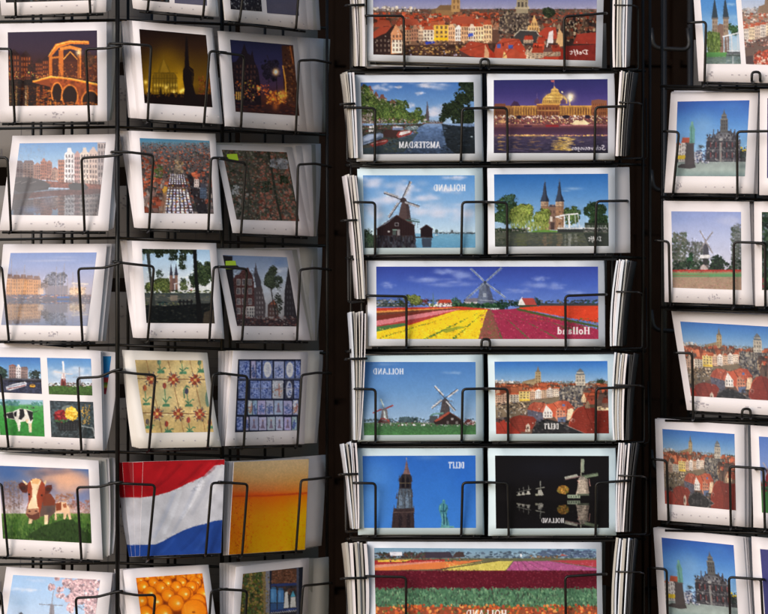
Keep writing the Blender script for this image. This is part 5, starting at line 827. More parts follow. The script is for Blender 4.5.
def pic_mill_water(p):
    p.g([(74, (78, 136, 200)), (180, (108, 156, 206)), (300, (150, 184, 216)), (378, (182, 206, 222))])
    for a in ((180, 118, 80, 40), (345, 140, 70, 46), (250, 200, 100, 40), (440, 190, 80, 30), (560, 150, 70, 24), (470, 260, 110, 40), (170, 260, 60, 50), (620, 270, 60, 40), (590, 90, 60, 14)): p.cloud(*a, (206, 206, 222), .6, 18)
    p.g([(376, (110, 160, 190)), (400, (96, 152, 184)), (450, (84, 140, 176))], 370, 700); p.d(380, 380, 690, 446, 70, 6, 18, [(120, 170, 200), (84, 136, 170)], asp=8, a=.35); p.g([(384, (70, 74, 70)), (452, (60, 66, 70))], 110, 380)
    p.d(478, 370, 695, 377, 90, 3, 6, [(70, 84, 94), (90, 104, 112), (60, 70, 74)], asp=2.2); p.e(573, 366, 6, 8, (84, 90, 96)); p.e(494, 362, 8, 8, (70, 86, 84)); p.po([(482, 386), (492, 380), (506, 386)], (214, 218, 222))
    p.tree(135, 372, 26, 20, [(44, 58, 48), (60, 78, 54)], 40); p.tree(140, 405, 34, 34, [(64, 90, 62), (50, 70, 54)], 60); p.d(118, 420, 190, 450, 40, 4, 9, [(60, 76, 60), (40, 50, 46)])
    p.r(190, 384, 386, 392, (60, 48, 48)); p.d(190, 390, 384, 446, 130, 4, 10, [(44, 38, 44), (60, 62, 72), (30, 27, 34)], asp=.5, a=.8)
    for x in range(196, 384, 15): p.l([(x, 388), (x, 418)], 3.6, (36, 30, 32))
    p.po([(286, 320), (300, 285), (312, 228), (320, 214), (334, 204), (346, 218), (354, 240), (362, 300), (372, 322)], (78, 62, 62)); p.po([(334, 206), (346, 218), (354, 240), (364, 310), (345, 310)], (60, 48, 50), .7)
    for k in range(5): p.l([(308 - k * 4, 240 + k * 17), (352 + k * 2, 240 + k * 17)], 1.8, (94, 78, 76), .6)
    p.po([(306, 216), (310, 196), (322, 190), (338, 198), (344, 216)], (64, 52, 54))
    p.l([(330, 306), (372, 312), (408, 318)], 7, (64, 92, 88)); p.l([(352, 298), (406, 308)], 2.5, (90, 120, 112)); p.l([(384, 320), (380, 350)], 3, (60, 56, 56)); p.l([(398, 320), (396, 345)], 2, (70, 70, 74))
    p.po([(188, 386), (190, 352), (240, 322), (290, 284), (340, 310), (380, 334), (384, 386)], (40, 26, 28)); p.l([(186, 354), (290, 282), (384, 336)], 4, (78, 58, 56))
    for x in range(200, 384, 12): p.l([(x, 386), (x, max(290 + abs(x - 290) * .55, 300))], 1.2, (56, 38, 38), .7)
    p.r(280, 320, 300, 338, (130, 126, 130)); p.r(284, 323, 296, 336, (36, 28, 32)); p.r(268, 354, 304, 360, (120, 150, 140)); p.r(292, 354, 306, 386, (120, 116, 118)); p.r(244, 362, 256, 370, (170, 166, 166)); p.r(268, 362, 286, 384, (66, 76, 74))
    p.po([(412, 394), (412, 352), (442, 332), (472, 352), (472, 394)], (34, 24, 28)); p.l([(408, 354), (442, 331), (476, 354)], 4, (70, 54, 54)); p.r(376, 392, 476, 398, (52, 44, 46)); p.po([(416, 400), (470, 400), (466, 446), (422, 446)], (44, 44, 56), .8)
    mill(p, (315, 203), ((358, 108), (224, 170), (408, 236), (252, 296)), 11, (170, 170, 176), (52, 46, 50))
    p.txt('HOLLAND', 478, 125, 643, 159, (222, 224, 236), False, 1.)

def pic_oostpoort(p):
    p.g([(70, (36, 96, 170)), (180, (78, 132, 192)), (300, (134, 172, 208)), (372, (160, 186, 206))]); p.s(478, 146, 40, 7, (150, 180, 214), .6); p.s(440, 158, 20, 4, (150, 180, 214), .5)
    p.tree(470, 285, 44, 50, [(74, 100, 54), (58, 84, 48), (96, 118, 64)], 110); p.tree(592, 285, 66, 66, [(42, 66, 40), (32, 52, 36), (58, 80, 46)], 200, .15); p.r(535, 320, 660, 370, (44, 54, 42))
    p.tree(130, 270, 66, 80, [(56, 84, 52), (46, 72, 48), (74, 100, 58)], 190, .15); p.tree(155, 200, 40, 28, [(62, 92, 70)], 50)
    for x0, x1 in ((311, 351), (387, 429)):
        p.r(x0, 210, x1, 358, (158, 124, 94)); p.g([(210, (180, 150, 122)), (236, (186, 154, 124)), (240, (150, 112, 84)), (358, (150, 116, 88))], x0, x1); p.n(x0, 208, x1, 358, 4, .14); p.po([(x1 - 12, 210), (x1, 210), (x1, 358), (x1 - 9, 358)], (120, 90, 72), .6); p.win(x0 + 4, 214, x1 - 4, 234, 4, 1, (110, 90, 80)); p.r(x0, 236, x1, 239, (120, 96, 80)); p.win(x0 + 8, 250, x1 - 8, 340, 1, 3, (92, 70, 60), .4, .3)
    for cx, xl, xr in ((331, 308, 354), (406, 384, 432)): p.po([(xl, 212), (cx - 11, 175), (cx - 3, 112), (cx + 3, 112), (cx + 11, 175), (xr, 212)], (56, 64, 82)); p.po([(cx + 2, 112), (cx + 11, 175), (xr, 212), (cx + 6, 212)], (40, 46, 62)); p.l([(cx, 114), (cx, 96)], 2, (90, 96, 110))
    p.po([(350, 240), (356, 228), (384, 228), (388, 240), (388, 358), (350, 358)], (124, 96, 82)); p.po([(352, 240), (362, 226), (372, 238), (382, 226), (388, 240)], (70, 64, 74)); p.win(354, 250, 386, 340, 2, 3, (80, 62, 58), .5, .5); p.r(362, 318, 380, 356, (70, 56, 54)); p.r(358, 290, 370, 315, (200, 190, 176))
    p.tree(220, 285, 66, 62, [(122, 138, 58), (104, 122, 52), (146, 154, 74)], 260, .16); p.tree(320, 290, 40, 50, [(128, 142, 62), (108, 126, 54)], 110); p.d(160, 280, 352, 362, 260, 2, 5, [(130, 146, 64), (90, 108, 48), (150, 160, 84)], asp=.35, a=.8)
    p.l([(386, 292), (440, 280), (502, 274)], 7, (222, 222, 224)); p.l([(386, 290), (420, 300)], 4, (206, 206, 208)); p.l([(432, 284), (430, 350)], 5, (216, 216, 220)); p.l([(455, 280), (456, 350)], 7, (222, 222, 226)); p.l([(485, 276), (490, 345)], 3, (190, 196, 204)); p.l([(500, 274), (508, 345)], 3, (196, 200, 206)); p.l([(440, 284), (470, 345)], 2, (206, 206, 210))
    p.r(396, 346, 650, 352, (206, 206, 206)); p.win(400, 334, 648, 347, 26, 1, (190, 194, 196), .25, 1.); p.r(396, 353, 655, 374, (50, 52, 52)); p.d(525, 350, 655, 368, 40, 4, 8, [(60, 66, 60), (84, 90, 84), (120, 116, 112)], asp=2)
    p.po([(255, 376), (268, 362), (330, 356), (396, 362), (396, 378)], (94, 138, 58)); p.r(75, 350, 240, 372, (46, 58, 42)); p.r(230, 345, 256, 354, (200, 200, 200)); p.d(80, 348, 250, 370, 40, 3, 7, [(60, 70, 50), (120, 116, 110), (40, 46, 40)])
    p.g([(370, (66, 74, 64)), (400, (80, 84, 74)), (446, (62, 68, 66))], 65, 670); p.d(80, 374, 655, 442, 220, 5, 14, [(84, 88, 64), (56, 64, 58), (100, 100, 80)], asp=4, a=.5)
    for x, w, c in ((406, 18, (150, 118, 88)), (332, 16, (140, 108, 84)), (458, 12, (200, 200, 200)), (436, 6, (180, 184, 184)), (360, 14, (110, 92, 70)), (212, 40, (92, 100, 54)), (490, 10, (150, 150, 146))): p.streak(x, 378, 440, w, c, .6)
    p.po([(530, 374), (660, 374), (660, 446), (560, 446)], (44, 50, 48), .7); p.d(75, 400, 140, 442, 24, 5, 10, [(44, 54, 44)], asp=3, a=.6)
    p.txt('Delft', 555, 390, 622, 415, (230, 230, 232), True, 1.)

def pic_tulip_pano(p):                # photo pixels
    p.org(0, 0, 1.)
    p.g([(265, (48, 64, 150)), (284, (64, 92, 180)), (305, (96, 126, 196))])
    for a in ((446, 272, 14, 4), (430, 280, 18, 4), (464, 276, 12, 5), (450, 284, 22, 4), (534, 284, 14, 5), (541, 279, 8, 3), (557, 286, 9, 4), (520, 291, 10, 3), (388, 286, 8, 3), (575, 293, 10, 3)): p.cloud(*a, (130, 148, 206), .7, 16)
    p.d(376, 300, 600, 306, 200, 1, 2.2, [(66, 76, 80), (84, 84, 84), (56, 64, 66)], asp=1.8); p.r(376, 303, 406, 307, (52, 64, 60)); p.d(377, 300, 404, 306, 40, .8, 2, [(150, 156, 164), (70, 84, 80), (100, 110, 116)], asp=1.6)
    p.tree(413, 299.5, 9, 5.6, [(136, 144, 66), (110, 124, 60), (92, 100, 52)], 90, .3); p.tree(399, 302, 5, 4, [(70, 90, 60)], 20); p.tree(425.5, 301, 3.6, 3, [(168, 70, 84), (130, 60, 70)], 26); p.po([(432, 306), (433, 292), (435, 306)], (84, 110, 120)); p.r(437, 302, 452, 306.5, (222, 214, 206)); p.po([(437.5, 303), (440, 299.5, ), (450.5, 299.5), (452, 303)], (190, 60, 40)); p.d(438, 303, 452, 306, 10, .7, 1.1, [(80, 60, 60), (120, 80, 70)]); p.tree(455, 302, 4.4, 4.4, [(80, 120, 84), (60, 100, 74)], 30)
    p.d(428, 304, 440, 307, 10, 1, 1.6, [(226, 220, 210), (100, 120, 80)]); p.r(464, 301.5, 479, 305, (204, 200, 198)); p.po([(464, 302), (466, 298.5), (478, 298), (480, 302)], (110, 106, 120)); p.win(465, 302, 479, 305, 5, 1, (90, 90, 100))
    p.po([(477, 305), (479.5, 288), (481, 284), (485, 281), (489, 284), (490, 288), (495, 305)], (94, 104, 126)); p.po([(485, 281), (489, 284), (490, 288), (495, 305), (489, 305)], (72, 80, 104)); p.n(477, 283, 495, 305, 1.6, .12); p.r(483, 293, 486, 297, (150, 160, 176)); p.l([(478, 300), (495, 301)], .7, (150, 160, 176))
    for (x, y) in ((470.5, 268.5), (501.5, 267.5), (466.5, 298.5), (505, 297.5)):
        p.l([(485, 282.3), (x, y)], 1.5, (150, 164, 184)); p.l([(485, 282.3), (x, y)], .5, (76, 86, 110)); p.l([(485 + (x - 485) * .25 + 1.6, 282.3 + (y - 282.3) * .25), (x + 2, y + .4)], .4, (140, 156, 196), .8)
    p.e(485, 282.3, 1.5, 1.5, (50, 60, 80))
    p.d(453, 304, 500, 309, 110, 1.2, 2.6, [(40, 74, 48), (30, 56, 44), (54, 90, 58)]); p.tree(502, 305, 7, 5, [(40, 76, 56), (30, 58, 46)], 50); p.tree(514.5, 304, 5, 4, [(36, 64, 52)], 36); p.tree(536.5, 302.5, 4, 4.5, [(40, 64, 58), (56, 76, 70)], 36)
    p.po([(518.5, 305), (519, 301), (522, 297.6), (526, 305)], (214, 210, 206)); p.po([(521.5, 298), (533.5, 298), (537.5, 306), (526, 306)], (176, 62, 56)); p.po([(518, 305), (522, 297), (522.7, 297), (519, 305)], (240, 236, 232)); p.r(519, 305, 537, 308.5, (54, 70, 54)); p.r(484.6, 308, 499.5, 310.4, (206, 206, 206)); p.win(485, 308, 499.5, 310.4, 7, 1, (110, 110, 116))
    p.r(540, 303.5, 600, 306.5, (60, 66, 72)); p.po([(586, 304), (588, 298.5), (589.5, 304)], (46, 78, 80)); p.po([(592, 304), (593.5, 299.5), (595, 304)], (50, 84, 86)); p.r(541, 305.4, 600, 307, (92, 70, 60))
    # fields on the left
    p.po([(375, 308), (460, 306.6), (490, 309), (490, 340), (375, 340)], (206, 54, 34)); p.po([(375, 311), (420, 309), (455, 307.6), (460, 308.5), (375, 316)], (230, 140, 54)); p.po([(375, 313), (456, 308), (462, 308.8), (375, 324)], (108, 56, 40)); p.po([(375, 316), (420, 311.5), (440, 311), (375, 321)], (122, 44, 34))
    p.po([(375, 321), (440, 310.6), (462, 309), (375, 328.5)], (216, 116, 126)); p.po([(375, 326), (470, 309), (475, 309), (375, 331)], (176, 56, 54)); p.po([(375, 327), (404, 323), (408, 325), (375, 332.5)], (66, 112, 64))
    p.po([(375, 332), (410, 325), (456, 310.5), (487.4, 309.6), (478.5, 340), (375, 340)], (236, 196, 26))
    for a, b, w in (((484, 310), (424, 340), 1.4), ((470, 310.5), (380, 338), .9), ((486, 310), (452, 340), 1.1)):
        for _ in range(90):
            t = p.rng.random(); s_ = .25 + .9 * t; p.e(a[0] + (b[0] - a[0]) * t + p.rng.normal(0, s_ * .8), a[1] + (b[1] - a[1]) * t + p.rng.normal(0, .3), s_ * w * .8, s_ * w * .45, (84, 118, 46), .8)
    p.d(378, 328, 480, 339, 280, .3, .8, [(196, 146, 14), (250, 220, 70), (170, 150, 40)], asp=1.4, a=.8); p.po([(440, 330), (460, 326), (466, 327), (446, 333)], (90, 126, 50), .6); p.d(378, 308, 460, 327, 160, .3, .8, [(230, 90, 80), (120, 50, 40), (200, 50, 40)], asp=2, a=.5)
    # fields on the right
    p.po([(487.4, 310), (512, 309), (520, 308), (600, 330), (600, 340), (478, 340)], (164, 38, 72)); p.d(480, 312, 598, 339, 560, .35, 1., [(196, 60, 96), (130, 26, 56), (214, 84, 110), (110, 60, 60)], asp=1.6, a=.7)
    p.po([(487, 310.5), (491, 310.3), (500, 340), (478, 340)], (130, 84, 62), .9); p.d(480, 314, 496, 339, 80, .4, .9, [(196, 70, 90), (90, 110, 60), (150, 60, 60)], a=.8)
    for a, b in (((491, 310), (502, 340)), ((497, 310), (530, 340)), ((504, 309.5), (560, 340)), ((512, 309), (585, 334))):
        for _ in range(70):
            t = p.rng.random(); s_ = .2 + .8 * t; p.e(a[0] + (b[0] - a[0]) * t + p.rng.normal(0, s_ * .5), a[1] + (b[1] - a[1]) * t, s_, s_ * .6, (84, 96, 56), .8)
    p.po([(516, 308), (540, 306), (600, 306), (600, 323), (570, 318)], (222, 56, 26)); p.d(530, 307, 598, 321, 240, .4, 1., [(240, 80, 30), (190, 40, 24), (226, 70, 40)], asp=2.4, a=.7); p.l([(517, 309), (556, 318), (600, 327)], 2.2, (70, 84, 44)); p.d(560, 318, 600, 329, 60, .6, 1.2, [(80, 96, 48), (60, 70, 40)], asp=2)
    p.txt('Holland', 556.8, 327, 590.4, 334.2, (244, 236, 236), False, 1.)

def pic_two_mills_meadow(p):
    p.g([(110, (64, 116, 184)), (260, (96, 142, 194)), (410, (140, 170, 200))]); p.cloud(590, 168, 40, 12, (130, 164, 206), .6); p.cloud(220, 125, 60, 10, (110, 150, 200), .5); p.cloud(270, 185, 40, 14, (90, 136, 194), .4)
    p.d(122, 404, 692, 428, 150, 4, 9, [(84, 104, 120), (70, 90, 100), (60, 78, 78)], asp=1.6); p.d(305, 398, 395, 426, 70, 5, 11, [(66, 86, 92), (54, 72, 76)])
    p.g([(424, (84, 110, 76)), (434, (60, 98, 64)), (488, (66, 118, 66))], 110, 700); p.n(115, 428, 700, 488, 6, .14); p.d(120, 432, 694, 484, 200, 2, 5, [(84, 130, 74), (54, 98, 60)], asp=3, a=.5)
    p.d(190, 416, 690, 440, 120, 2.5, 5.5, [(206, 204, 206), (120, 60, 54), (60, 64, 70), (84, 96, 84), (170, 170, 176)], asp=1.4, a=.9)
    for x in (378, 430, 320): p.e(x, 434, 6, 4, (226, 226, 230))
    p.po([(200, 424), (210, 404), (222, 392), (240, 392), (254, 410), (256, 426)], (90, 66, 64)); p.po([(207, 404), (213, 360), (222, 348), (236, 350), (242, 362), (248, 412), (232, 416)], (112, 108, 112)); p.po([(222, 362), (230, 362), (238, 404), (224, 402)], (206, 206, 212)); p.l([(205, 402), (236, 404), (252, 416)], 6, (170, 60, 56)); p.po([(190, 424), (206, 404), (222, 424)], (84, 48, 48))
    mill(p, (225, 352), ((168, 376), (272, 331)), 6, (170, 60, 56), (130, 40, 40), False); mill(p, (225, 352), ((205, 302), (240, 404)), 6, (190, 206, 200), (110, 130, 130), False)
    p.po([(500, 410), (516, 350), (520, 318), (530, 302), (545, 300), (556, 314), (562, 372), (580, 410)], (74, 68, 70)); p.n(500, 300, 580, 410, 4, .2); p.l([(462, 390), (480, 378), (530, 376)], 8, (84, 124, 116)); p.l([(464, 380), (530, 370)], 2, (120, 150, 144)); p.l([(472, 384), (470, 420)], 3, (80, 100, 96)); p.l([(510, 312), (575, 312)], 2, (90, 86, 90)); p.r(458, 388, 500, 424, (70, 76, 80))
    p.po([(478, 416), (515, 392), (556, 366), (600, 392), (622, 412), (622, 432), (484, 432)], (46, 36, 36)); p.po([(480, 414), (515, 392), (556, 366), (566, 372), (510, 410), (490, 418)], (166, 70, 52)); p.l([(556, 366), (622, 410)], 4, (96, 66, 58)); p.r(568, 398, 580, 410, (150, 146, 146)); p.r(590, 416, 604, 430, (120, 116, 114)); p.r(545, 414, 556, 430, (100, 90, 90))
    mill(p, (536, 299), ((481, 238), (600, 250), (471, 352), (592, 360)), 9, (206, 208, 212), (60, 56, 60))
    p.po([(634, 432), (640, 414), (655, 404), (680, 416), (684, 434)], (104, 46, 46)); p.d(640, 414, 692, 434, 24, 3, 6, [(70, 60, 60), (190, 180, 180), (120, 60, 56)])
    p.txt('HOLLAND', 169, 145, 326, 176, (216, 220, 232), False, 1.)

def pic_tower_statue(p):
    p.g([(104, (38, 96, 186)), (250, (44, 108, 196)), (480, (52, 118, 204))]); p.s(140, 330, 110, 150, (88, 146, 212), .7); p.s(180, 200, 110, 80, (70, 130, 204), .5); p.s(450, 116, 60, 12, (84, 130, 196), .5); p.s(640, 200, 60, 100, (34, 96, 190), .6)
    p.po([(264, 478), (270, 400), (274, 376), (378, 372), (380, 478)], (54, 42, 44))
    for x in (280, 298, 318, 338, 358, 374): p.l([(x, 378), (x - 1, 476)], 3.2, (46, 36, 40))
    for x in (308, 350): p.po([(x - 9, 476), (x - 8, 420), (x, 400), (x + 8, 420), (x + 9, 476)], (34, 28, 34))
    p.l([(270, 396), (380, 394)], 3, (104, 84, 78)); p.d(268, 376, 380, 476, 100, 2, 4, [(76, 60, 58), (42, 33, 37), (64, 50, 50)], a=.5)
    p.po([(288, 378), (296, 300), (302, 270), (364, 270), (370, 320), (374, 374)], (74, 86, 100))
    for x in (302, 316, 334, 352, 366): p.l([(x, 276), (x - 2 + (x - 335) * .08, 376)], 3.4, (56, 58, 66))
    for x in (310, 343): p.po([(x - 8, 372), (x - 8, 320), (x, 296), (x + 8, 320), (x + 8, 372)], (104, 124, 146)); 
    p.d(292, 275, 370, 374, 60, 2, 4, [(70, 74, 84), (120, 126, 130), (60, 54, 54)], a=.6)
    for x, y in ((277, 360), (378, 362), (290, 296), (369, 288), (303, 208), (366, 210)): p.po([(x - 4, y + 30), (x, y - 6), (x + 4, y + 30)], (70, 58, 60))
    p.po([(302, 274), (304, 224), (316, 204), (328, 194), (356, 194), (366, 214), (366, 274)], (46, 40, 44)); p.po([(314, 268), (314, 226), (322, 212), (330, 226), (330, 268)], (24, 22, 30)); p.po([(338, 268), (338, 226), (346, 212), (354, 226), (354, 268)], (26, 24, 32)); p.l([(302, 246), (366, 246)], 2.4, (110, 96, 70)); p.l([(334, 200), (334, 270)], 3, (84, 74, 66))
    p.po([(322, 200), (330, 178), (336, 146), (340, 128), (345, 146), (352, 178), (360, 200)], (124, 96, 94)); p.l([(340, 130), (340, 116)], 2.4, (190, 160, 120)); p.l([(331, 176), (350, 176)], 3, (84, 64, 66)); p.l([(335, 150), (346, 150)], 2.4, (84, 64, 66)); p.po([(340, 130), (345, 146), (352, 178), (358, 198), (344, 198)], (92, 70, 74), .7)
    T = (64, 128, 142)
    p.po([(516, 468), (520, 430), (512, 400), (504, 384), (506, 362), (516, 350), (524, 346), (522, 336), (528, 329), (536, 331), (539, 342), (536, 348), (550, 360), (553, 380), (546, 396), (548, 420), (556, 444), (562, 468)], T)
    for q, w, c in (([(530, 352), (528, 400), (534, 460)], 5, (28, 66, 86)), ([(546, 372), (536, 392), (516, 388)], 5, (30, 70, 88)), ([(544, 400), (548, 462)], 5, (36, 84, 100)), ([(522, 402), (522, 460)], 4, (104, 168, 172)), ([(514, 360), (510, 384)], 4, (104, 166, 172)), ([(538, 405), (540, 462)], 3, (110, 172, 176)), ([(526, 336), (530, 334)], 3, (110, 172, 176)), ([(545, 358), (551, 378)], 3, (40, 88, 104))): p.l(q, w, c)
    p.po([(512, 476), (516, 464), (582, 466), (586, 476)], (98, 162, 160)); p.l([(514, 470), (584, 472)], 2.4, (56, 110, 116))
    p.txt('DELFT', 554, 138, 636, 171, (226, 228, 238), False, 1.)

def pic_mills_night(p):
    p.a[:] = (20, 18, 21); p.s(300, 150, 160, 50, (24, 24, 32), .8)
    p.po([(432, 272), (440, 240), (444, 204), (452, 188), (478, 188), (487, 202), (489, 236), (494, 264), (478, 273)], (168, 154, 138)); p.po([(476, 190), (487, 202), (489, 236), (494, 264), (480, 270)], (116, 102, 92), .8); p.po([(446, 204), (452, 187), (478, 188), (488, 203)], (130, 122, 112)); p.n(432, 186, 494, 272, 4, .2)
    mill(p, (456, 186), ((458, 108),), 13, (126, 138, 120), (150, 150, 130)); mill(p, (456, 186), ((384, 202),), 13, (166, 170, 156), (110, 84, 84)); mill(p, (456, 186), ((532, 172),), 13, (110, 124, 100), (70, 80, 66)); p.l([(492, 198), (497, 232)], 4, (150, 110, 104)); p.l([(440, 204), (450, 220)], 3, (176, 130, 120)); p.r(394, 270, 452, 286, (150, 164, 140)); p.win(396, 272, 450, 285, 5, 1, (60, 70, 60)); p.r(440, 266, 492, 274, (84, 90, 76))
    p.d(350, 230, 400, 266, 110, 3, 6, [(150, 104, 36), (120, 80, 30), (104, 96, 40), (176, 124, 46)], ell=True)
    for x, y, s_ in ((270, 258, 1.), (217, 259, .62), (194, 263, .55), (175, 266, .5)):
        p.po([(x - 9 * s_, y + 15 * s_), (x - 7 * s_, y - 10 * s_), (x + 7 * s_, y - 10 * s_), (x + 18 * s_, y + 13 * s_), (x + 8 * s_, y + 17 * s_)], (166, 164, 154)); p.l([(x - 20 * s_, y - 14 * s_), (x + 22 * s_, y - 22 * s_)], 4 * s_, (130, 130, 120)); p.l([(x + 2, y - 50 * s_), (x + 4, y - 10 * s_)], 4 * s_, (120, 122, 114)); p.r(x - 20 * s_, y + 8 * s_, x - 8 * s_, y + 16 * s_, (150, 150, 130))
    p.mirror(291, 424, .8, (20, 18, 22), .12, .5, .93)
    p.r(66, 286, 590, 296, (20, 18, 21)); p.d(160, 300, 510, 400, 60, 8, 16, [(22, 20, 24)], asp=8, a=.5)
    p.txt('HOLLAND', 277, 376, 380, 397, (226, 224, 226), False, 1.)

def pic_tulip_strips(p):              # photo pixels
    p.org(0, 0, 1.)
    p.g([(545, (100, 142, 170)), (554, (126, 156, 178)), (560, (120, 140, 150))])
    p.d(372, 552, 600, 559, 200, 1, 2.6, [(78, 96, 116), (92, 110, 124), (70, 84, 100)], asp=2.2); p.d(540, 550, 598, 557, 80, 1.5, 3, [(84, 100, 130), (74, 90, 116)], asp=2); p.d(376, 553, 410, 558.5, 50, 1, 2.2, [(56, 50, 52), (84, 60, 50), (44, 50, 44)], asp=1.5); p.po([(420, 558), (424, 552), (450, 552), (453, 558)], (62, 54, 66)); p.d(408, 553, 425, 558, 30, 1, 2, [(84, 60, 60), (60, 64, 56)]); p.r(390, 552, 402, 556, (206, 206, 216)); p.po([(452, 558), (456, 552), (463, 552), (465, 557)], (70, 56, 56)); p.e(521, 555.5, .8, 1.5, (230, 230, 235)); p.po([(560, 556), (562, 554), (568, 556)], (180, 80, 70)); p.d(530, 556, 560, 559, 24, 1, 2, [(70, 70, 66), (120, 90, 60)], asp=2)
    p.r(370, 558.5, 600, 572, (96, 96, 70)); p.po([(374, 560.5), (410, 560), (445, 559.5), (445, 562), (374, 565)], (170, 40, 40)); p.po([(378, 560), (412, 559.6), (404, 562), (378, 562)], (216, 176, 60)); p.po([(374, 567), (440, 562), (484, 560), (440, 569), (374, 571)], (222, 112, 50)); p.po([(374, 565), (436, 561), (446, 561.5), (374, 568)], (226, 140, 120), .8); p.po([(440, 571), (452, 566), (492, 561.4), (513, 561), (505, 571)], (196, 182, 84)); p.d(445, 563, 508, 571, 120, .5, 1., [(160, 150, 60), (214, 200, 110)], asp=2, a=.7); p.l([(436, 570), (500, 560.5)], 1., (80, 70, 56))
    p.po([(505, 572), (514, 561.4), (548, 561), (600, 569), (600, 572)], (172, 76, 132)); p.po([(548, 560.6), (600, 560), (600, 568)], (176, 54, 62)); p.d(510, 562, 598, 571, 160, .5, 1.2, [(190, 100, 150), (150, 60, 110), (200, 120, 150)], asp=2.4, a=.6)
    for x in (520, 530, 542, 556): p.l([(517 + (x - 520) * .4, 561), (x, 571.5)], .7, (120, 60, 90), .7)
    p.d(380, 559, 470, 562, 30, .5, 1, [(60, 60, 54), (220, 80, 60)])
    p.r(370, 570.5, 600, 590, (98, 18, 36)); p.d(372, 571, 600, 589, 700, .5, 1.1, [(120, 26, 46), (76, 12, 28), (106, 30, 44), (134, 40, 56)], asp=1.2, a=.7); p.d(372, 570, 600, 572, 60, .6, 1.2, [(84, 40, 44), (120, 60, 60)], a=.6)
    p.r(370, 588.5, 600, 607, (72, 112, 84)); p.d(372, 588, 600, 608, 900, .5, 1.2, [(96, 140, 104), (50, 84, 64), (84, 128, 90), (120, 154, 116), (60, 70, 60)], asp=.55, a=.75); p.d(372, 587.5, 600, 590, 90, .6, 1.3, [(98, 30, 44), (70, 90, 70)])
    p.r(370, 607, 600, 640, (150, 70, 40)); p.d(372, 605, 600, 636, 600, 1., 2.1, [(222, 96, 36), (240, 140, 56), (176, 60, 34), (206, 80, 40), (110, 60, 40), (90, 110, 60)], asp=.9)
    p.txt('HOLLAND', 466, 610, 507, 617.5, (240, 226, 220), False, 1.)

def pic_dark_wood(p):
    p.g([(95, (54, 90, 110)), (130, (40, 62, 50)), (300, (34, 46, 36)), (480, (60, 80, 60))]); p.d(580, 100, 720, 480, 260, 5, 14, [(40, 64, 44), (28, 40, 34), (60, 84, 60), (90, 104, 110)]); p.d(580, 420, 720, 480, 60, 4, 9, [(150, 60, 70), (70, 110, 70)])
def pic_sky_field(p):
    p.g([(170, (84, 120, 196)), (380, (140, 160, 206)), (400, (90, 100, 90)), (430, (60, 110, 60)), (560, (70, 130, 64))]); p.po([(600, 400), (606, 330), (622, 330), (628, 400)], (150, 50, 54)); p.l([(590, 300), (640, 380)], 6, (170, 160, 170)); p.l([(640, 300), (590, 380)], 6, (170, 160, 170)); p.d(570, 390, 700, 440, 80, 3, 8, [(50, 70, 56), (150, 40, 50)])
def pic_hyacinth(p):
    p.g([(225, (70, 70, 130)), (614, (50, 60, 120))]); p.d(700, 230, 900, 760, 330, 8, 22, [(84, 84, 160), (46, 50, 100), (120, 120, 186), (40, 44, 60), (150, 150, 190)])
def pic_strip(p):
    p.g([(100, (40, 130, 190)), (195, (40, 120, 186)), (205, (190, 40, 44)), (222, (190, 60, 50)), (226, (70, 120, 60)), (246, (200, 180, 60)), (252, (160, 40, 60)), (284, (170, 40, 60)), (288, (220, 216, 222)), (306, (220, 216, 222)), (310, (60, 100, 190)), (370, (70, 110, 200)), (380, (190, 50, 60)), (440, (150, 60, 60)), (450, (60, 40, 60)), (490, (50, 40, 60))])
def pic_dark_canal(p):
    p.g([(-120, (40, 50, 80)), (-40, (50, 44, 46)), (10, (26, 22, 24)), (60, (30, 26, 28))]); p.d(120, -90, 480, 90, 260, 3, 9, [(30, 26, 28), (60, 50, 46), (20, 20, 22), (70, 80, 84), (90, 70, 50)])
def pic_dark_lights(p):
    p.g([(-120, (20, 20, 32)), (60, (20, 18, 22))]); p.d(20, -80, 230, 60, 180, 2, 5, [(90, 90, 92), (30, 28, 32), (16, 14, 18), (60, 56, 56)], asp=.6)
def pic_mauve_street(p):
    p.g([(-120, (70, 74, 100)), (70, (88, 84, 100))]); p.d(210, -80, 390, 85, 260, 3, 7, [(110, 106, 124), (70, 66, 84), (130, 126, 140), (60, 58, 74)]); p.house(292, -10, 322, 70, (104, 62, 54), None, 'g', (60, 50, 50)); p.d(325, -10, 390, 70, 60, 4, 9, [(30, 36, 60), (20, 22, 30), (60, 70, 110)]); p.d(295, 20, 315, 70, 8, 3, 5, [(140, 136, 140)])

# ------------------------------------------------------------------ geometry helpers
def bil(q, u, v):
    q = np.asarray(q, np.float64)
    if q.ndim == 1: q = q[:, None]
    u = np.asarray(u)[..., None]; v = np.asarray(v)[..., None]
    return q[0] * (1 - u) * (1 - v) + q[1] * u * (1 - v) + q[2] * u * v + q[3] * (1 - u) * v

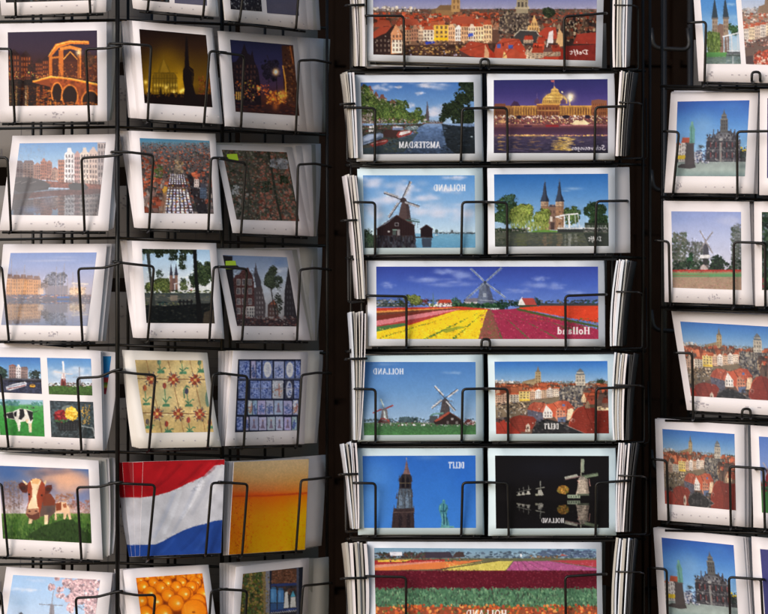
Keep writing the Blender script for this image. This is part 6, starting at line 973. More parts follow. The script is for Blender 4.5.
class Surf:
    """a slightly bent sheet: corner pixels TL TR BR BL, corner depths, curl"""
    def __init__(s, q, dep, bow=0., curl=0., flare=(0., 0.)):
        s.fl = flare
        s.q, s.dep, s.bow, s.curl = np.array(q, float), np.array(dep, float), bow, curl
    def px(s, u, v):
        p = bil(s.q, u, v); p[..., 0] += s.bow * 4 * v * (1 - v); return p
    def pos(s, u, v):
        p = s.px(u, v); d = bil(s.dep, u, v)[..., 0] + s.curl * 4 * u * (1 - u) + s.fl[0] * np.clip(u, 0, 1) ** 7 + s.fl[1] * np.clip(1 - u, 0, 1) ** 7
        f = (D + d) / D
        return np.stack([(p[..., 0] - 384) * S * f, d, Z0 + (307 - p[..., 1]) * S * f], -1)
    def nrm(s, u, v, e=.01):
        a = s.pos(u + e, v) - s.pos(u - e, v); b = s.pos(u, v + e) - s.pos(u, v - e)
        n = np.cross(b, a); return n / np.linalg.norm(n, axis=-1, keepdims=True)
    def inv(s, P_):
        out = []
        for (x, y) in P_:
            u, v = .5, .5
            for _ in range(12):
                f = s.px(np.array(u), np.array(v)) - (x, y)
                fu = (s.px(np.array(u + .001), np.array(v)) - s.px(np.array(u - .001), np.array(v))) / .002
                fv = (s.px(np.array(u), np.array(v + .001)) - s.px(np.array(u), np.array(v - .001))) / .002
                det = fu[0] * fv[1] - fv[0] * fu[1]
                u -= (f[0] * fv[1] - f[1] * fv[0]) / det; v -= (fu[0] * f[1] - fu[1] * f[0]) / det
            out.append((u, v))
        return out

def sheet_mesh(name, sf, th=.00045, n=8):
    g = np.linspace(0, 1, n + 1); U, V = np.meshgrid(g, g)
    # slightly rounded, worn corners
    F = sf.pos(U, V); N = sf.nrm(U, V); B = F - N * th
    co = np.concatenate([F.reshape(-1, 3), B.reshape(-1, 3)]); m = (n + 1) ** 2
    I = np.arange(m).reshape(n + 1, n + 1)
    fr = np.stack([I[:-1, :-1], I[1:, :-1], I[1:, 1:], I[:-1, 1:]], -1).reshape(-1, 4)
    bk = fr[:, ::-1] + m
    ring = list(I[0, :-1]) + list(I[:-1, -1]) + list(I[-1, :0:-1]) + list(I[:0:-1, 0])
    rim = [(a, b, b + m, a + m) for a, b in zip(ring, ring[1:] + ring[:1])]
    me = bpy.data.meshes.new(name)
    me.from_pydata(co.tolist(), [], fr.tolist() + bk.tolist() + rim)
    me.polygons.foreach_set('use_smooth', [True] * (2 * n * n) + [False] * len(rim))
    me.update(); return me

def picture_mesh(name, sf, uvq, canvas, srcq=None, lift=.00022, res=1.9):
    """printed picture: a fine grid of coloured points lying on the card"""
    uvq = np.array(uvq)
    cs = sf.px(uvq[:, 0], uvq[:, 1])
    w = max(np.linalg.norm(cs[1] - cs[0]), np.linalg.norm(cs[2] - cs[3])); h = max(np.linalg.norm(cs[3] - cs[0]), np.linalg.norm(cs[2] - cs[1]))
    nx, ny = max(4, int(w * res)), max(4, int(h * res))
    A, Bv = np.meshgrid(np.linspace(0, 1, nx + 1), np.linspace(0, 1, ny + 1))
    uv = bil(uvq, A, Bv); u, v = uv[..., 0], uv[..., 1]
    P_ = sf.pos(u, v) + sf.nrm(u, v) * lift
    if srcq is None: pp = sf.px(u, v)
    else: pp = bil(srcq, A, Bv)
    c = canvas.sample(pp[..., 0].ravel(), pp[..., 1].ravel())
    m = (nx + 1) * (ny + 1); I = np.arange(m).reshape(ny + 1, nx + 1)
    f = np.stack([I[:-1, :-1], I[1:, :-1], I[1:, 1:], I[:-1, 1:]], -1).reshape(-1, 4)
    me = bpy.data.meshes.new(name)
    me.vertices.add(m); me.vertices.foreach_set('co', P_.reshape(-1).astype(np.float32))
    nf = len(f); me.loops.add(nf * 4); me.loops.foreach_set('vertex_index', f.reshape(-1).astype(np.int32))
    me.polygons.add(nf); me.polygons.foreach_set('loop_start', np.arange(0, nf * 4, 4, dtype=np.int32))
    try: me.polygons.foreach_set('loop_total', np.full(nf, 4, np.int32))
    except Exception: pass
    me.polygons.foreach_set('use_smooth', np.ones(nf, bool))
    at = me.color_attributes.new('Col', 'FLOAT_COLOR', 'POINT')
    at.data.foreach_set('color', np.concatenate([c, np.ones((m, 1))], 1).reshape(-1).astype(np.float32))
    me.update(); me.validate()
    return me

def fillet(pts, r):
    out = [Vector(pts[0])]
    for a, b, c in zip(pts[:-2], pts[1:-1], pts[2:]):
        a, b, c = Vector(a), Vector(b), Vector(c)
        d1, d2 = (a - b), (c - b); l1, l2 = d1.length, d2.length
        if l1 < 1e-6 or l2 < 1e-6: continue
        k = min(r, l1 * .45, l2 * .45); p0 = b + d1 / l1 * k; p1 = b + d2 / l2 * k
        for i in range(5):
            t = i / 4; out.append(p0 * (1 - t) ** 2 + b * 2 * t * (1 - t) + p1 * t * t)
    out.append(Vector(pts[-1])); return out

class MB:
    def __init__(s): s.v, s.f = [], []
    def tube(s, pts, r=.0016, fil=.004, n=7):
        P_ = fillet(pts, fil) if len(pts) > 2 else [Vector(p) for p in pts]
        base = len(s.v); up = None; k = len(P_)
        for i, p in enumerate(P_):
            t = (P_[min(i + 1, k - 1)] - P_[max(i - 1, 0)])
            if t.length < 1e-9: t = Vector((0, 0, 1))
            t.normalize()
            if up is None:
                up = t.orthogonal().normalized()
            up = (up - t * up.dot(t)); up = up.normalized() if up.length > 1e-6 else t.orthogonal().normalized()
            w = t.cross(up)
            for j in range(n):
                a = 2 * math.pi * j / n; s.v.append(p + (up * math.cos(a) + w * math.sin(a)) * r)
        for i in range(k - 1):
            for j in range(n):
                a = base + i * n + j; b = base + i * n + (j + 1) % n; s.f.append((a, b, b + n, a + n))
        s.f.append(tuple(base + j for j in range(n))[::-1]); s.f.append(tuple(base + (k - 1) * n + j for j in range(n)))
        return s
    def box(s, x0, y0, z0, x1, y1, z1):
        b = len(s.v); s.v += [Vector(c) for c in ((x0, y0, z0), (x1, y0, z0), (x1, y1, z0), (x0, y1, z0), (x0, y0, z1), (x1, y0, z1), (x1, y1, z1), (x0, y1, z1))]
        s.f += [tuple(b + i for i in q) for q in ((0, 3, 2, 1), (4, 5, 6, 7), (0, 1, 5, 4), (1, 2, 6, 5), (2, 3, 7, 6), (3, 0, 4, 7))]; return s
    def build(s, name, mat, parent=None, smooth=True):
        me = bpy.data.meshes.new(name); me.from_pydata([tuple(v) for v in s.v], [], s.f)
        if smooth: me.polygons.foreach_set('use_smooth', [True] * len(s.f))
        me.update(); return link(name, me, mat, parent)

rng = random.Random(5)

# depth of the three rack faces at a photo column
def dep_left(x):
    if x < 119: return (119 - x) * S * math.tan(R(21))
    if x < 222: return (x - 119) * S * math.tan(R(9))
    return 103 * S * math.tan(R(9)) + (x - 222) * S * math.tan(R(47))
def dep_mid(x): return .02 + .0 * x
def dep_right(x): return .03 + (800 - x) * S * math.tan(R(15))

# ------------------------------------------------------------------ racks
def rack(label, group=None):
    o = bpy.data.objects.new('postcard_rack', None); col.objects.link(o)
    return tag(o, label, 'postcard rack', group)
RK = {'L': rack('black wire spinner rack on the left, its angled faces holding square and landscape postcards'),
      'M': rack('black wire rack in the middle, wide panorama postcards between pairs of small ones'),
      'R': rack('black wire postcard rack cut off by the right edge of the view')}
DEP = {'L': dep_left, 'M': dep_mid, 'R': dep_right}

def pocket(rk, quad, wl, wr, off=.015, loop=None, mode='L'):
    """a pocket: rear rail under the cards, with two bent front wires as sub-parts"""
    fn = DEP[rk]; par = RK[rk]
    TL, TR, BR, BL = quad
    rail = MB()
    x0, x1 = BL[0] + 3, BR[0] - 3
    yb = lambda x: BL[1] + (BR[1] - BL[1]) * (x - BL[0]) / max(1e-3, BR[0] - BL[0]) + 2.2
    rail.tube([unp(x0, yb(x0), fn(x0) + .004), unp(x1, yb(x1), fn(x1) + .004)], .0015)
    for x in (x0 + 6, (x0 + x1) / 2, x1 - 6):
        rail.tube([unp(x, yb(x), fn(x) - .004), unp(x, yb(x) + .6, fn(x) + .045)], .0013)
    ro = rail.build('wire_pocket', WIRE, par)
    for w in (wl, wr):
        if not w: continue
        pts = []
        n = len(w)
        for i, (x, y) in enumerate(w):
            d = fn(x) - (off if i < n - 1 else off * .4)
            pts.append(unp(x, y, d))
        a = w[0]; dx = -3 if w[1][0] > a[0] else 3
        pts.insert(0, unp(a[0] + dx * .3, a[1] + .5, fn(a[0]) + .03))
        b = w[-1]; pts.append(unp(b[0] - (2 if w is wl else 2), b[1] + 2.5, fn(b[0]) + .03))
        MB().tube(pts, .00155, .0045).build('front_wire', WIRE, ro)
    if loop:
        x, y = loop; d = fn(x) - .006
        MB().tube([unp(x - 4.2, y + 10, d + .012), unp(x - 4.2, y + 9, d), unp(x - 4.2, y + .3, d), unp(x + 4.2, y + .3, d), unp(x + 4.2, y + 9, d), unp(x + 4.2, y + 10, d + .012)], .0016, .0042).build('loop_clip', WIRE, ro)
    return ro

# ------------------------------------------------------------------ cards
CANVAS = {}
def canvas(fn, quads, crop, white, seed=3):
    key = fn.__name__
    if key not in CANVAS:
        p = P(quads, *crop, seed=seed + len(CANVAS)); fn(p); p.done(white); CANVAS[key] = p
    return CANVAS[key]

STATS = {'cards': 0}
GLOSS = {'pic_canal_day': PRINT_GLOSS, 'pic_harbour': PRINT_GLOSS, 'pic_blossom': PRINT_SEMI, 'pic_town_plain': PRINT_SEMI, 'pic_townhall': PRINT_SEMI, 'pic_kurhaus': PRINT_SEMI, 'pic_flag': PRINT_SEMI}
def caption(par, sf, pts, smudge=None):
    mb = MB()
    def put(u0, v0, u1, v1):
        q = [(u0, v0), (u1, v0), (u1, v1), (u0, v1)]; uv = np.array(q)
        P_ = sf.pos(uv[:, 0], uv[:, 1]) + sf.nrm(uv[:, 0], uv[:, 1]) * .00025
        b = len(mb.v); mb.v += [Vector(p) for p in P_]; mb.f.append((b + 3, b + 2, b + 1, b)[::-1])
    for (u, v) in pts: put(u - .009, v - .006, u + .009, v + .006)
    if smudge:
        u, v = smudge
        for _ in range(16):
            a, b = u + rng.uniform(-.05, .05), v + rng.uniform(-.03, .03); put(a, b, a + rng.uniform(.003, .02), b + rng.uniform(.003, .02))
    mb.build('printed_caption', INK, par, False)

def card(rk, label, quad, pics, white, st, wl=None, wr=None, stacks=(), lean=.016, stack_name=None, caps=None, smudge=None, loop=None, off=.015, bow=0., curl=.0015, flip=False, backpic=None, pock=True):
    fn = DEP[rk]
    dep = [fn(quad[0][0]) + lean, fn(quad[1][0]) + lean, fn(quad[2][0]), fn(quad[3][0])]
    sf = Surf(quad, dep, bow, curl)
    o = link('postcard', sheet_mesh('postcard', sf, .00012 if backpic else .00045), st); STATS['cards'] += 1
    tag(o, label, 'postcard', 'picture postcards facing out of the racks')
    for pq, fnp, crop, src in pics:
        uvq = sf.inv(pq) if pq is not None else [(.0, .0), (1, 0), (1, 1), (0, 1)]
        srcq = src if src is not None else None
        cq = src if src is not None else (pq if pq is not None else quad)
        cv = canvas(fnp, cq if backpic is None else backpic, crop, white)
        link('picture', picture_mesh('picture', sf, uvq, cv, srcq), GLOSS.get(fnp.__name__, PRINT), o)
    if caps or smudge: caption(o, sf, caps or [], smudge)
    k = 0
    for si, (n, dTL, dTR, dBR, dBL, bw) in enumerate(stacks):
        dd = (dTL, dTR, dBR, dBL)
        for i in range(1, n + 1):
            t = i / n; k += 1
            jj = [(rng.uniform(-.5, .5), rng.uniform(-.7, .5)) for _ in range(4)]
            q = [(quad[c][0] + dd[c][0] * t + jj[c][0], quad[c][1] + dd[c][1] * t + jj[c][1] * (.6 if c < 2 else .25)) for c in range(4)]
            wob = rng.uniform(0, .35) * abs(dd[1][0]) * S, rng.uniform(0, .35) * abs(dd[0][0]) * S
            dp = [dep[c] + .0013 * (k + 1) + abs(dd[c][0]) * S * .55 * t + (.0015 * i if c < 2 else 0) + (wob[0] if c in (1, 2) else wob[1]) for c in range(4)]
            fl = (rng.uniform(-.008, .026) * min(1, abs(dd[1][0]) / 16), rng.uniform(-.002, .012) * min(1, abs(dd[0][0]) / 16))
            s2 = Surf(q, dp, bow + bw * t + rng.uniform(-.6, .6), curl + rng.uniform(-.0012, .0012), fl)
            b = link('postcard', sheet_mesh('postcard', s2, .00012 if backpic else .0008, 8), st if abs(dd[1][0]) < 10 else (st, ST_SHADE, ST_WARM, ST_CREAM)[i % 4]); STATS['cards'] += 1
            tag(b, 'postcard stacked behind the card with ' + stack_name, 'postcard', 'postcards stacked behind the card with ' + stack_name)
            if backpic is not None:
                cv = CANVAS[pics[0][1].__name__]
                link('picture', picture_mesh('picture', s2, [(0.001, .002), (.999, .002), (.999, .998), (.001, .998)], cv, None, res=1.2), PRINT, b)
    if pock: pocket(rk, quad, wl, wr, off, loop)
    return o, sf

def K130(x, y): return (x, y, 130 / 614.)
KM, KM2, KR, K6 = .1956, .2214, .2085, .1693
dots = [(.14 + .145 * i, .93) for i in range(6)]

W_A, W_B, W_C, W_M, W_R = 226, 208, 138, 214, 234
# --- left rack, left column
card('L', 'lower edge of a white landscape postcard cut off at the top left corner', [(-9, -92), (110, -95), (106, 12), (2, 15.2)], [([(0, -82), (98, -85), (96, 0), (6, 2.5)], pic_dark_canal, K130(0, 0), None)], W_A, ST_WARM,
     [(-4, -60), (12, -58), (16, 15.6)], [(121, -58), (86, -56), (90.5, 13)], [(3, (0, 0), (6, 1), (5, -2), (0, 0), 1.)], stack_name='only its lower edge showing', caps=dots)
card('L', 'landscape postcard of a bridge at night outlined in orange lights', [(-1.5, 23.8), (106.5, 21.8), (107, 121), (-.5, 121.9)], [([(7.8, 32.2), (97, 30.3), (97.8, 105.2), (9.1, 105.9)], pic_bridge_night, K130(0, 0), None)], W_A, ST_WARM,
     [(-6, 48.5), (10.8, 48.8), (14.8, 121.9)], [(121, 46), (106, 48.3), (85.7, 48.9), (89.3, 121.9)], [(5, (1, 0), (14.5, .5), (4, -1.2), (0, 0), 2.4)], lean=.006, stack_name='the orange lit bridge at night', caps=dots, smudge=(.54, .93))
card('L', 'landscape postcard of gabled houses mirrored in a canal by day', [(12.7, 135.9), (115.5, 134), (108.4, 230.7), (-.5, 230.2)], [([(19.7, 143.3), (105.9, 142.2), (98, 215.7), (11, 214.9)], pic_canal_day, K130(0, 120), None)], W_A, ST_WARM,
     [(-6, 157.4), (7.4, 157.7), (11, 230.7)], [(122, 154.6), (106, 156.4), (81.5, 158), (84.7, 230.9)], [(3, (0, 0), (3.4, 0), (5, -3), (0, 0), 1.2)], lean=.026, stack_name='the gabled houses mirrored in a canal', caps=dots, smudge=(.54, .93))
card('L', 'landscape postcard of a hazy harbour with masts and a white drawbridge', [(3.2, 244.5), (107, 243.9), (98, 340.9), (-5, 339.8)], [([(10.6, 253), (96.8, 252.4), (87.4, 326), (1.2, 325)], pic_harbour, K130(0, 235), None)], W_A, ST_WARM,
     [(-8, 266.5), (1.8, 266.9), (8.9, 340.3)], [(122, 262.5), (103.7, 267.8), (78.3, 268.6), (82.6, 341)], [(2, (1, 0), (9, 0), (8, .2), (0, 0), .2)], lean=.026, stack_name='the hazy harbour', caps=dots, smudge=(.56, .93))
o4, s4 = card('L', 'postcard with four small pictures: canal boat, mills, spotted cow, flowers on a bicycle', [(-11, 347.3), (100.6, 350.9), (103, 450.6), (-7, 446.4)],
     [([(-4, 357), (40.2, 357.7), (42, 394), (-2.5, 392.3)], pic_canalboat, K130(0, 335), None), ([(47, 357.8), (91, 358.7), (92.5, 395.6), (49, 394.3)], pic_twomills, K130(0, 335), None), ([(-2, 399), (43, 400.2), (44.7, 436.7), (.2, 435)], pic_cow_field, K130(0, 335), None), ([(49.8, 400.6), (93.2, 402), (94.9, 438.8), (51.4, 437.1)], pic_bike_flowers, K130(0, 335), None)], W_A, ST_WARM,
     [(-8, 373.6), (.6, 374), (8.5, 447.2)], [(122, 369), (115.4, 370.2), (99.5, 377), (77.3, 378), (81.5, 450.6)], [(2, (0, 0), (2, .3), (1.2, 0), (0, 0), .2)], lean=.014, stack_name='four small pictures', caps=[(.24 + .12 * i, .945) for i in range(6)])
q4b = [(-2, 341), (118.6, 352.6), (106, 449), (6, 447)]
sf4 = Surf(q4b, [dep_left(-2) + .026, dep_left(118) + .03, dep_left(106) + .012, dep_left(6) + .012], 2.5, 0)
o4b = link('postcard', sheet_mesh('postcard', sf4), ST_WARM); STATS['cards'] += 1
tag(o4b, 'postcard with blue and striped pictures peeping out behind the four picture card', 'postcard', 'picture postcards facing out of the racks')
link('picture', picture_mesh('picture', sf4, [(.8, .06), (.94, .045), (.915, .44), (.8, .43)], canvas(pic_strip, [(95, 354), (114, 357), (112, 442), (95, 438)], K130(0, 335), W_A)), PRINT, o4b)
link('picture', picture_mesh('picture', sf4, [(.8, .5), (.905, .5), (.87, .9), (.8, .9)], CANVAS['pic_strip']), PRINT, o4b)
card('L', 'landscape postcard of a red and white cow staring from a meadow', [(-10, 453.4), (98.5, 460.6), (102.7, 559.8), (-6, 555.3)], [([(-1.2, 465.7), (88.5, 469.3), (91.7, 543.4), (3, 538.8)], pic_cow_face, K130(0, 445), None)], W_A, ST_WARM,
     [(-8, 483.6), (1.7, 484), (8, 556)], [(122, 482.2), (115.4, 482.8), (99, 487), (77, 487.4), (81.5, 559.4)], [(6, (0, -2), (16, -3), (10.5, -6), (0, 0), 2.2)], lean=.012, stack_name='the red and white cow', caps=dots, smudge=(.58, .925))
card('L', 'bottom left postcard of pink blossom over a windmill under pale sky', [(6.8, 567.3), (112.6, 573), (102, 672), (-8, 666)], [([(13.2, 575), (100.2, 580), (90, 655), (1, 650)], pic_blossom, (0, 545, K6), None)], W_A, ST_WARM,
     [(-8, 591.6), (1.2, 592.2), (7, 667)], [(122, 591.2), (117, 591.8), (97.3, 597), (75.7, 598), (80, 671)], [(4, (0, 0), (3, .3), (9, -2), (0, 0), 1.)], lean=.024, stack_name='pink blossom and a windmill', caps=dots)
# --- left rack, middle column
card('L', 'postcard with two dark pictures, cut off by the top edge above the golden church', [(127, -90), (211, -84), (216.5, 16.5), (136.5, 9)], [([(137, -80), (168, -78), (169.3, 2.4), (142, 0)], pic_dark_canal, K130(110, 0), None), ([(173, -76), (204, -74), (207, 5.6), (174.6, 3)], pic_mauve_street, K130(15, 0), None)], W_B, ST_WARM,
     [(112, -40), (152, -37), (147.7, 10.5)], [(226, -36), (208, -36), (203, 16.5)], [(2, (-6, 0), (0, 0), (2, 0), (-3, -1), 0)], stack_name='two dark pictures at the top edge', caps=[(.15 + .14 * i, .95) for i in range(6)])
card('L', 'square postcard of a church glowing golden behind a dark tower at night', [(132, 20.5), (211.6, 28), (220.5, 123.8), (139.6, 118.6)], [([(139.2, 29), (206, 35), (212.5, 107.3), (144.5, 103)], pic_gold_church, K130(110, 0), None)], W_B, ST_WARM,
     [(110, 43.3), (124, 43.5), (151.3, 45.6), (147.7, 120.8)], [(226, 52.5), (209.5, 50.8), (204, 124.2)], [(5, (-13.5, -.3), (1, 0), (2, 0), (-11.5, -1), 0)], lean=.022, stack_name='the golden church', caps=[(.28 + .14 * i, .93) for i in range(6)])
card('L', 'square postcard of white market stalls in a town seen from above', [(131, 130.6), (215, 133.8), (222, 230), (137.5, 228)], [([(139.6, 138), (209.5, 140.7), (213.7, 213.8), (144.5, 213)], pic_market, K130(110, 120), None)], W_B, ST_WARM,
     [(112, 151.8), (130, 152.2), (153.4, 155), (149, 229.8)], [(226.4, 158), (211, 157.7), (208.4, 230.4)], [(4, (-11.5, 0), (0, 0), (1, 0), (-3.5, -.6), 0)], lean=.024, stack_name='the market seen from above', caps=[(.28 + .14 * i, .93) for i in range(6)])
card('L', 'square postcard of two far spires framed by dark trees', [(131.8, 240.7), (215.8, 243.5), (223.3, 338.7), (137.5, 338)], [([(141.8, 248.8), (209.5, 249.8), (214.8, 323.5), (146.4, 323)], pic_twospires_trees, K130(110, 235), None)], W_B, ST_WARM,
     [(113, 261.5), (131, 264), (154, 266.4), (147.7, 340)], [(237, 266.6), (213.7, 266.9), (209.5, 339.2)], [(5, (-11.5, 0), (0, 0), (1, 0), (-4.5, -.4), 0)], lean=.024, stack_name='two spires among trees', caps=[(.28 + .14 * i, .93) for i in range(6)], smudge=(.17, .93))
card('L', 'square postcard of old yellow tiles painted with tulips and red stars', [(123.5, 350.2), (207.4, 353), (221, 446.8), (138.6, 448.4)], [([(135, 360), (202.5, 360.4), (213.7, 432), (146, 433)], pic_tulip_tiles, K130(110, 335), None)], W_B, ST_CREAM,
     [(114, 371), (135.4, 373.7), (155.5, 375.2), (149, 449.4)], [(226, 373.6), (213, 374), (207.8, 446.6)], [(4, (-1.5, -.4), (0, 0), (1, 0), (-6.5, -1.5), 0)], lean=.026, stack_name='yellow tulip tiles', caps=[(.28 + .14 * i, .93) for i in range(6)], bow=-1.)
FQ = [(117, 455), (228, 455), (228, 560), (117, 560)]
card('L', 'borderless postcard filled by a waving red, white and blue flag', [(143, 461.6), (224.7, 459.4), (221, 553.2), (139.5, 556.6)], [([(143.1, 461.7), (224.6, 459.5), (220.9, 553.1), (139.6, 556.5)], pic_flag, K130(110, 445), None)], W_B, ST_WARM,
     [(110, 483), (131, 484), (155, 485), (148, 559.4)], [(232, 482.8), (211.6, 483), (205.7, 555)], [(5, (-25.5, 1.2), (-2, 0), (0, -1), (-10, .4), -1.5)], lean=.012, stack_name='the red, white and blue flag', backpic=FQ)
card('L', 'postcard of round orange cheeses at the bottom of the left rack', [(122.7, 570), (208.2, 565), (222, 662), (136, 666)], [([(135.9, 578), (202.3, 573.4), (213, 650), (146, 654)], pic_cheese, (110, 545, K6), None)], W_B, ST_WARM,
     [(113.4, 591.6), (138, 595.5), (155.4, 595), (149, 667)], [(227, 589), (211.2, 590.7), (206, 664)], [(4, (-9, -.6), (0, 0), (0, 0), (-6, 0), 0)], lean=.024, stack_name='round orange cheeses', caps=[(.28 + .14 * i, .93) for i in range(6)])
# --- left rack, right column (turned away, in shade)
card('L', 'shaded postcard with two pictures, cut off by the top edge above the lamp lit street', [(216, -76), (300, -70), (308, 29.6), (225.3, 20)], [([(226, -66), (256, -64), (262, 11.5), (230.6, 9)], pic_dark_lights, K130(220, 0), None), ([(262, -62), (292, -60), (299, 15.6), (267, 13)], pic_mauve_street, K130(220, 0), None)], W_C, ST_WARM,
     [(219, -30), (246, -27), (239.5, 21)], [(330, -24), (300, -26), (296, 28)], [(4, (0, 0), (13, 0), (12, .4), (0, 0), .6)], stack_name='two small street pictures', caps=[(.25 + .14 * i, .95) for i in range(6)])
card('L', 'shaded postcard of a dark blue night street with a glowing lamp', [(218, 31), (297, 37.5), (307, 131.5), (225.5, 126)], [([(230, 39.6), (293, 45), (299.4, 115.8), (235.5, 111.6)], pic_night_street, K130(220, 0), None)], W_C, ST_WARM,
     [(219, 52.2), (244, 55.6), (241, 127.2)], [(330, 62.6), (314, 59.8), (298.8, 60.4), (295.8, 131.6)], [(5, (0, 0), (33, 1.6), (18, 1), (0, 0), 0)], lean=.028, stack_name='the lamp lit night street', caps=[(.2 + .14 * i, .94) for i in range(6)])
oc2, sc2 = card('L', 'leaning postcard of a dark view onto red roofs, with a lime price sticker', [(215, 144.3), (292, 147), (310, 235.8), (233, 232.8)], [([(221.7, 149.6), (286.7, 152.2), (299.4, 221.2), (236.5, 219.5)], pic_roofs_dark, K130(220, 120), None)], W_C, ST_WARM,
     [(219, 158.5), (245.8, 163), (241, 234)], [(330, 166.6), (315, 163.6), (298, 164.5), (296.6, 235.6)], [(6, (2, -2), (28.5, -3.5), (6.5, .4), (0, 0), 1.)], lean=.03, stack_name='the dark aerial view of roofs', caps=[(.28 + .14 * i, .94) for i in range(5)])
oc3, sc3 = card('L', 'leaning postcard of brick gabled houses and a tree, with a lime price sticker', [(215, 249.4), (292, 250.2), (310.6, 340.2), (233, 340.2)], [([(222.5, 255), (286.7, 257.2), (298.3, 326.5), (237, 326)], pic_amsterdam_street, K130(220, 235), None)], W_C, ST_WARM,
     [(219, 266.8), (247, 269), (242, 340)], [(330, 269.6), (314, 268), (300, 269.6), (297, 340.4)], [(6, (2, -1), (30.5, -2.6), (7, .2), (0, 0), 1.)], lean=.03, stack_name='the brick houses and a tree', caps=[(.2 + .15 * i, .93) for i in range(5)])
for oc, sc, (a, b, c, d) in ((oc2, sc2, (226.8, 153.9, 238.2, 160.6)), (oc3, sc3, (225.4, 260.8, 236.6, 269.4))):
    uv = np.array(sc.inv([(a, b + .3), (c - 1.6, b), (c, d), (a, d - .3)]))
    P_ = sc.pos(uv[:, 0], uv[:, 1]); N_ = sc.nrm(uv[:, 0], uv[:, 1]); mb = MB()
    mb.v = [Vector(p) for p in P_ + N_ * .0008] + [Vector(p) for p in P_ + N_ * .0003]; mb.f = [(3, 2, 1, 0), (0, 1, 5, 4), (1, 2, 6, 5), (2, 3, 7, 6), (3, 0, 4, 7)]
    mb.build('price_sticker', LIME, oc, False)
card('L', 'shaded postcard of many small blue and white painted tiles on dark ground', [(233, 350.8), (307.9, 352), (304.3, 444), (225.5, 446)], [([(238, 359.3), (301, 359.3), (298.3, 430.3), (234.8, 432.4)], pic_delft_tiles, K130(220, 335), None)], W_C, ST_WARM,
     [(219, 373), (247.5, 376.4), (243.7, 446.4)], [(330, 373), (316, 372.8), (301.5, 375), (297.3, 445.4)], [(4, (-14, 0), (0, -.5), (0, 0), (-7, 0), 0), (4, (0, 0), (15.5, -1.5), (13, -1), (0, 0), .5)], lean=.014, stack_name='blue and white tiles', caps=[(.1 + .15 * i, .93) for i in range(6)], smudge=(.56, .93))
card('L', 'borderless shaded postcard filled by golden beer under foam', [(233.8, 462), (309, 458.8), (305, 549.8), (228.5, 555)], [([(233.9, 462.2), (308.8, 459), (304.8, 549.6), (228.7, 554.8)], pic_beer, K130(220, 445), None)], W_C, ST_WARM,
     [(219, 482), (247.5, 484.2), (242, 555.4)], [(330, 477.2), (314, 479), (301, 480.2), (296, 551.2)], [(5, (-10.5, -.6), (0, -.5), (0, 0), (-5.5, .5), 0), (4, (0, 0), (18, -4.4), (16.6, -4), (0, 0), .5)], lean=.012, stack_name='golden beer')
card('L', 'shaded bottom postcard of a dark window with blue bottles on a shelf', [(236, 566.9), (308.9, 558.6), (306, 654), (230, 660)], [([(242.9, 574), (303, 567), (300, 638), (238, 643)], pic_painted_bottles, (220, 545, K6), None)], W_C, ST_WARM,
     [(219, 589.2), (247, 590.8), (243, 660)], [(331, 583), (315, 584.8), (303, 585.8), (298, 655)], [(5, (-16, -3.6), (0, -.5), (0, 0), (-8, 0), 0), (5, (0, 0), (20, -1.6), (20, -1), (0, 0), .8)], lean=.012, stack_name='blue bottles in a window', caps=[(.2 + .15 * i, .93) for i in range(5)])

# --- middle rack
def mcard(label, q, pq, fnp, crop, st, name, left, right, stk=None, **kw):
    card('M', label, q, [(pq, fnp, crop, kw.pop('src', None))], W_M, st, left, right, stk or [(1, (-.9, -.6), (.8, -.7), (1., .8), (-.8, .8), 0)], lean=kw.pop('lean', .008), stack_name=name, off=.008, curl=.0008, **kw)
mcard('wide panorama postcard of red town roofs at the top of the middle rack', [(367.4, -35), (603.5, -31), (602, 66.8), (366.9, 60.6)], [(373, -29), (597.5, -25), (595.4, 60.6), (373.3, 54.4)], pic_delft_panorama, (0, 0, 1.), ST_PANO, 'the wide town panorama',
      [(365, 15.6), (403.6, 15.8), (404.5, 67.5)], [(606, 13), (564, 16.6), (564.5, 69.6)], [(2, (0, -1), (.6, -1), (.4, .8), (1.4, 5.6), 0)], loop=(484.7, 58.7))
mcard('postcard of a tree lined canal with boats, lettered AMSTERDAM in mirror writing', [(354.7, 75.3), (480.8, 74.7), (482.4, 160.3), (357.2, 160.7)], [(360.5, 82.5), (473.6, 82), (475, 153.5), (363, 154.3)], pic_amsterdam_canal, (340, 60, KM), ST_PANO, 'the tree lined canal',
      [(345.5, 107), (375.2, 108.4), (374.8, 160.9)], [(487, 108), (462.2, 108.4), (460.9, 160.9)])
mcard('postcard of a domed palace lit gold against a violet evening sky', [(487.4, 73.7), (613.6, 72.7), (614.4, 159.4), (487.8, 160.7)], [(493.7, 80), (607.5, 79), (608, 153), (493.7, 153)], pic_kurhaus, (480, 60, KM), ST_PANO, 'the golden domed palace',
      [(484, 107.5), (507, 107.9), (507.8, 160.4)], [(627, 106), (595.4, 107.2), (594.4, 160)])
mcard('postcard of a dark windmill on piles in blue water, lettered HOLLAND in mirror writing', [(357.2, 168.8), (482.4, 168.2), (482.4, 253.9), (359.6, 254.3)], [(362.9, 175.3), (474.6, 175.3), (475.4, 247.6), (364.5, 248)], pic_mill_water, (340, 160, KM), ST_COOL, 'the windmill on piles',
      [(354, 202), (375.2, 202.5), (375.2, 254.6)], [(487, 201.8), (462.2, 202.1), (461.3, 254.4)], [(2, (5, -4), (.5, -.8), (1, .6), (-.8, .6), 0)])
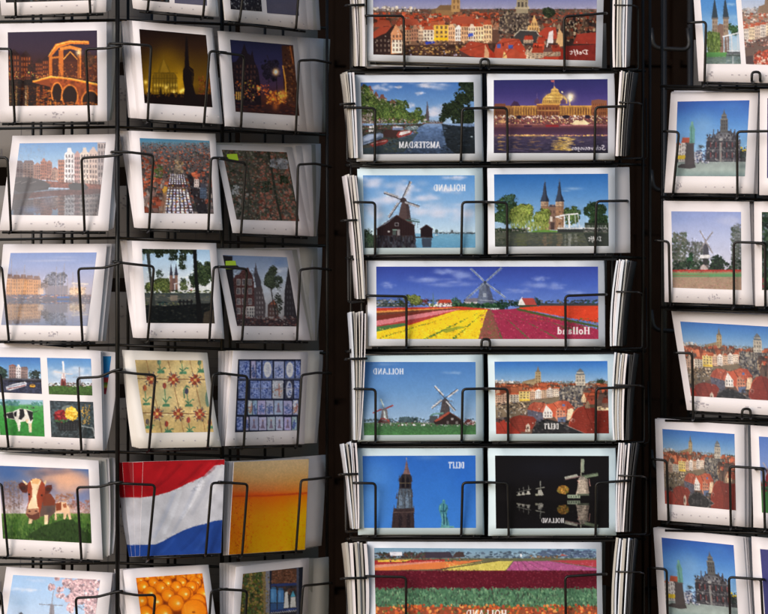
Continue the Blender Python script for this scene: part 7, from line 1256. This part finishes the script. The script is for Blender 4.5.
mcard('postcard of two pointed brick towers and a white drawbridge beside a willow', [(487.4, 168.2), (615, 167.2), (615, 252.9), (488.4, 253.9)], [(494, 174.3), (608, 173.7), (608.7, 246), (495, 246.6)], pic_oostpoort, (480, 160, KM), ST_PANO, 'two pointed brick towers',
      [(484, 202), (507, 202.6), (507.4, 254.6)], [(627, 200.8), (596.4, 201.2), (595, 253.6)], [(2, (0, 0), (14.5, .2), (15, -.3), (0, 0), 0)])
mcard('wide panorama postcard of yellow and red tulip fields around a windmill', [(368, 260.2), (603.5, 260), (604, 346.3), (368.8, 345.8)], [(376.2, 266.6), (598, 266.6), (598.4, 339), (376.6, 339)], pic_tulip_pano, (0, 0, 1.), ST_PANO, 'the windmill among tulip fields',
      [(366, 295.6), (406.5, 296.4), (406.5, 347)], [(606, 294.4), (565.2, 295.8), (565.7, 348.4)], [(1, (-.9, .4), (.6, -.4), (.6, .4), (-.9, .4), 0)], loop=(485.7, 338.9))
mcard('postcard of two windmills on a green meadow, lettered HOLLAND in mirror writing', [(358, 356), (482.4, 354.7), (482.8, 440.3), (358.2, 440.7)], [(362.9, 362), (475.5, 362), (476, 434.5), (363.9, 435.3)], pic_two_mills_meadow, (340, 340, KM), ST_COOL, 'two windmills on a meadow',
      [(354.7, 388.9), (375.6, 389.4), (375.6, 441)], [(487, 388.6), (462.6, 389.1), (461.7, 440.8)])
mcard('postcard of sunlit red roofs and two towers, lettered DELFT in mirror writing', [(488.2, 355), (614, 354.4), (615, 440.3), (489.3, 440.7)], [(494.4, 361.7), (607.3, 361), (609, 433.4), (496, 434)], pic_town, (480, 340, KM2), ST_COOL, 'sunlit roofs and two towers',
      [(484, 388.4), (507.7, 389), (508.3, 441.2)], [(629, 387), (596, 388.6), (595.6, 440.6)])
mcard('postcard of a church tower and green statue, lettered DELFT in mirror writing', [(357.6, 448.3), (482.4, 447.7), (482.8, 534.2), (359, 534.4)], [(362.5, 456), (475.5, 455.5), (476, 528), (364, 528)], pic_tower_statue, (340, 435, KM), ST_COOL, 'the church tower and statue',
      [(354, 483), (375.6, 483.4), (375.6, 535)], [(487, 482.2), (462.6, 482.8), (461.3, 534.8)])
mcard('black postcard of floodlit windmills at night, lettered HOLLAND in mirror writing', [(488.4, 448.3), (615, 448.3), (615.5, 534.6), (489.3, 535)], [(495, 455.6), (608.9, 456), (609, 528), (496, 528.7)], pic_mills_night, (480, 435, KM2), ST_COOL, 'floodlit windmills at night',
      [(484, 482.3), (507.7, 483.2), (508.8, 535.6)], [(629, 480.6), (596, 483), (595.6, 535)])
mcard('wide panorama postcard of red, green and orange tulip strips at the bottom', [(367.3, 541.6), (601, 542.3), (603, 629), (370, 628)], [(374.2, 548), (596.2, 549), (597.4, 622), (375.8, 621)], pic_tulip_strips, (0, 0, 1.), ST_PANO, 'strips of tulips',
      [(366, 576.2), (406, 577.2), (406, 630)], [(606, 574), (565.2, 576.6), (566, 630)], [(1, (-.6, .3), (.6, .3), (.6, .4), (-.6, .4), 0)], loop=(486, 621))

# --- right rack
R1Q = [(677.5, 101.5), (749.5, 100.2), (744.9, 176.3), (675, 176)]
TQ = [(494.4, 361.7), (607.3, 361), (609, 433.4), (496, 434)]
def rcard(label, q, pics, name, left, right, stk, **kw):
    return card('R', label, q, pics, W_R, ST_WARM, left, right, stk, stack_name=name, lean=kw.pop('lean', .016), off=.009, **kw)
rcard('wide top right postcard with two upright pictures, two spires and a town', [(692.5, -20), (808, -20), (812, 84), (698.6, 81)], [([(699.5, -12), (735, -12), (741, 63.9), (705.4, 63.8)], pic_oostpoort_tall, (600, 0, .21875), None), ([(740.4, -12), (796, -12), (801, 66), (746, 64)], pic_town_tall, (600, 0, .21875), None)], 'two upright town pictures',
      [(689, 22.6), (706, 21.6), (704.5, 84)], [(820, 24), (790, 25), (788, 86)], [(2, (0, -1), (1, -1), (1, 0), (.6, .4), 0)], loop=(756, 71.5), caps=[(.3 + .06 * i, .93) for i in range(8)], smudge=(.08, .93))
rcard('upper right postcard of a town hall with a green statue before it', [(670.9, 92.5), (758.4, 91.5), (753.6, 193.6), (664.4, 192.6)], [(R1Q, pic_townhall, (640, 80, KR), None)], 'the upper town hall view',
      [(665, 131), (679, 132), (673, 194)], [(775, 131), (737, 131.6), (737.4, 197)], [(3, (3, -1.8), (2.5, -.8), (4.4, 0), (.4, 0), 0)], lean=.02, caps=[(.46 + .1 * i, .94) for i in range(5)], smudge=(.14, .92))
rcard('square postcard of a windmill behind a strip of red flowers', [(663.4, 200.8), (749.5, 201.5), (753, 304.8), (664.6, 302)], [([(671.3, 211.3), (741, 211.9), (741.5, 290), (672.7, 287.6)], pic_mill_tulips, (640, 190, KR), None)], 'the windmill and red flower strip',
      [(655.6, 240.4), (668.8, 241.6), (670, 304)], [(764, 243), (733.8, 242), (734, 306.4)], [(3, (2, -1), (4.5, -.6), (3.2, .3), (0, 0), 0)], lean=.012, caps=[(.14 + .12 * i, .945) for i in range(7)], smudge=(.54, .93))
rcard('wide panorama postcard of red roofs leaning on the right rack', [(671.3, 311), (884, 320), (890, 423), (687, 410)], [([(680.2, 321.5), (876, 333), (881, 407), (691, 396)], pic_town_plain, (480, 340, KM2), [(495.5, 362), (712, 362), (715, 428), (505, 428)])], 'the leaning roof panorama',
      [(675, 352.8), (692, 353.2), (693.4, 419)], [(900, 362), (860, 362), (858, 424)], [(2, (10, -2), (4, -1), (1, 0), (.6, 0), 0)], lean=.03, loop=(746.3, 408.6), caps=[(.3 + .06 * i, .93) for i in range(8)], smudge=(.06, .93))
rcard('square postcard of sunlit roofs and two towers without lettering', [(655, 419.2), (744.3, 425), (745, 527), (658.3, 520)], [([(662.3, 429), (734.5, 434), (736, 510.5), (665, 503.8)], pic_town_plain, (480, 340, KM2), TQ)], 'roofs and two towers on a square card',
      [(653, 459.2), (666.7, 460.6), (668.6, 521.4)], [(764, 468.6), (729.7, 466.4), (731, 528)], [(4, (2, -1), (8, .4), (6.4, .4), (0, 0), 0)], lean=.014, caps=[(.28 + .1 * i, .93) for i in range(7)], smudge=(.16, .94))
rcard('tilted lower right postcard of a town hall with a green statue before it', [(653.2, 527.8), (743.3, 537), (751, 640), (660, 630)], [([(661.5, 537.6), (733.6, 545.2), (738.5, 623), (666.5, 615)], pic_townhall, (640, 80, KR), R1Q)], 'the tilted lower town hall view',
      [(652, 568), (666.7, 569.4), (668, 632)], [(764, 579.6), (728.9, 577.2), (731, 640)], [(4, (4, -1), (9, .6), (8.4, .4), (0, 0), 0)], lean=.014)
rcard('white edge of a postcard cut off beside the upper town hall card', [(760, 89.4), (848, 88), (846, 196), (759.6, 195)], [([(767.4, 98), (840, 97), (838, 178), (767, 178)], pic_hyacinth, (640, 510, K6), None)], 'only a white edge showing', None, [(860, 131), (826, 132), (826, 198)], [(2, (0, -.5), (3, 0), (3, 0), (0, 0), 0)], caps=None)
rcard('postcard edge with a dark green wood, beside the red flower strip card', [(754, 201.5), (842, 202), (843, 307), (755.6, 306)], [([(761.8, 212), (834, 213), (835, 292), (762, 290)], pic_dark_wood, (640, 190, KR), None)], 'the dark green wood', [(757, 243), (765, 244.4), (765.4, 306)], [(860, 246), (826, 247), (826, 308)], [(2, (0, -.5), (3, 0), (3, 0), (0, 0), 0)])
rcard('postcard edge with blue sky over a field, beside the square roofs card', [(750.8, 425.4), (840, 432), (842, 534), (753.6, 527.5)], [([(758.8, 436.5), (831, 441), (833, 518), (762, 512.6)], pic_sky_field, (640, 400, KR), None)], 'blue sky over a green field', [(756, 469), (763.4, 469.4), (765, 530)], [(856, 474), (822, 475), (822, 536)], [(2, (0, -.5), (3, 0), (3, 0), (0, 0), 0)])
rcard('postcard edge with purple flowers, beside the tilted lower town hall card', [(751.8, 537), (840, 545), (846, 648), (757, 640)], [([(760, 549), (832, 556), (838, 634), (766, 627)], pic_hyacinth, (640, 510, K6), [(767.4, 98), (840, 97), (838, 178), (767, 178)])], 'purple blue flowers', [(754, 579), (761, 579.6), (764, 640)], [(856, 586), (822, 587), (824, 650)], [(2, (0, -.5), (3, 0), (3, 0), (0, 0), 0)])

# ------------------------------------------------------------------ side stacks of the middle rack, seen nearly edge on
def side_stack(side, x0, x1, y0, y1, x0b, x1b, n, name, depth=.115, mat=ST_WARM, dark=0):
    """cards standing in the side pockets: their near edges and a sliver of their faces show"""
    ws = [rng.uniform(.5, 1.5) for _ in range(n)]; gaps = [rng.choice((.04, .06, .08, .5)) for _ in range(n)]
    tot = sum(ws) + sum(gaps); acc = 0.; fan = rng.uniform(.5, 1.)
    for i in range(n):
        t = (acc + ws[i] / 2) / tot; acc += ws[i] + gaps[i]
        xt = x0 + (x1 - x0) * t; xb = x0b + (x1b - x0b) * (t + rng.uniform(-.03, .03))
        th = ws[i] / tot * abs(x1b - x0b) * S * .98
        j = rng.uniform(-1.6, 1.2)
        far = -(4.0 if side < 0 else 5.0) * (1 if side < 0 else -1) * rng.uniform(.6, 1.2)
        dn = .012 + rng.uniform(0, .006)
        q = [(xt + far, y0 + 1.0 + j * .6), (xt, y0 + j), (xb, y1 + rng.uniform(-.2, .2)), (xb + far * .8, y1 - 1)] if side < 0 else [(xt, y0 + j), (xt + far, y0 + 1. + j * .6), (xb + far * .8, y1 - 1), (xb, y1 + rng.uniform(-.2, .2))]
        dp = [dn + depth, dn, dn, dn + depth] if side < 0 else [dn, dn + depth, dn + depth, dn]
        m = ST_GREY if (dark and i >= n - dark) else rng.choice((mat, mat, ST_PANO, ST_CREAM, ST_SHADE))
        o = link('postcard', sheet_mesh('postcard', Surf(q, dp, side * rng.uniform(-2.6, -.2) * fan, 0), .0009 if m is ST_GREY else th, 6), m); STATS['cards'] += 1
        s_ = 'left' if side < 0 else 'right'
        if m is ST_GREY: tag(o, 'dark postcard on the middle rack\'s %s side, %s' % (s_, name), 'postcard', 'dark postcards in the %s side pocket, %s' % (s_, name))
        else: tag(o, 'pale postcard edge on in the middle rack\'s %s side, %s' % (s_, name), 'postcard', 'postcards edge on in the %s side pocket, %s' % (s_, name))
    # side pocket wires
    mb = MB(); mb2 = MB()
    yw = y0 + (y1 - y0) * .36
    if side < 0:
        xa = min(x0, x0b)
        mb.tube([unp(x1 + 1, yw, .012), unp(xa - 1, yw + .6, .012), unp(xa - 3, yw + 1, .09)], .0015)
        mb2.tube([unp(xa + 3, yw + .6, .09), unp(xa + 4, y1 + 3, .09), unp(x1b, y1 + 2.5, .03)], .0015)
    else:
        xa = max(x1, x1b)
        mb.tube([unp(x0 - 1, yw, .012), unp(xa + 4, yw + .6, .014), unp(xa + 8, yw + 2, .07), unp(xa + 8, y1 + 2, .07), unp(x0b, y1 + 3, .03)], .0011)
        mb2.tube([unp(xa + 12, yw - 4, .12), unp(xa + 13, y1 + 3, .12), unp(xa + 2, y1 + 4, .12)], .0009)
    mb2.build('side_wire', WIRE, mb.build('wire_pocket', WIRE, RK['M']))

side_stack(-1, 348.5, 364, -30, 66, 354, 366, 6, 'topmost')
side_stack(-1, 343.5, 354, 72.7, 158, 350.5, 357, 4, 'beside the canal card')
side_stack(-1, 344.5, 356, 175.5, 299, 356.5, 365, 5, 'beside the windmill on piles')
side_stack(-1, 348, 366.5, 312.6, 440, 353, 360, 6, 'beside the meadow windmills')
side_stack(-1, 342, 357, 443, 529, 352, 358.6, 5, 'beside the church tower')
side_stack(-1, 344, 366, 543, 640, 350, 367, 6, 'at the bottom')
side_stack(1, 615, 630, -30, 67, 614, 627, 7, 'topmost')
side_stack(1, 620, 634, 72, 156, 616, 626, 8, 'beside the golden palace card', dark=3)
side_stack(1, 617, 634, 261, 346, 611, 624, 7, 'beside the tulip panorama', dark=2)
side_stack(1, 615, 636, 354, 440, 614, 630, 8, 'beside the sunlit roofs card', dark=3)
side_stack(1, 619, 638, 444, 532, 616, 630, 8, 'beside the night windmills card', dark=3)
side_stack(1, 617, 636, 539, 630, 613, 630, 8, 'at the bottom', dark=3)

# ------------------------------------------------------------------ the frames of the racks
def rod(rk, name, pts, r=.0019): return MB().tube([unp(*p) for p in pts], r, .004).build(name, WIRE, RK[rk])
TOP, BOT = -110, 700
for x, d in ((117.5, .022), (33, .13), (41, .17), (72, .12), (88, .15), (128, .06), (168, .11), (175, .135), (222, .085), (230, .10), (265, .15), (283, .17), (327, .17)):
    rod('L', 'upright', [(x, TOP, d), (x, BOT, d)], .0026 if x in (117.5, 222) else .0018)
for x, d in ((428, .07), (447, .09), (483.6, .06), (488.6, .075), (527, .07), (553, .09), (583, .07), (612, .05), (620, .07), (362, .06), (351, .12), (643, .12), (650, .13)):
    rod('M', 'upright', [(x, TOP, d), (x, BOT, d)], .0022 if x in (612, 362, 483.6) else .0017)
for x, d in ((662, .12), (703, .11), (720, .12), (737, .10), (756, .09), (850, .06)):
    rod('R', 'upright', [(x, TOP, d), (x, BOT, d)], .0018)
for y in (20, 127, 238, 345, 452, 563):
    rod('L', 'crossbar', [(-30, y + 2, .17), (117, y, .045)], .0017); rod('L', 'crossbar', [(117, y, .045), (222, y + 4, .085), (328, y + 8, .18)], .0017)
for y in (70, 164, 257, 350.5, 444.5, 538):
    rod('M', 'crossbar', [(350, y, .05), (618, y, .05)], .0020); rod('M', 'crossbar', [(350, y + 1, .05), (346, y + 1, .16)], .0016); rod('M', 'crossbar', [(618, y, .05), (645, y + 1, .15)], .0016)
    rod('M', 'crossbar', [(352, y + 2.4, .028), (617, y + 2.2, .028)], .0014)
for y in (86, 197, 307, 418, 528):
    rod('R', 'crossbar', [(660, y, .11), (850, y + 4, .07)], .0018); rod('R', 'crossbar', [(665, y + 2.5, .085), (850, y + 8, .04)], .0014)
# central poles the racks turn on
for rk, x, d in (('L', 150, .27), ('M', 486, .20), ('R', 800, .24)):
    rod(rk, 'centre_pole', [(x, TOP - 40, d), (x, BOT + 60, d)], .011)

# cards of the rear faces, seen through the gaps between the rows from their plain backs
def rear(rk, x0, x1, y0, y1, d0, d1, where, marks=True):
    q = [(x0, y0 + rng.uniform(-1, 1)), (x1, y0 + rng.uniform(-1, 1)), (x1 + rng.uniform(-2, 2), y1), (x0 + rng.uniform(-2, 2), y1)]
    sf = Surf(q, [d0 - .012, d1 - .012, d1, d0], 0, 0)
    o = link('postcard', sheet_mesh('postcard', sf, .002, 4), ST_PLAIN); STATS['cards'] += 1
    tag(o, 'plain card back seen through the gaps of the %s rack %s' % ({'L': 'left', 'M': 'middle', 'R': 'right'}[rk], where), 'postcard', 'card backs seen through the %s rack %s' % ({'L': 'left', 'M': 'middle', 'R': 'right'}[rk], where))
    if marks:
        mb = MB()
        def put(a, b, c, d_):
            uv = np.array([(a, b), (c, b), (c, d_), (a, d_)]); P_ = sf.pos(uv[:, 0], uv[:, 1]) + sf.nrm(uv[:, 0], uv[:, 1]) * .0004
            i = len(mb.v); mb.v += [Vector(p) for p in P_]; mb.f.append((i, i + 1, i + 2, i + 3))
        put(.5, .1, .506, .9)
        for k in range(4): put(.56, .5 + .1 * k, .92, .505 + .1 * k)
        for k in range(9): put(.1 + .02 * k, .80, .1 + .02 * k + rng.choice((.006, .011)), .92)
        for k in range(12): a, b = rng.uniform(.62, .78), rng.uniform(.08, .28); put(a, b, a + .02, b + .012)
        mb.build('printed_marks', INKD, o, False)
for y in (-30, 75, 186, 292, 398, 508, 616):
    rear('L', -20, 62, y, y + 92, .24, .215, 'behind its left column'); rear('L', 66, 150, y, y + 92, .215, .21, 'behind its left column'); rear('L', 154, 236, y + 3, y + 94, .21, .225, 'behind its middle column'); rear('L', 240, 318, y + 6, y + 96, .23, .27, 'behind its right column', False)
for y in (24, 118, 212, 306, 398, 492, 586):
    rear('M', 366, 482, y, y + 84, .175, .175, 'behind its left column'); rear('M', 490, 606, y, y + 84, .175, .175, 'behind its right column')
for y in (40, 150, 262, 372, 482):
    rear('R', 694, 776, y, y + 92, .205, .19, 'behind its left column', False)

# ------------------------------------------------------------------ dark shop interior behind
WALL = simple('shop_interior_shade', (.003, .0025, .0022), .85, 0., (1.6, (.008, .005, .0035)), 0.)  # near-black colour stands in for the shade indoors
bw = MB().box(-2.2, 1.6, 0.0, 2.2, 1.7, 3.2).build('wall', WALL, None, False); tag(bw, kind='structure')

# a further dim wire rack standing inside the shop, out of focus between the middle and the right rack
fr = bpy.data.objects.new('display_rack', None); col.objects.link(fr)
tag(fr, 'dim blurred wire rack in the dark shop, between the middle and right racks', 'display rack')
GREYW = simple('worn_wire', (.02, .018, .017), .4, .3)
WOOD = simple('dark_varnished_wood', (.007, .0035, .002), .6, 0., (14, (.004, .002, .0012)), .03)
for y in (48, 190, 330, 470):
    MB().tube([unp(651, y - 20, .55), unp(653, y, .55), unp(690, y + 2, .55), unp(688, y - 20, .55)], .003, .012).build('wire_pocket', GREYW, fr)
for x in (664, 690): MB().tube([unp(x, -90, .6), unp(x, 690, .6)], .004).build('upright', GREYW, fr)
wd = bpy.data.objects.new('cabinet', None); col.objects.link(wd)
tag(wd, 'dark brown wooden cabinet deep in the shop behind the racks', 'cabinet')
def wpx(name, x0, y0, x1, y1, d, th=.04):
    a = unp(x0, y1, d); b = unp(x1, y0, d); return MB().box(a[0], d, a[2], b[0], d + th, b[2]).build(name, WOOD, wd, False)
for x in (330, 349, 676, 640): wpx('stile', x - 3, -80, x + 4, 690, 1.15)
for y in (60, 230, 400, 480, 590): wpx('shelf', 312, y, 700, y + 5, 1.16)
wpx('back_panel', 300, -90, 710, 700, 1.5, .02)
# ------------------------------------------------------------------ light, camera, render
w = bpy.data.worlds.new('World'); scene.world = w; w.use_nodes = True
nt = w.node_tree; bg = nt.nodes['Background']
sky = nt.nodes.new('ShaderNodeTexSky'); sky.sky_type = 'NISHITA'; sky.sun_disc = False
AZ, EL = R(-38), R(22)               # the sun stands to the left of the camera, in front of the racks
sd = Vector((math.sin(AZ) * math.cos(EL), -math.cos(AZ) * math.cos(EL), math.sin(EL)))
sky.sun_elevation = EL; sky.sun_rotation = math.atan2(sd.x, sd.y); sky.air_density = 1.2; sky.dust_density = 1.0
nt.links.new(sky.outputs['Color'], bg.inputs['Color']); bg.inputs['Strength'].default_value = 0.085
sl = bpy.data.lights.new('sun', 'SUN'); sl.energy = 1.5; sl.angle = R(42); sl.color = (1, .955, .975)
so = bpy.data.objects.new('sun', sl); col.objects.link(so); so.rotation_euler = (-sd).to_track_quat('-Z', 'Y').to_euler(); so.location = sd * 8

cam = bpy.data.cameras.new('camera'); co = bpy.data.objects.new('camera', cam); col.objects.link(co)
co.location = (0, -D, Z0); co.rotation_euler = (R(90), 0, 0)
cam.sensor_fit = 'HORIZONTAL'; cam.sensor_width = 36; cam.lens = 36 * D / (768 * S); cam.clip_end = 200; cam.clip_start = .05
cam.dof.use_dof = True; cam.dof.focus_distance = D + .03; cam.dof.aperture_fstop = 8
scene.camera = co
scene.render.resolution_x, scene.render.resolution_y = 1024, 819
scene.view_settings.view_transform = 'Standard'; scene.view_settings.look = 'None'; scene.view_settings.exposure = 0.54; scene.view_settings.gamma = 1
print('cards', STATS['cards'])
